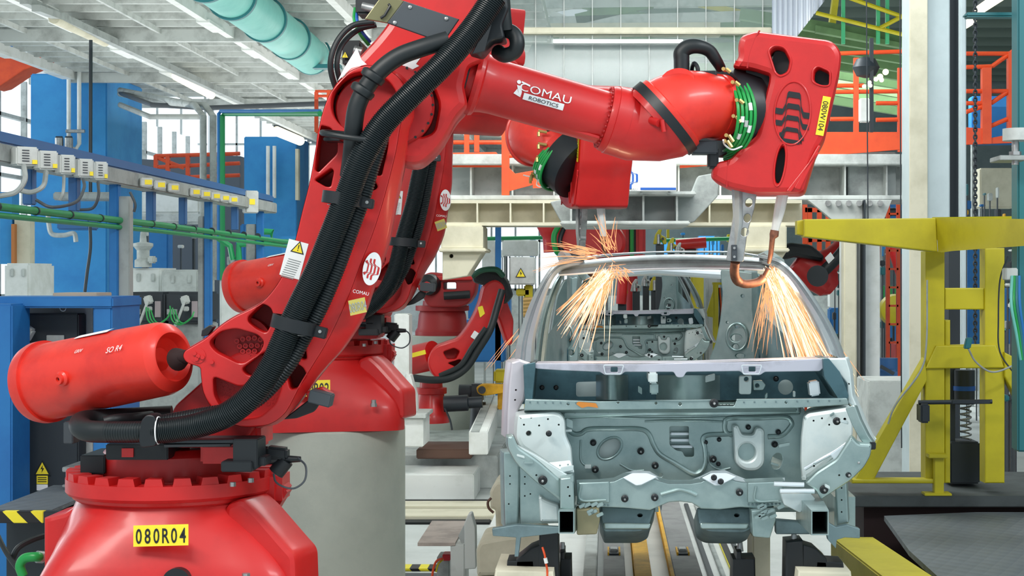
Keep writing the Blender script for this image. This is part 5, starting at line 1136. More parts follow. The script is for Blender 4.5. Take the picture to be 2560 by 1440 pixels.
mb = MB(); mb.plate(Pl(2120,530,16.35), [(2020,500),(2230,500),(2200,575),(2112,575)], [], .1, LGR, .004); mb.build('head_bracket', cz)
for i in range(6):
    mb = MB(); mb.cyl(P(2070+i*26,508,16.35), P(2070+i*26,508,16.25), .03, STL, 8); mb.build('bolt', cz)
mb = MB(); mb.box(2160,500,2164,1100,16.25,16.5,BLC); mb.build('cable', cz)
mb = MB(); mb.box(2120,380,2240,500,17.2,17.4,GRY,.01); thing1(mb, 'beam_web_plate', 'grey web plate of the gantry beam above the white leg', 'plate')
# lifting chain
ch = MB()
for i in range(95):
    y0 = -20+i*9.3; c = P(2438,y0,12.6); t = i % 2
    q = [c+Vector(((.011 if t else .004)*math.cos(a), (.004 if t else .011)*math.sin(a), .0185*math.sin(a)*(1.0 if t else 0)+(.0185*math.cos(a) if not t else 0))) for a in [2*math.pi*k/8 for k in range(9)]]
    q = [c+Vector((.013*math.cos(a) if t else 0, 0 if t else .013*math.cos(a), .02*math.sin(a))) for a in [2*math.pi*k/8 for k in range(9)]]
    ch.tube(q, .0065, BLC, 5, cap=False)
thing1(ch, 'lifting_chain', 'black link chain hanging right of the thin white tube', 'chain')
for x, lab in ((2166,'thin black cable hanging in front of the white gantry leg'),(2250,'thin black cable hanging left of the broad white column')):
    mb = MB(); mb.tube([P(x,-30,12.8), P(x+4,1120 if x > 2200 else 560,12.8)], .005, BLC, 6); thing1(mb, 'hanging_cable', lab, 'cable')
# yellow frame
FD = 10.6
z1_ = zr(-1.38); yf = empty('yellow_fixture', P(2410,1205,FD), 'large yellow steel frame with two posts, sloping braces and long cantilever arm at the right', 'frame')
def yb(nm, pts, D, t, b=.008):
    mb = MB(); mb.plate(Pl(pts[0][0], pts[0][1], D), pts, [], t, YEL, b); return mb.build(nm, yf)
yb('cantilever_arm', [(2010,548),(2340,545),(2345,630),(2010,592)], FD-.35, .16); yb('arm_tip', [(1992,552),(2012,549),(2012,590),(1992,586)], FD-.30, .10)
mb = MB(); A4 = [P(2340,545,FD-.35),P(2345,630,FD-.35),P(2345,630,FD-.15),P(2340,545,FD-.15)]; A5 = [P(2600,548,FD-1.6),P(2600,612,FD-1.6),P(2600,612,FD-1.4),P(2600,548,FD-1.4)]
mb.rings([A4,A5], YEL); mb.build('side_arm', yf); mb = MB(); mb.rings([[P(2330,543,FD-.2),P(2350,632,FD-.2),P(2350,632,FD-.1),P(2330,543,FD-.1)],[P(2570,540,FD+.4),P(2570,600,FD+.4),P(2570,600,FD+.5),P(2570,540,FD+.5)]], YEL); mb.build('rear_arm', yf)
yb('post', [(2313,628),(2362,628),(2362,1208),(2313,1208)], FD, .15); yb('post', [(2462,620),(2512,620),(2512,1208),(2462,1208)], FD, .15)
yb('post_flank', [(2362,800),(2376,800),(2376,1208),(2362,1208)], FD+.05, .1); yb('cross_beam', [(2362,720),(2462,720),(2462,774),(2362,774)], FD+.02, .12); yb('cross_beam', [(2340,864),(2490,862),(2512,920),(2313,922)], FD-.02, .14)
yb('brace', [(2313,895),(2318,950),(2180,1209),(2132,1209)], FD-.03, .12); yb('brace', [(2511,880),(2530,890),(2620,1090),(2620,1140),(2511,940)], FD-.03, .12)
yb('foot_rail', [(2130,1198),(2340,1198),(2340,1209),(2130,1209)], FD-.05, .1)
mb = MB(); mb.box(2336,1138,2360,1236,10.53,10.6,YEL,.004); mb.box(2322,1136,2370,1146,10.5,10.6,YEL,.004); mb.wbox(P(2308,0,10.55).x,P(2376,0,10.55).x,10.5,10.62,z1_,z1_+.015,YEL,.003); thing1(mb, 'yellow_stand', 'short yellow stop post on a foot plate in front of the yellow frame', 'stand')
mb = MB(); mb.box(2380,1000,2476,1010,10.4,10.45,BLC,.004); mb.cyl(P(2296,1006,10.42),P(2480,1004,10.42),.014,BLC,12); mb.box(2302,1010,2325,1058,10.35,10.5,BLC,.01); thing1(mb, 'clamp_bar', 'black horizontal clamp bar between the posts of the yellow frame', 'bar')
pc = empty('pneumatic_cylinder', P(2410,1200,11.0), 'black upright pneumatic cylinder with a blue band and spring inside the yellow frame', 'cylinder')
mb = MB(); mb.cyl(P(2410,925,11), P(2410,1010,11), .07, BLC, 24); mb.build('barrel', pc)
mb = MB(); mb.lathe(P(2410,976,11), (0,0,1), [(0,.073),(.03,.073)], BLW, 24); mb.build('blue_band', pc)
mb = MB(); c = P(2414,1100,11); mb.tube([c+Vector((.035*math.cos(t), .035*math.sin(t), .012*t/2)) for t in [k*.5 for k in range(76)]], .006, STL, 6); mb.build('spring', pc)
mb = MB(); mb.box(2375,1105,2450,1210,10.95,11.2,BLC,.01); mb.box(2376,920,2388,1120,11.0,11.1,BLC); mb.build('lower_block', pc)
mb = MB(); mb.wbox(P(2372,0,12).x,P(2400,0,12).x,12.0,12.2,0,P(0,600,12).z,BLC); thing1(mb, 'guide_rail', 'dark vertical guide rail behind the yellow frame opening', 'rail')
for pts, lab in (([(2318,700,10.5),(2316,860,10.48),(2300,930,10.46),(2240,1010,10.46),(2220,1060,10.46)],'thin grey cable running down the left post of the yellow frame'),([(2420,870,10.5),(2440,905,10.45),(2480,930,10.42),(2530,915,10.4),(2570,890,10.4)],'grey cable sagging across the lower cross beam of the yellow frame')):
    mb = MB(); mb.tube(pp(pts,6), .006, GRY, 6); thing1(mb, 'loose_cable', lab, 'cable')
mb = MB(); mb.tube(pp([(2520,640,10.4),(2500,700,10.42),(2496,800,10.42),(2500,880,10.42),(2540,940,10.4)],6), .005, BLC, 6); mb.obox(P(2420,858,10.4), Vector((.02,0,.0)), Vector((0,.02,0)), Vector((.008,0,.035)), DTL, .006); thing1(mb, 'limit_switch', 'small dark switch with cable on the yellow cross beam', 'switch')
# teal post with fittings at right edge
tp = empty('teal_post', P(2555,1200,9.6), 'teal steel post with bolts and pipes at the right edge', 'post')
mb = MB(); mb.box(2544,-40,2580,1130,9.6,9.75,DTL,.01); mb.build('shaft', tp)
mb = MB(); mb.box(2415,30,2580,42,9.9,10.0,DTL,.01); mb.build('arm', tp)
mb = MB(); mb.cyl(P(2545,352,9.4), P(2545,322,9.4), .085, LGR, 28); mb.build('rubber_foot', tp)
mb = MB(); mb.box(2500,388,2570,400,9.35,9.6,GRY,.003); mb.build('bracket', tp)
mb = MB(); mb.cyl(P(2538,412,9.4), P(2538,352,9.4), .02, STL, 12); mb.lathe(P(2538,388,9.4),(0,0,1),[(0,.035),(.02,.035)],STL,6); mb.build('bolt', tp)
mb = MB()
for i in range(4): mb.tube(pp([(2530+i*6,690,9.5),(2528+i*7,760,9.45),(2540+i*6,830,9.45),(2552+i*4,900,9.45)],5), .009, (TEAL, GHS, DTL, BLU)[i], 8)
mb.build('pneumatic_tubes', tp)
mb = MB(); mb.box(2515,670,2545,700,9.5,9.6,LGR,.005); mb.build('valve_block', tp)
# ladder
ld = empty('orange_ladder', P(2232,890,19), 'narrow orange ladder standing between the white leg and the broad white column', 'ladder')
for x in (2220,2246):
    mb = MB(); mb.wbox(P(x-4,0,19).x,P(x+5,0,19).x,19,19.06,0,P(0,420 if x < 2230 else 400,19).z,ORG); mb.build('stile', ld)
for y_ in range(440,890,46):
    mb = MB(); mb.box(2222,y_,2246,y_+5,19,19.04,ORG); mb.build('rung', ld)
oc = empty('orange_cage', P(2050,600,20), 'orange cage frame behind the yellow arm tip', 'frame')
for x0,y0,x1,y1 in ((2012,490,2012,610),(2024,520,2024,640),(2048,525,2048,660),(2070,525,2070,640),(1990,495,2030,495),(2012,525,2075,525),(2020,560,2075,560),(2020,600,2110,596),(2090,560,2090,640),(2106,540,2106,620),(2050,640,2110,600)):
    mb = MB(); mb.bar(P(x0,y0,20), P(x1,y1,20), .055, .055, ORG); mb.build('bar', oc)
mb = MB(); mb.wbox(P(2012,0,20).x,P(2018,0,20).x,20,20.06,0,P(0,600,20).z,ORG); mb.build('post', oc)
# spotlights cluster
sl_ = empty('lamp_cluster', P(2185,200,16), 'black dome and bright lamp cluster in front of the orange railing, upper right', 'lamp')
mb = MB(); mb.lathe(P(2165,195,16), (0,0,1), [(0,.02),(.02,.09),(.1,.13),(.18,.09),(.2,.03)], BLC, 24); mb.build('dome', sl_)
mb = MB(); mb.box(2175,95,2184,330,15.9,15.95,BLC); mb.build('pole', sl_)
for x, y_, r_ in ((2214,180,8),(2200,192,8),(2190,198,6),(2204,200,6),(2174,206,5),(2176,214,5),(2160,216,5),(2170,212,4)):
    mb = MB(); mb.lathe(P(x,y_,15.85), (0,-1,-.3), [(0,S(r_,16)),(.02,S(r_*.8,16))], GLW, 12); mb.build('bulb', sl_)
mb = MB(); mb.box(2150,245,2176,305,15.9,16.0,WHT,.01); thing1(mb, 'white_box', 'white junction box under the lamp cluster', 'box')
# platforms right
mb = MB(); z1 = zr(-1.38); mb.wbox(P(2110,0,10.6).x, 4.2, 10.5, 11.8, z1-.07, z1, mat('platform_grey', (.06,.07,.07), .6, noise=.5, nscale=3), .006); mb.wbox(P(2120,0,10.6).x+.1, 4.2, 10.6, 11.6, 0, z1-.07, PIT); thing1(mb, 'dark_platform', 'dark steel platform under the yellow frame', 'platform')
TRD = mat('tread_plate', (.28,.31,.33), .45, metal=.5, noise=.5, nscale=3, dark=(.16,.18,.2)); nt = TRD.node_tree
tc = nt.nodes.new('ShaderNodeTexCoord'); mp_ = nt.nodes.new('ShaderNodeMapping'); mp_.inputs['Scale'].default_value = (14,9,9); mp_.inputs['Rotation'].default_value = (0,0,.6)
vo = nt.nodes.new('ShaderNodeTexVoronoi'); vo.inputs['Scale'].default_value = 1.0; vo.inputs['Randomness'].default_value = 0
bp = nt.nodes.new('ShaderNodeBump'); bp.inputs['Strength'].default_value = .9; bp.inputs['Distance'].default_value = .01; bp.invert = True
nt.links.new(tc.outputs['Object'], mp_.inputs['Vector']); nt.links.new(mp_.outputs['Vector'], vo.inputs['Vector']); rp_ = nt.nodes.new('ShaderNodeValToRGB'); rp_.color_ramp.elements[0].position = .15; rp_.color_ramp.elements[0].color = (.38,.41,.43,1); rp_.color_ramp.elements[1].position = .42; rp_.color_ramp.elements[1].color = (.15,.17,.19,1); nt.links.new(vo.outputs['Distance'], rp_.inputs['Fac']); nt.links.new(rp_.outputs['Color'], nt.nodes['Principled BSDF'].inputs['Base Color']); nt.links.new(vo.outputs['Distance'], bp.inputs['Height']); nt.links.new(bp.outputs['Normal'], nt.nodes['Principled BSDF'].inputs['Normal'])  # bumps drawn lighter: wear, and relief highlights put into the colour
mb = MB(); z2 = zr(-1.475); xl = P(2170,0,9.6).x; mb.plate_ = None
V = [(P(2250,0,10.0).x,10.0),(P(2470,0,10.6).x,10.55),(4.3,9.9),(4.3,6.4),(P(2290,0,8.0).x,8.0)]
V = [(1.70,10.3),(2.3,10.46),(4.3,10.46),(4.3,6.6),(1.62,6.6),(1.62,9.0)]
n = len(V); mb.add([(x, y_, z2) for x, y_ in V]+[(x, y_, z2-.03) for x, y_ in V], [tuple(range(n)), tuple(range(n,2*n))]+[(i,(i+1) % n,n+(i+1) % n,n+i) for i in range(n)], TRD); mb.wbox(1.9,4.2,7.0,9.8,0,z2-.03,PIT)
thing1(mb, 'tread_plate', 'worn grey tread plate sloping across the lower right corner', 'floor plate')
mb = MB(); A_ = [P(2092,1318,9.3),P(2180,1306,9.3),P(2184,1350,9.3),P(2096,1395,9.3)]
mb.plate(Pl(2190,1380,7.9), [(2100,1344),(2178,1300),(2290,1412),(2262,1450),(2180,1450)], [], .2, YEL, .01); mb = MB()
a_, b_2 = P(2120,1330,9.2), P(2262,1440,7.3)
mb.bar(Vector((1.36,9.3,zr(-1.56))), Vector((1.36,6.6,zr(-1.42))), .24, .22, YEL, bev=.008); thing1(mb, 'yellow_curb', 'yellow box section curb along the tread plate, right of the car', 'curb')
mb = MB(); mb.wbox(1.75,3.0,6.8,7.6,z2,z2+.05,DGR,.004); thing1(mb, 'dark_mat', 'dark plate at the bottom right edge', 'plate')
mb = MB(); mb.wbox(P(2172,0,14.5).x,P(2290,0,14.5).x,14.5,15.2,0,P(0,952,14.5).z,LGR,.01); thing1(mb, 'control_cabinet', 'low pale grey cabinet right of the car behind the yellow brace', 'cabinet')
mb = MB(); mb.cyl(P(2218,950,17.5), P(2218,895,17.5), S(26,17.5), DBL, 24); mb.box(2195,925,2245,955,17.2,17.6,DBL,.02); mb.obox(P(2218,925,17.1),Vector((.07,0,-.04)),Vector((0,.01,0)),Vector((.01,0,.015)),DGR,.002); thing1(mb, 'blue_motor', 'dark blue motor at the foot of the orange ladder', 'motor')
for x0,x1,y0,y1,D,m,lab in ((2075,2112,770,850,24,BLU,'blue panel between the car pillar and the white leg'),(2200,2275,770,880,26,BLU,'blue panel behind the orange ladder'),(2202,2275,590,640,27,LBL,'light blue panel above the ladder panel'),(2420,2460,600,860,25,BLU,'blue locker seen through the yellow frame'),(2430,2545,240,360,28,BLU,'blue board behind the right orange railing'),(2200,2275,500,545,24,BLU,'blue beam end above the yellow arm'),(2075,2112,680,770,26,WHT,'white machine between car and white leg'),(2515,2545,720,860,20,BLU,'blue panel at the right edge behind the hoses'),(2205,2270,715,770,25.2,GHS,'green guard behind the ladder')):
    mb = MB(); mb.box(x0,y0,x1,y1,D,D+.3,m,.02); mb.wbox(P(x0+3,0,D).x,P(x0+8,0,D).x,D+.1,D+.2,0,P(0,y1,D).z,GRY); thing1(mb, 'machine_locker', lab, 'locker')
# ================================================================ left side
LX = -3.25
def lx(px): return -LX*0+LX*F/(px-VX)
tr = empty('cable_trunking', Vector((LX,12,zr(.70))), 'long blue and grey cable trunking running away above the left guard posts', 'trunking')
mb = MB(); mb.wbox(LX-.06,LX+.04,8.2,16.2,zr(.70),zr(.765),DBL,.01); mb.build('blue_beam', tr)
mb = MB(); mb.wbox(LX-.05,LX+.07,8.2,16.2,zr(.595),zr(.695),GRY,.008); mb.build('lower_channel', tr)
for i, (xa, xb, ya, yb_) in enumerate(((36,86,368,415),(92,136,378,425),(145,180,388,436),(191,226,398,444),(231,262,405,450))):
    bx = empty('junction_box', P((xa+xb)/2, yb_, lx((xa+xb)/2)-.12), 'grey slotted box on the trunking, %s' % ('nearest the left edge','next after the leftmost one','in front of the blue pillar edge','between the white pipes and the hanging rod','closest to the tall blue post')[i], 'junction box', 'grey slotted boxes on the trunking')
    D = lx((xa+xb)/2)-.4; q = Pl((xa+xb)/2,(ya+yb_)/2,D,38)
    mb = MB(); c = q.o; w_ = S(xb-xa,D)/2; h_ = S(yb_-ya,D)/2; mb.obox(c, q.u*w_*1.12, q.n*.05, Vector((0,0,h_)), LGR, .008); mb.build('case', bx)
    for k in range(5):
        mb = MB(); mb.obox(c+q.n*.052+Vector((0,0,h_*(.6-.28*k)))-q.u*w_*.2, q.u*w_*.35, q.n*.002, Vector((0,0,.0025)), DGR); mb.build('slot', bx)
    mb = MB(); mb.obox(c+q.n*.053+q.u*w_*.7+Vector((0,0,-h_*.6)), q.u*w_*.25, q.n*.002, Vector((0,0,h_*.22)), YLB); mb.build('yellow_tag', bx)
for i, x in enumerate((365,398,432,486,512,537,560,581)):
    D = lx(x)-.42; y_ = 688-.655/lx(x)*F
    mb = MB(); q = Pl(x,y_,D,30); mb.obox(q.o, q.u*.042, q.n*.03, Vector((0,0,.03)), LGR, .006); o = mb.build('socket_box'); 
    tag(o, 'small yellow-labelled box on the trunking, %s' % ('first beyond the tall blue post','second beyond the tall blue post','third beyond the tall blue post, left of a gap','first right of the gap','second right of the gap','third right of the gap','fourth right of the gap','last before the end box')[i], 'junction box', 'small yellow-labelled boxes on the trunking')
    mb = MB(); mb.obox(q.o+q.n*.031+q.u*.008, q.u*.024, q.n*.002, Vector((0,0,.016)), YLB); mb.build('yellow_label', o)
D = lx(630)-.4; mb = MB(); q = Pl(626,505,D,30); mb.obox(q.o, q.u*.06, q.n*.05, Vector((0,0,.10)), LGR, .008); o = thing1(mb, 'end_box', 'upright grey end box at the far end of the trunking', 'junction box'); mb = MB(); mb.obox(q.o+q.n*.051, q.u*.025, q.n*.002, Vector((0,0,.025)), YLB); mb.build('yellow_label', o)
# hanging stubs and tall posts
for x0,x1,ya,yb_,lab in ((55,80,410,512,'short blue stub under the leftmost boxes'),(170,192,432,528,'short blue stub before the tall blue post'),(364,383,468,553,'short blue stub right of the tall near post'),(446,462,484,562,'short blue stub in the middle of the far bay'),(577,592,505,575,'short blue stub before the end box')):
    D = lx((x0+x1)/2)+.02; mb = MB(); mb.box(x0,ya,x1,yb_,D,D+.08,DBL,.006); thing1(mb, 'hanging_stub', lab, 'post', 'blue stubs under the trunking')
for x0,x1,x2,ya,yg,lab in ((272,294,326,445,490,'nearest'),(510,526,500,500,540,'middle'),(640,656,620,505,560,'farthest')):
    D = lx((x0+x1)/2)-.05; e_ = empty('guard_post', Vector((P((x0+x1)/2,0,D).x, D, 0)), '%s tall blue post under the trunking with a grey channel beside it' % lab, 'post', 'blue guard posts')
    mb = MB(); a, b = P(x0,0,D).x, P(x1,0,D).x; mb.wbox(a,b,D,D+.08,0,P(0,ya,D).z,BLU,.006); mb.build('post', e_)
    mb = MB(); xg0, xg1 = (x1, x2) if x2 > x1 else (x2-4, x0); a, b = P(xg0,0,D+.05).x, P(xg1,0,D+.05).x; mb.wbox(a,b,D+.03,D+.12,0,P(0,yg,D).z,GRY,.006); mb.build('channel', e_)
# green pipes
gp = empty('green_pipe', Vector((LX,12,zr(.35))), 'pair of green pipes running level under the trunking along the left posts', 'pipe')
for dz, r_ in ((.36,.022),(.315,.016)):
    mb = MB(); mb.tube([Vector((LX+.05,8.3,zr(dz))),Vector((LX+.05,12,zr(dz))),Vector((LX+.05,17,zr(dz-.03)))], r_, GRN, 12); mb.build('pipe', gp)
for i in range(12):
    mb = MB(); mb.lathe(Vector((LX+.05,8.8+i*.6,zr(.36))), (0,1,0), [(0,.026),(.02,.026)], BLC, 12); mb.build('clamp', gp)
g3 = empty('green_pipe', P(562,690,22), 'bright green pipe rising beside the blue pipe and turning right at the ceiling', 'pipe')
mb = MB(); mb.tube([P(556,700,22),P(556,290,22),P(562,284,22),P(800,284,20)], .035, GRN, 10); mb.build('pipe', g3)
mb = MB(); mb.tube([P(547,700,22),P(547,284,22),P(552,278,22),P(800,278,20)], .025, BLU, 10); mb.build('pipe', g3)
g4 = empty('green_pipe', P(620,620,17), 'green pipe loop bending down between the posts above the second cylinder', 'pipe')
mb = MB(); mb.tube([P(545,595,17),P(575,615,17),P(582,650,17)], .03, GRN, 10); mb.build('pipe', g4)
mb = MB(); mb.tube([P(597,650,17),P(597,612,17),P(640,608,17),P(680,608,17),P(680,580,17),P(640,578,17)], .035, GRN, 10); mb.build('pipe', g4)
mb = MB(); mb.tube([P(640,603,19),P(780,606,19)], .03, GRN, 8); mb.build('pipe', g4)
mb = MB(); mb.tube([P(1195,597,26),P(1370,594,26)], .03, GRN, 8); mb.wbox(P(1246,0,26).x-.03,P(1246,0,26).x+.03,26,26.06,0,P(0,596,26).z,GRY); thing1(mb, 'green_pipe', 'thin green pipe seen under the cream beam left of the sparks', 'pipe')
mb = MB(); mb.tube([P(1640,602,26),P(1860,596,26)], .03, GRN, 8); mb.wbox(P(1850,0,26).x-.03,P(1850,0,26).x+.03,26,26.06,0,P(0,597,26).z,GRY); thing1(mb, 'green_pipe', 'thin green pipe behind the car roof between the two guns', 'pipe')
mb = MB(); mb.wbox(P(1238,0,24).x,P(1252,0,24).x,24,24.1,0,P(0,565,24).z,BLU); thing1(mb, 'blue_upright', 'blue upright behind the second robot, under the cream beam', 'post')
# grey conduits to the ceiling
for x, lab in ((508,'left one of two grey conduits rising to the ceiling'),(533,'right one of two grey conduits rising to the ceiling')):
    mb = MB(); mb.tube([P(x,700,24),P(x,290,24),P(x-20,264,24.5),P(400,246 if x < 520 else 254,26.5),P(300,226 if x < 520 else 234,27.6)], .05, GRY, 12); thing1(mb, 'conduit', lab, 'conduit', 'grey conduits')
mb = MB(); mb.tube([P(300,232,27.6),P(380,262,26),P(520,270,26),P(830,258,26)], .04, DGR, 10); thing1(mb, 'cross_pipe', 'dark pipe crossing under the ceiling between the pillars', 'pipe')
mb = MB(); mb.tube([P(300,262,27.6),P(375,292,27),P(500,292,27)], .045, GRY, 10); thing1(mb, 'cross_pipe', 'short grey pipe elbow right of the near blue pillar', 'pipe')
# white pipes on pillar
wp = empty('white_pipes', P(185,372,27.3), 'two white pipes with valves on the near blue pillar', 'pipe')
for x, y1_ in ((172,368),(198,360)):
    mb = MB(); mb.tube([P(x,165,27.3),P(x,y1_,27.3)]+([P(x-8,372,27.3),P(165,374,27.3)] if x > 180 else []), .035, WHT, 10); mb.build('pipe', wp)
mb = MB(); mb.cyl(P(165,328,27.2),P(212,328,27.2),.03,STL,8); mb.build('cross_link', wp)
for x in (148,172):
    mb = MB(); mb.cyl(P(x,345,27.2),P(x,378,27.2),.07,STL,10); mb.cyl(P(x-8,345,27.2),P(x+8,345,27.2),.03,BLC,8); mb.build('valve', wp)
w2 = empty('white_pipes', P(675,500,39.8), 'two white pipes on the far blue pillar', 'pipe')
for x in (670,686):
    mb = MB(); mb.tube([P(x,365,39.8),P(x,495,39.8)], .045, WHT, 10); mb.build('pipe', w2)
mb = MB(); mb.box(738,372,746,500,39.8,40,CRM); mb.build('side_strip', w2)
mb = MB(); mb.tube([P(227,100,20),P(226,480,20)], .022, BLC, 8); thing1(mb, 'hanging_rod', 'dark rod hanging from the ceiling in front of the near blue pillar', 'rod')
# duct
du = empty('ventilation_duct', Vector((-4.05,17,zr(3.0))), 'large teal round duct under the ceiling, left of the robot elbow', 'duct')
mb = MB(); mb.cyl(Vector((-4.05,12,zr(3.05))), Vector((-4.05,23,zr(3.0))), .25, TEAL, 40); mb.build('tube', du)
for D in (14.6,16.9,18.1,19.8,21.4,23):
    mb = MB(); mb.lathe(Vector((-4.05,D,zr(3.02))), (0,1,0), [(0,.25),(0,.275),(.07,.275),(.07,.25)], DTL, 40, cap=False); mb.build('band', du)
mb = MB(); mb.box(758,160,850,170,22.5,22.7,DTL); mb.build('bracket', du)
# lamps under ceiling
def tube_lamp(x0,y0,x1,y1,lab,lit=True,zc_=3.12,r_=.07,D0=None,D1=None):
    D0 = D0 or zc_*F/(VY-y0); D1 = D1 or zc_*F/(VY-y1); a, b = P(x0,y0,D0), P(x1,y1,D1); e_ = empty('ceiling_lamp', (a+b)/2, lab, 'lamp', 'tube lamps under the ceiling')
    mb = MB(); mb.tube([a,b], r_, GLW if lit else CRM, 14); mb.build('tube_cover', e_)
    mb = MB(); mb.bar(a+Vector((0,0,r_)), b+Vector((0,0,r_)), r_*1.3, .05, DGR); mb.build('rail', e_)
tube_lamp(440,190,528,238,'lit tube lamp under the ceiling between the blue pillars'); tube_lamp(135,45,262,104,'unlit beige tube lamp under the ceiling at the upper left',False)
tube_lamp(692,328,750,352,'lit tube lamp right of the green pipe, near the elbow',r_=.11); tube_lamp(1278,345,1298,368,'lit tube lamp seen below the forearm',zc_=3.1,r_=.14,D0=38,D1=36)
tube_lamp(1252,310,1268,335,'smaller lit lamp above the one below the forearm',zc_=3.1,r_=.11,D0=42,D1=40); tube_lamp(2444,28,2512,-18,'lit tube lamp at the upper right corner',D0=18,D1=15,r_=.05); tube_lamp(2414,62,2432,50,'small lit lamp beside the chain at the upper right',D0=26,D1=25,r_=.06)
mb = MB(); mb.bar(P(90,20,9.5+10),P(290,96,20.5+3),.1,.08,GRY); mb.bar(P(60,0,19.4),P(640,270,30),.1,.09,GRY); thing1(mb, 'lamp_rail', 'grey mounting rail running along the ceiling beside the lamps', 'rail')
# cabinets at the left
cf = empty('robot_cabinet', P(110,1440,9.6), 'near black control cabinet in a blue frame at the left edge, with warning sign', 'cabinet')
mb = MB(); mb.box(-60,760,30,1500,9.4,9.7,BLU,.01); mb.build('frame_post', cf)
mb = MB(); mb.box(-60,742,282,770,9.6,10.2,BLU,.01); mb.build('frame_top', cf)
mb = MB(); mb.box(232,762,280,1500,9.62,10.2,BLU,.01); mb.build('frame_post', cf)
mb = MB(); mb.box(26,762,236,1200,10.0,10.5,LGR,.01); mb.build('grey_panel', cf)
mb = MB(); mb.box(28,784,196,1500,9.85,10.0,BLC,.008); mb.build('door', cf)
for x_ in (60,158):
    mb = MB(); c = P(x_,770,9.8); mb.tube([c+Vector((.018*math.cos(t),0,.018*math.sin(t))) for t in [2*math.pi*k/16 for k in range(17)]], .004, STL, 6); mb.build('lifting_eye', cf)
mb = MB(); mb.obox(P(66,832,9.75), Vector((.03,0,-.02)), Vector((0,.04,0)), Vector((.02,0,.035)), LGR, .01); mb.cyl(P(62,845,9.75),P(52,868,9.75),.03,LGR,16); mb.tube(pp([(54,860,9.75),(44,900,9.74),(34,950,9.72),(22,1010,9.7),(30,1060,9.7)],5), .018, GRY, 12); mb.build('plug', cf)
mb = MB(); mb.box(116,838,160,858,9.83,9.85,GRY,.002); mb.build('name_plate', cf)
WP = Pl(106,1185,9.84); mb = MB(); warn_tri(mb, WP, *WP.ab(106,1170), .085, 0, True); mb.poly(WP, rect(92,1189,120,1210), YLB, -.003); mb.poly(WP, rect(92,1211,120,1226), WLB, -.003)
for k in range(3): mb.poly(WP, rect(95,1193+k*5,117,1195+k*5), BLK, -.004)
mb.build('warning_sign', cf)
mb = MB(); mb.tube(pp([(28,1030,9.8),(45,1028,9.78),(70,1010,9.76),(90,990,9.76)],6), .008, GHS, 8); mb.build('green_cable', cf)
mb = MB(); mb.tube(pp([(28,1045,9.8),(55,1042,9.78),(78,1034,9.76)],6), .008, GHS, 8); mb.build('green_cable', cf)
mb = MB(); mb.box(155,1168,200,1180,8.8,9.5,STL,.003); mb.box(155,1212,200,1218,8.8,9.5,STL,.003); mb.build('shelf_bracket', cf)
HZ = mat('hazard_stripes', (.8,.7,.05), .5); nt = HZ.node_tree; tc = nt.nodes.new('ShaderNodeTexCoord'); sx_ = nt.nodes.new('ShaderNodeSeparateXYZ'); ad = nt.nodes.new('ShaderNodeMath'); ad.operation = 'ADD'; ml = nt.nodes.new('ShaderNodeMath'); ml.operation = 'MULTIPLY'; ml.inputs[1].default_value = 7.5; fr_ = nt.nodes.new('ShaderNodeMath'); fr_.operation = 'FRACT'; gt = nt.nodes.new('ShaderNodeMath'); gt.operation = 'GREATER_THAN'; gt.inputs[1].default_value = .5; mx = nt.nodes.new('ShaderNodeMix'); mx.data_type = 'RGBA'; mx.inputs['A'].default_value = (.01,.01,.012,1); mx.inputs['B'].default_value = (.85,.74,.03,1)
nt.links.new(tc.outputs['Object'], sx_.inputs[0]); nt.links.new(sx_.outputs['X'], ad.inputs[0]); nt.links.new(sx_.outputs['Z'], ad.inputs[1]); nt.links.new(ad.outputs[0], ml.inputs[0]); nt.links.new(ml.outputs[0], fr_.inputs[0]); nt.links.new(fr_.outputs[0], gt.inputs[0]); nt.links.new(gt.outputs[0], mx.inputs['Factor']); nt.links.new(mx.outputs['Result'], nt.nodes['Principled BSDF'].inputs['Base Color'])
st = empty('tread_step', P(100,1440,8.4), 'tread plate step with black and yellow hazard edge left of the robot base', 'step')
z3 = P(0,1278,8.0).z; mb = MB(); mb.wbox(P(-40,0,8.0).x, P(205,0,8.5).x, 8.05, 9.0, z3-.02, z3, TRD, .004); mb.build('tread', st)
mb = MB(); mb.box(-60,1279,108,1308,8.0,8.05,HZ,.003); mb.build('hazard_edge', st); mb = MB(); mb.box(108,1279,190,1306,8.0,8.05,BLC,.003); mb.build('front_edge', st)
mb = MB(); mb.wbox(P(-40,0,8.0).x, P(190,0,8.5).x, 8.3, 8.95, 0, z3-.06, BLC); mb.build('support', st)
mb = MB(); mb.tube(pp([(58,1440,7.6),(50,1415,7.6),(62,1396,7.6),(90,1392,7.6),(108,1394,7.65)],6), .022, GHS, 12); mb.cyl(P(92,1392,7.62),P(108,1393,7.64),.028,STL,12); thing1(mb, 'green_hose', 'green hose with metal coupling at the bottom left corner', 'hose')
mb = MB()
mb.tube(pp([(-10,1330,7.9),(15,1380,7.8),(50,1430,7.7)],5), .012, RUB, 8); mb.tube(pp([(30,1400,7.8),(45,1370,7.8),(80,1350,7.85),(110,1340,7.9)],5), .014, RUB, 8); thing1(mb, 'black_cables', 'black cables lying behind the green hose at the bottom left', 'cable')
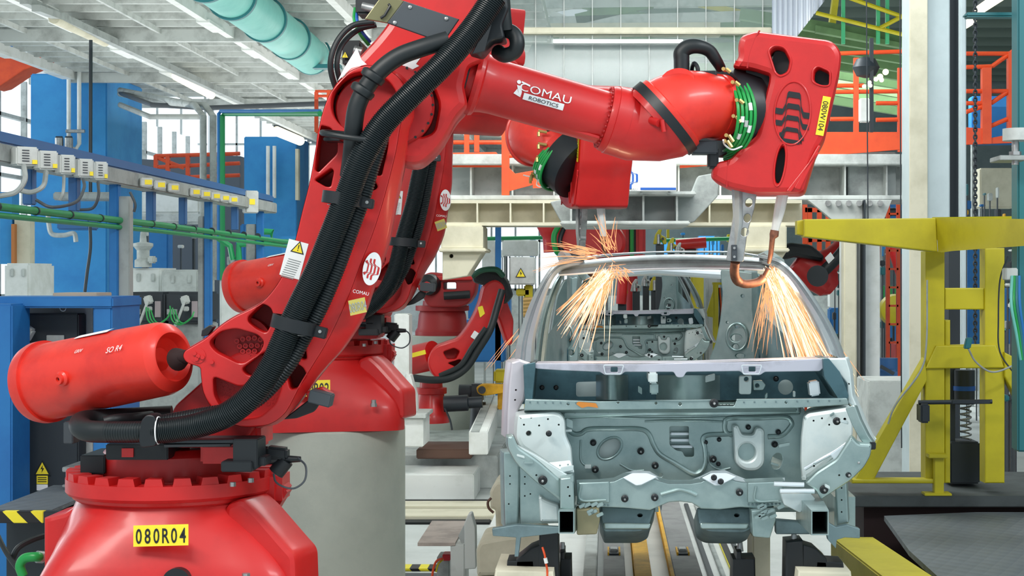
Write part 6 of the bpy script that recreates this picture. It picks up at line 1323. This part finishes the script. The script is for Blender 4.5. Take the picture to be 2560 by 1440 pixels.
# further controllers
for i, (xa, xb, lab) in enumerate(((322,412,'left one of two black controller cabinets behind the near cylinder'),(414,508,'right one of two black controller cabinets behind the near cylinder'))):
    e_ = empty('robot_cabinet', P((xa+xb)/2,1200,14.5), lab, 'cabinet', 'black controller cabinets'); dx = xa-322
    mb = MB(); mb.box(xa,730,xb,808,14.5,15.1,BLC,.02); mb.build('body', e_)
    mb = MB(); mb.tube([P(370+dx,752,14.35),P(352+dx,800,14.35),P(345+dx,815,14.35)], .012, LGR, 8); mb.obox(P(371+dx,750,14.4),Vector((.03,0,.01)),Vector((0,.04,0)),Vector((-.01,0,.035)),LGR,.01); mb.obox(P(373+dx,772,14.4),Vector((.02,0,0)),Vector((0,.03,0)),Vector((0,0,.02)),LGR,.006); mb.build('plug', e_)
    mb = MB(); mb.box(387+dx,753,401+dx,793,14.48,14.5,mat('grey_pink_label', (.40,.34,.36), .6)); mb.build('label_strip', e_)
    mb = MB(); mb.box(325+dx,773,350+dx,786,14.47,14.5,GRY); mb.build('name_plate', e_)
    for k in range(3):
        mb = MB(); mb.tube(pp([(425+k*6-60*(1-i),765+k*5,14.35),(430+k*8-60*(1-i),800,14.3),(450+k*5-60*(1-i),812-k*2,14.3),(478-60*(1-i),795,14.3),(485-60*(1-i),780,14.35)],5), .007, GHS, 6); mb.build('green_cable', e_)
mb = MB(); mb.box(322,809,512,1100,14.6,15.1,GRY,.01); mb.wbox(P(322,0,14.6).x,P(512,0,14.6).x,14.6,15.1,0,P(0,1098,14.6).z,GRY); thing1(mb, 'cabinet_plinth', 'grey plinth under the two black controllers', 'plinth')
for xa,xb,ya,yb_,D,m,lab,nm in ((322,402,670,728,24,WHT,'low white cabinet between the tall posts','white_cabinet'),(403,496,674,728,23.5,LGR,'low light grey cabinet with two handles, between the posts','white_cabinet'),(10,74,658,745,22,WHT,'white cabinet at the far left beside the blue pillar','white_cabinet'),(548,640,690,820,22,WHT,'pale cabinet left of the second cylinder','white_cabinet')):
    mb = MB(); mb.wbox(P(xa,0,D).x,P(xb,0,D).x,D,D+1,0,P(0,ya,D).z,m,.03); o = thing1(mb, nm, lab, 'cabinet')
    for hx in (xa+(xb-xa)*.3, xa+(xb-xa)*.75):
        mb = MB(); mb.box(hx-5,ya+14,hx+5,ya+34,D-.03,D,LGR,.01); mb.build('handle', o)
mb = MB(); mb.lathe(P(358,668,24), (0,0,1), [(0,.12),(.1,.12),(.12,.09),(.24,.09),(.3,.14),(.34,.14),(.36,.05),(.5,.04),(.52,.0)], LGR, 20); mb.box(368,640,384,658,23.8,24,LGR,.02); thing1(mb, 'white_machine', 'small white machine standing on the low white cabinet', 'machine')
mb = MB(); mb.box(142,545,222,574,26,26.5,DBL,.02); mb.box(132,480,280,500,26.5,27,GRY,.02); thing1(mb, 'wall_box', 'dark blue box mounted on the near blue pillar', 'box')
mb = MB(); mb.tube(pp([(120,530,27.2),(122,560,27.2),(130,585,27.2),(160,588,27.2),(185,584,27.2),(190,605,27.2)],5), .04, LGR, 8); thing1(mb, 'grey_conduit', 'thin grey conduit bending on the near blue pillar', 'conduit')
mb = MB(); mb.tube(pp([(225,560,20),(226,620,20),(218,680,20),(212,730,20)],5), .02, DGR, 6); thing1(mb, 'hanging_cable', 'dark cable dangling in front of the near blue pillar', 'cable')
for k, pts in enumerate(([(60,415,8.9),(62,450,8.8),(40,480,8.8),(0,490,8.8)],[(115,430,9.2),(108,465,9.1),(80,480,9.1),(50,476,9.1)],[(160,440,9.5),(158,480,9.4),(150,500,9.4)],[(90,500,9.0),(130,518,9.0),(190,505,9.2),(210,470,9.4),(208,448,9.5)],[(245,455,10),(246,490,9.9),(232,520,9.9),(200,525,9.9)],[(325,480,11),(338,510,11),(335,530,11)])):
    mb = MB(); mb.tube(pp(pts,6), .014 if k < 2 else .009, GRY if k < 3 else DGR, 8); thing1(mb, 'trunking_cable', 'grey cable hanging from the boxes of the trunking, %s' % ('leftmost with yellow rings','second from the left edge','third from the left edge','long sagging loop','at the tall near post','just right of the tall near post')[k], 'cable', 'cables under the trunking')
mb = MB(); mb.box(132,732,242,742,10.0,10.3,mat('beige_wood', (.5,.4,.3), .7),.003); thing1(mb, 'wooden_board', 'beige board lying on the blue cabinet frame', 'board')
mb = MB(); mb.box(28,560,36,660,24,24.2,mat('brown_strip', (.5,.18,.05), .6)); mb.box(36,540,75,660,24.1,24.3,CRM); mb.box(0,480,30,660,24.1,24.4,LBL); thing1(mb, 'far_doorway', 'cream and blue doorway far back at the left edge', 'doorway')
mb = MB(); mb.plate(Pl(450,420,55), [(310,395),(400,400),(440,385),(600,390),(600,861),(310,861)], [], 1, mat('dark_machinery', (.10,.12,.15), .7), .02); thing1(mb, 'dark_machinery', 'dark far machinery behind the distant orange railing', 'machinery')
mb = MB(); mb.wbox(P(320,0,36).x,P(326,0,36).x,36,36.3,0,P(0,535,36).z,LGR); mb.box(310,480,500,535,36,36.5,WHT,.05); mb.box(310,535,505,560,35,35.5,LGR,.05); thing1(mb, 'white_duct', 'long white duct behind the trunking, right of the near blue pillar', 'duct')
for x0,x1,lab in ((372,420,'blue post far back between the near posts'),(600,612,'thin blue post left of the far pillar')):
    mb = MB(); mb.wbox(P(x0,0,26).x,P(x1,0,26).x,26,26.3,0,P(0,560,26).z,BLU,.02); thing1(mb, 'blue_upright', lab, 'post')
# ================================================================ conveyor under the car
def Z(d): return zr(d)
def wb(nm, x0,x1,y0,y1,z0,z1,m,label,cat,group=None,bev=.004):
    mb = MB(); mb.wbox(x0,x1,y0,y1,z0,z1,m,bev); return tag(mb.build(nm), label, cat, group)
zt = Z(-1.76)
def lrail(xc, w_, label, m, y0=6.5, y1=15.0, edge=False, clip=None):
    e_ = empty('conveyor_rail', (xc, y0, 0), label, 'rail', 'lengthwise conveyor rails')
    mb = MB(); mb.wbox(xc-w_/2, xc+w_/2, y0, y1, zt-.12, zt, m, .006); mb.build('bar', e_)
    for yy in (7.0, 10.5, 14): mb = MB(); mb.wbox(xc-w_*.3, xc+w_*.3, yy, yy+.15, Z(-1.92), zt-.12, DGR); mb.build('leg', e_)
    if edge: mb = MB(); mb.wbox(xc-w_/2-.022, xc-w_/2, y0, y1, zt-.05, zt+.004, AMB, .003); mb.build('yellow_edge', e_)
    if clip:
        mb = MB(); mb.wbox(xc-.035, xc+.035, clip, clip+.22, zt, zt+.012, BLC, .003); mb.wbox(xc-.022, xc+.022, clip+.06, clip+.16, zt+.012, zt+.03, STL, .003); mb.wbox(xc-.04, xc-.03, clip, clip+.22, zt, zt+.02, AMB); mb.wbox(xc+.03, xc+.04, clip, clip+.22, zt, zt+.02, AMB); mb.build('clip', e_)
BRD = mat('worn_grey_rail', (.26,.26,.26), .5, noise=.5, nscale=6, dark=(.17,.17,.17))
lrail(.48, .165, 'wide grey rail with a yellow left edge, running away between the floor bulges', BRD, edge=True, clip=10.55)
lrail(.045, .13, 'narrower grey rail left of the yellow rail', BRD, clip=10.55)
lrail(.215, .10, 'bright yellow rail between the two grey rails', AMB)
lrail(-.10, .08, 'pale grey rail left of the narrower grey rail', LGR)
for xc, w_, m, lab in ((.66,.035,DGR,'first dark strip right of the wide grey rail'),(.74,.03,GRY,'grey strip left of the dashed strip'),(.90,.03,DGR,'dark strip right of the dashed strip')):
    wb('floor_strip', xc-w_/2, xc+w_/2, 8.5, 14, Z(-1.9)-.02, Z(-1.9), m, lab, 'strip')
wb('dashed_strip', .80, .85, 8.5, 14, Z(-1.9)-.02, Z(-1.9)+.002, HZ, 'yellow and black dashed strip running away under the car, right of centre', 'strip')
wb('conveyor_deck', -.9, 1.5, 6.4, 14.5, 0, Z(-1.92)-.0, mat('deck_white', (.66,.68,.66), .5, noise=.5, nscale=2, dark=(.5,.52,.5)), 'pale conveyor deck under the first car', 'deck')
mb = MB(); mb.wbox(-1.2, 1.55, 9.75, 9.95, Z(-1.92), Z(-1.79), GRY, .006); mb.wbox(-1.2, 1.55, 9.744, 9.75, Z(-1.90), Z(-1.82), HZ); thing1(mb, 'cross_rail', 'grey cross rail with yellow dashes at the bottom edge under the car', 'rail')
def support(pts, label, pad, D=7.05, pin=None, extra=None):
    e_ = empty('car_support', P(pts[0][0][0], 1460, D+.1), label, 'support', 'black car supports')
    for k, p_ in enumerate(pts):
        if isinstance(p_, list): mb = MB(); mb.plate(Pl(p_[0][0], p_[0][1], D), p_, [], .16, BLK, .006); mb.build('block', e_)
    if pad: mb = MB(); mb.plate(Pl(pad[0][0], pad[0][1], D-.1), pad, [], .4, CRM, .01); mb.build('pad', e_)
    mb = MB(); mb.cyl(P(pin[0],pin[1]+26,D+.08), P(pin[0],pin[1],D+.08), .016, STL, 14, .010); mb.build('locating_pin', e_)
    mb = MB(); q = P(pts[0][0][0] if isinstance(pts[0], list) else pts[0][0], 1500, D+.1); mb.wbox(q.x-.02, q.x+.14, D, D+.3, Z(-1.92), q.z+.06, DGR); mb.build('column', e_); return e_
s1 = support([[(1348,1332),(1396,1328),(1398,1500),(1345,1500)], [(1290,1400),(1325,1372),(1350,1362),(1350,1420),(1288,1420)], [(1268,1402),(1335,1400),(1338,1426),(1266,1424)]], 'black car support with wedge at the left under the sill, orange wire on it', [(1238,1424),(1384,1428),(1392,1520),(1222,1520)], pin=(1362,1318))
mb = MB(); mb.tube(pp([(1356,1368,6.95),(1362,1388,6.94),(1364,1404,6.94),(1368,1425,6.95),(1368,1450,6.95)],6), .0045, ORG, 6); mb.tube([P(1363,1395,6.94),P(1366,1408,6.94)], .008, WHT, 8); mb.build('orange_wire', s1)
support([[(1400,1396),(1428,1396),(1430,1500),(1398,1500)], [(1400,1380),(1412,1378),(1412,1400),(1400,1400)]], 'small black support block just right of the orange wire', None, pin=(1406,1356), D=7.3)
support([[(1966,1356),(2008,1352),(2012,1500),(1964,1500)], [(2008,1362),(2040,1372),(2066,1396),(2070,1420),(2008,1420)], [(2040,1402),(2108,1406),(2112,1430),(2038,1430)]], 'black car support with wedge at the right under the sill', [(1995,1426),(2128,1430),(2140,1520),(1985,1520)], pin=(1985,1330))
support([[(1832,1398),(1888,1396),(1890,1500),(1830,1500)], [(1842,1380),(1854,1378),(1856,1400),(1840,1400)]], 'small black support block at the bottom edge, left of the cream post', None, pin=(1850,1352), D=7.3)
mb = MB(); a, b = P(1880,0,8.6).x, P(1926,0,8.6).x; mb.wbox(a, b, 8.6, 8.9, 0, P(0,1335,8.6).z, CRM, .01); thing1(mb, 'cream_post', 'square cream post under the right floor bulge', 'post')
# supports of the second car
for x in (-.1, .8): wb('car_stand', x-.05, x+.05, 18.1, 18.4, 0, P(1700,1330,7.2).z+.02, DGR, 'dark stand under the second car, %s side' % ('left' if x < 0 else 'right'), 'stand')
# cream housings left of the car
mb = MB(); mb.plate(Pl(1260,1390,9.2), rc([(1190,1372),(1200,1354),(1250,1344),(1300,1338),(1330,1326),(1350,1330),(1368,1350),(1360,1440),(1192,1440)],8), [], .5, CRM, .02); a, b = P(1196,0,9.4).x, P(1350,0,9.4).x; mb.wbox(a,b,9.3,9.6,Z(-1.92),P(0,1440,9.3).z,CRM); thing1(mb, 'cream_housing', 'low cream housing under the left sill of the car', 'housing')
mb = MB(); mb.plate(Pl(1250,1260,9.4), rc([(1232,1214),(1242,1204),(1262,1206),(1264,1330),(1240,1330),(1238,1275),(1226,1270),(1224,1230)],5), [], .4, CRM, .015); mb.tube(pp([(1228,1245,9.3),(1220,1255,9.3),(1222,1270,9.3),(1234,1282,9.3)],5), .008, BRN, 6); a, b = P(1238,0,9.5).x, P(1262,0,9.5).x; mb.wbox(a,b,9.45,9.7,Z(-1.92),P(0,1330,9.5).z,CRM); thing1(mb, 'cream_motor_housing', 'upright cream housing with a dark cable beside the left sill', 'housing')
TAN = mat('tan_plate', (.42,.36,.32), .55, noise=.5, nscale=5)
e_ = empty('guide_bracket', P(1150,1440,10.4), 'grey bracket with a tan top plate and upright fin, bottom centre left', 'bracket')
zz = P(0,1357,10.0).z; mb = MB(); V = [P(1044,1357,10.0),P(1138,1357,10.0),P(1168,1302,10.9),P(1080,1302,10.9)]; V = [Vector((v.x,v.y,zz)) for v in V]; mb.add(V+[v-Vector((0,0,.02)) for v in V], [(0,1,2,3),(4,5,6,7),(0,1,5,4),(1,2,6,5),(2,3,7,6),(3,0,4,7)], TAN); mb.build('top_plate', e_)
mb = MB(); mb.box(1126,1362,1162,1600,10.0,10.3,LGR,.006); mb.build('leg', e_)
mb = MB(); mb.plate(Pl(1175,1350,10.0), rc([(1160,1310),(1170,1286),(1178,1284),(1188,1320),(1190,1422),(1162,1424)],4), [], .12, LGR, .006); mb.build('fin', e_)
mb = MB(); mb.plate(Pl(1150,1330,10.05), [(1145,1340),(1164,1305),(1164,1380)], [], .1, GRY, .004); mb.build('gusset', e_)
mb = MB(); mb.box(1092,1392,1124,1560,10.6,10.8,GRY,.006); mb.box(1106,1386,1126,1402,10.58,10.7,mat('valve_red', (.5,.01,.02), .4),.004); mb.tube(pp([(1108,1396,10.5),(1092,1402,10.5),(1084,1420,10.5),(1080,1445,10.5)],5), .008, ORG, 6); mb.tube(pp([(1108,1398,10.52),(1096,1410,10.5),(1090,1430,10.5)],5), .006, YEL, 6); thing1(mb, 'valve_box', 'grey box with red top and orange wires at the bottom, left of the bracket', 'box')
# cross tracks on the floor at the left
def ctrack(nm, y0, y1, x0, x1, m, label, ht=.12, D=None):
    """a low rail lying across the hall, top face between the picture rows y0 and y1"""
    Da = D or (H-ht)*F/(y1-VY); Db = (H-ht)*F/(y0-VY); a, b = P(x0,0,Da).x, P(x1,0,Da).x
    mb = MB(); mb.wbox(a, b, Da, Db, 0, ht, m, .008); return tag(mb.build(nm), label, 'track', 'cross tracks on the floor')
ctrack('cross_track', 1116, 1128, 820, 1262, GRY, 'dark grey cross track just beyond the white machine bed', .22)
ctrack('cross_track', 1163, 1186, 820, 1185, WHT, 'white cross track shaped like a long box, ending left of the car', .26)
ctrack('cross_track', 1248, 1256, 820, 1240, mat('black_gap', (.01,.012,.012), .7), 'black slot across the white floor behind the cream track', .03)
ctrack('cross_track', 1252, 1266, 820, 1240, CRM, 'upper cream cross track left of the car', .06)
ctrack('cross_track', 1272, 1290, 820, 1240, CRM, 'lower cream cross track left of the car', .05)
ctrack('cross_track', 1298, 1306, 820, 1225, MT['black_gap'], 'black slot nearer than the cream tracks', .02)
ctrack('cross_track', 1410, 1422, 780, 1100, HZ, 'yellow dashed strip across the floor at the bottom, behind the valve box', .02)
ctrack('cross_track', 1432, 1470, 780, 1100, DGR, 'dark strip across the floor at the very bottom', .01)
mb = MB(); mb.obox(P(1040,1303,15.0), Vector((.06,0,0)), Vector((0,.06,0)), Vector((0,0,.012)), TEAL, .005); thing1(mb, 'blue_clamp', 'small teal clamp lying on the cross track', 'clamp')
D = 18.5; mb = MB(); a, b = P(960,0,D).x, P(1262,0,D).x; mb.wbox(a, b, D-1.2, D+3.5, 0, .34, LGR, .01); thing1(mb, 'machine_bed', 'low pale machine bed under the bent red robot', 'machine bed')
e_ = empty('white_stand', P(1020,1110,D-.5), 'white post with heavy ribbed foot right of the second robot', 'stand'); D0 = 16.6
mb = MB(); mb.box(985,785,1022,1060,D0,D0+.3,WHT,.01); mb.build('post', e_)
mb = MB(); mb.plate(Pl(1030,1000,D0-.05), [(1014,935),(1026,938),(1040,990),(1042,1050),(1012,1060)], [], .2, WHT, .008); mb.build('rib', e_)
mb = MB(); mb.box(996,1044,1058,1118,D0-.3,D0+.3,WHT,.01); mb.box(990,1036,1064,1046,D0-.35,D0+.35,LGR,.004); mb.build('foot', e_)
mb = MB(); mb.obox(Vector((P(1110,0,17).x, 17.4, .39)), Vector((.28,0,0)), Vector((0,.4,0)), Vector((0,0,.05)), BRN, .01); thing1(mb, 'brown_skid', 'dark brown low frame under the bent red robot', 'frame')
mb = MB(); mb.bar(P(1196,1108,15.8), P(1236,1012,19.5), .18, .22, WHT, bev=.008); mb.bar(P(1188,1112,15.8)+Vector((0,0,.12)), P(1228,1010,19.5)+Vector((0,0,.12)), .08, .02, GRY); thing1(mb, 'white_girder', 'white girder with grey top running away, left of the car body', 'girder')
e_ = empty('gear_motor', P(1190,1000,18.2), 'grey gear motor beside the yellow clamp machine, left of the car', 'motor')
mb = MB(); mb.cyl(P(1148,982,18.2),P(1178,982,18.2),.09,BLC,20); mb.build('motor', e_); mb = MB(); mb.obox(P(1192,982,18.2),Vector((.07,0,0)),Vector((0,.1,0)),Vector((0,0,.1)),DGR,.02); mb.lathe(P(1196,1005,18.2),(0,0,-1),[(0,.08),(.35,.1)],DGR,16); mb.build('gearbox', e_)
e_ = empty('yellow_clamp_machine', P(1240,1020,18), 'yellow clamp machine with a black hub, left of the near car body', 'machine')
mb = MB(); mb.plate(Pl(1220,975,17.8), rc([(1190,968),(1205,960),(1262,962),(1262,982),(1210,990),(1194,984)],6), [circ(1205,975,6)], .15, AMB, .01); mb.build('arm', e_)
mb = MB(); mb.box(1244,968,1272,1024,18,18.4,AMB,.01); mb.box(1234,925,1266,958,18,18.3,YEL,.02); mb.build('body', e_); mb = MB(); mb.cyl(P(1205,975,17.85),P(1205,975,17.7),.04,BLC,16); mb.build('hub', e_)
mb = MB(); mb.box(1238,1024,1272,1070,18,18.4,GRY,.01); mb.build('foot', e_)
e_ = empty('electrical_box', P(1304,712,13.5), 'grey electrical box with a yellow warning triangle left of the car roof', 'electrical box')
mb = MB(); mb.box(1273,642,1336,712,13.5,13.8,LGR,.01); mb.build('case', e_)
mb = MB(); q = Pl(1302,682,13.49); warn_tri(mb, q, 0, 0, .075, 0, True); mb.build('warning_sign', e_)
mb = MB(); mb.wbox(P(1310,0,13.6).x,P(1330,0,13.6).x,13.6,13.75,0,P(0,712,13.6).z,YEL,.01); mb.box(1290,722,1325,740,13.6,13.75,YEL,.01); mb.build('yellow_stand', e_)
mb = MB(); mb.box(1308,745,1332,800,13.5,13.6,BLC,.02)
for k in range(5): mb.tube([P(1308,750+k*9,13.48),P(1332,748+k*9,13.48)], .02, BRS, 8)
mb.build('coil', e_)
for xa,xb,ya,yb_,D,m,lab in ((1140,1262,800,905,24,BLU,'wide blue panel behind the bent robot arm'),(1170,1200,700,800,25,BLU,'narrow blue panel behind the dark red robot'),(1262,1275,720,800,24,BLU,'blue strip left of the electrical box'),(700,745,590,760,22,LBL,'blue machine panel behind the second cylinder'),(1205,1240,600,690,27,WHT,'white locker under the green pipe, left of the sparks'),(1255,1345,600,640,27,WHT,'long white locker behind the electrical box'),(1640,1730,600,660,30,LBL,'light blue machine behind the roof, between the guns'),(1745,1800,590,650,30,LBL,'light blue machine left of the steel jaw'),(2450,2540,420,520,26,CRM,'cream machine head behind the chain')):
    mb = MB(); mb.box(xa,ya,xb,yb_,D,D+.4,m,.02); mb.wbox(P(xa+3,0,D).x,P(xa+8,0,D).x,D+.1,D+.2,0,P(0,yb_,D).z,GRY); thing1(mb, 'machine_locker', lab, 'locker')
# machines visible through the windscreen
e_ = empty('yellow_column', P(1752,900,22.9), 'bright yellow column right of the second car body', 'column')
mb = MB(); mb.box(1728,660,1768,900,22.9,23.2,YEL,.02); mb.wbox(P(1728,0,22.9).x,P(1768,0,22.9).x,22.9,23.2,0,P(0,899,22.9).z,YEL); mb.build('shaft', e_)
mb = MB(); mb.box(1783,706,1796,880,18.4,18.5,YEL,.005); mb.box(1783,706,1812,712,18.4,18.6,YEL,.003); mb.plate(Pl(1775,770,18.4), [(1785,720),(1788,795),(1764,790)], [], .05, YEL, .003); mb.wbox(P(1784,0,18.4).x,P(1795,0,18.4).x,18.4,18.5,0,P(0,880,18.4).z,YEL); mb.build('side_bracket', e_)
mb = MB()
for k in range(5): mb.tube(pp([(1796+k*3,720,18.6),(1800+k*3,780,18.5),(1796+k*2,840,18.5),(1788+k,890,18.5)],5), .012, (BLK,ORG,GRY,BLW,BLK)[k], 6)
mb.build('hoses', e_)
mb = MB(); mb.wbox(P(1765,0,19.5).x,P(1800,0,19.5).x,19.5,20,0,P(0,680,19.5).z,LGR,.03); thing1(mb, 'grey_locker', 'pale grey locker with rounded corners seen through the windscreen, right', 'locker')
random.seed(11)
def clampm(x, y, s, D, label, m=YEL):
    e_ = empty('clamp_unit', P(x, y+s*.6, D), label, 'clamp unit', 'clamp units between the cars')
    mb = MB(); mb.plate(Pl(x,y,D), rc([(x-s*.5,y+s*.6),(x-s*.35,y-s*.1),(x-s*.05,y-s*.55),(x+s*.15,y-s*.5),(x+s*.05,y-s*.1),(x+s*.45,y+s*.1),(x+s*.5,y+s*.6),(x+s*.2,y+s*.6),(x+s*.15,y+s*.3),(x-s*.1,y+s*.25),(x-s*.2,y+s*.6)],s*.1), [], .12, m, .01); mb.build('jaw', e_)
    mb = MB(); mb.cyl(P(x-s*.1,y-s*.1,D-.02),P(x-s*.1,y+s*.6,D-.05),S(s*.12,D),STL,10); mb.build('cylinder', e_)
    mb = MB(); mb.cyl(P(x+s*.2,y+s*.2,D-.03),P(x+s*.2,y+s*.2,D),S(s*.1,D),BLC,10); mb.build('pivot', e_)
    mb = MB(); mb.wbox(P(x-s*.3,0,D).x,P(x+s*.3,0,D).x,D,D+.15,0,P(0,y+s*.6,D).z,BLC); mb.build('column', e_)
for x, y, s, D, lab, m in ((1640,705,36,23.5,'largest yellow clamp seen through both windscreens, right',YEL),(1500,715,26,23.3,'small yellow clamp at the left inside the far windscreen',YEL),(1590,712,28,23.8,'steel clamp in the middle of the far windscreen',LGR),(1615,700,26,24,'steel clamp left of the largest yellow one',LGR),(1560,722,20,23.2,'little yellow clamp low in the far windscreen',AMB),(1650,590,34,23,'yellow clamp standing above the roof, left of the jaw',YEL),(1682,612,34,22.6,'yellow clamp above the roof, nearer to the jaw',YEL),(1700,620,26,22.2,'grey clamp above the roof beside the yellow ones',LGR)):
    clampm(x, y, s, D, lab, m)
mb = MB(); mb.cyl(P(1553,760,22.5),P(1560,660,22.5),S(13,22.5),RED,18); mb.box(1545,650,1572,668,22.4,22.7,RED,.02); mb.wbox(P(1545,0,22.5).x,P(1562,0,22.5).x,22.5,22.8,0,P(0,750,22.5).z,BLC); thing1(mb, 'red_robot_stub', 'short red arm standing inside the view through both windscreens', 'arm')
mb = MB(); mb.cyl(P(1690,612,24),P(1765,606,24),S(14,24),RED,18); mb.wbox(P(1700,0,24).x,P(1740,0,24).x,24,24.3,0,P(0,612,24).z,BLC); thing1(mb, 'red_drum', 'lying red drum behind the roof, left of the steel jaw', 'drum')
# low clutter of far cell equipment
def cell(x0, x1, y0, y1, D, seed, label, cols, n=14):
    random.seed(seed); e_ = empty('cell_equipment', P((x0+x1)/2, y1, D), label, 'equipment', 'far production cell equipment')
    for i in range(n):
        x = x0+random.random()*(x1-x0); y_ = y0+random.random()*(y1-y0); w_ = 3+random.random()*12; h_ = 4+random.random()*26; d = D+random.random()*1.5; m = cols[int(random.random()*len(cols))]
        mb = MB(); mb.box(x-w_/2, y_-h_/2, x+w_/2, y_+h_/2, d, d+.15, m, .01); mb.wbox(P(x-1,0,d).x,P(x+1,0,d).x,d+.05,d+.1,0,P(0,y_+h_/2,d).z,DGR); mb.build('unit', e_)
cell(1475,1665,665,735,25.6,1,'jumble of grey and yellow units seen through both windscreens',(BLC,WHT,YEL,GRY,LGR,BLU,BLC),20)
cell(1200,1345,585,640,28,2,'grey and white units far back under the cream beam, left',(WHT,LGR,GRY,BLC,BLU,DTL),16)
cell(2080,2110,660,900,22,3,'dark and white units between the car pillar and the white leg',(BLC,WHT,DTL,BLU,GRY),12)
cell(2204,2274,600,940,21.4,4,'dark units, cables and boxes behind the orange ladder',(BLC,WHT,DTL,BLU,GRY,BLC,DGR),22)
cell(2418,2545,470,560,24,5,'mixed units above the yellow beam at the right',(BLU,LGR,AMB,DTL,BLC),12)
cell(2515,2545,620,1090,14,6,'pipework units behind the teal post',(DTL,TEAL,GRY,BLC,WHT),18)
cell(1640,1850,575,640,27,7,'units and lockers beyond the roof between the guns',(WHT,LBL,YEL,GRY,BLU),14)
cell(560,730,590,690,27,8,'white and blue units behind the second cylinder',(WHT,LBL,LGR,BLU),14)
cell(330,500,580,660,30,9,'pale units in front of the bright windows, left',(WHT,LGR,WHT,GRY),10)
# low wall of lockers far back, right half
wb('far_platform', P(1262,0,32).x, 12, 32, 33, 0, P(0,740,32).z, GRY, 'long grey low platform far behind the cars', 'platform')
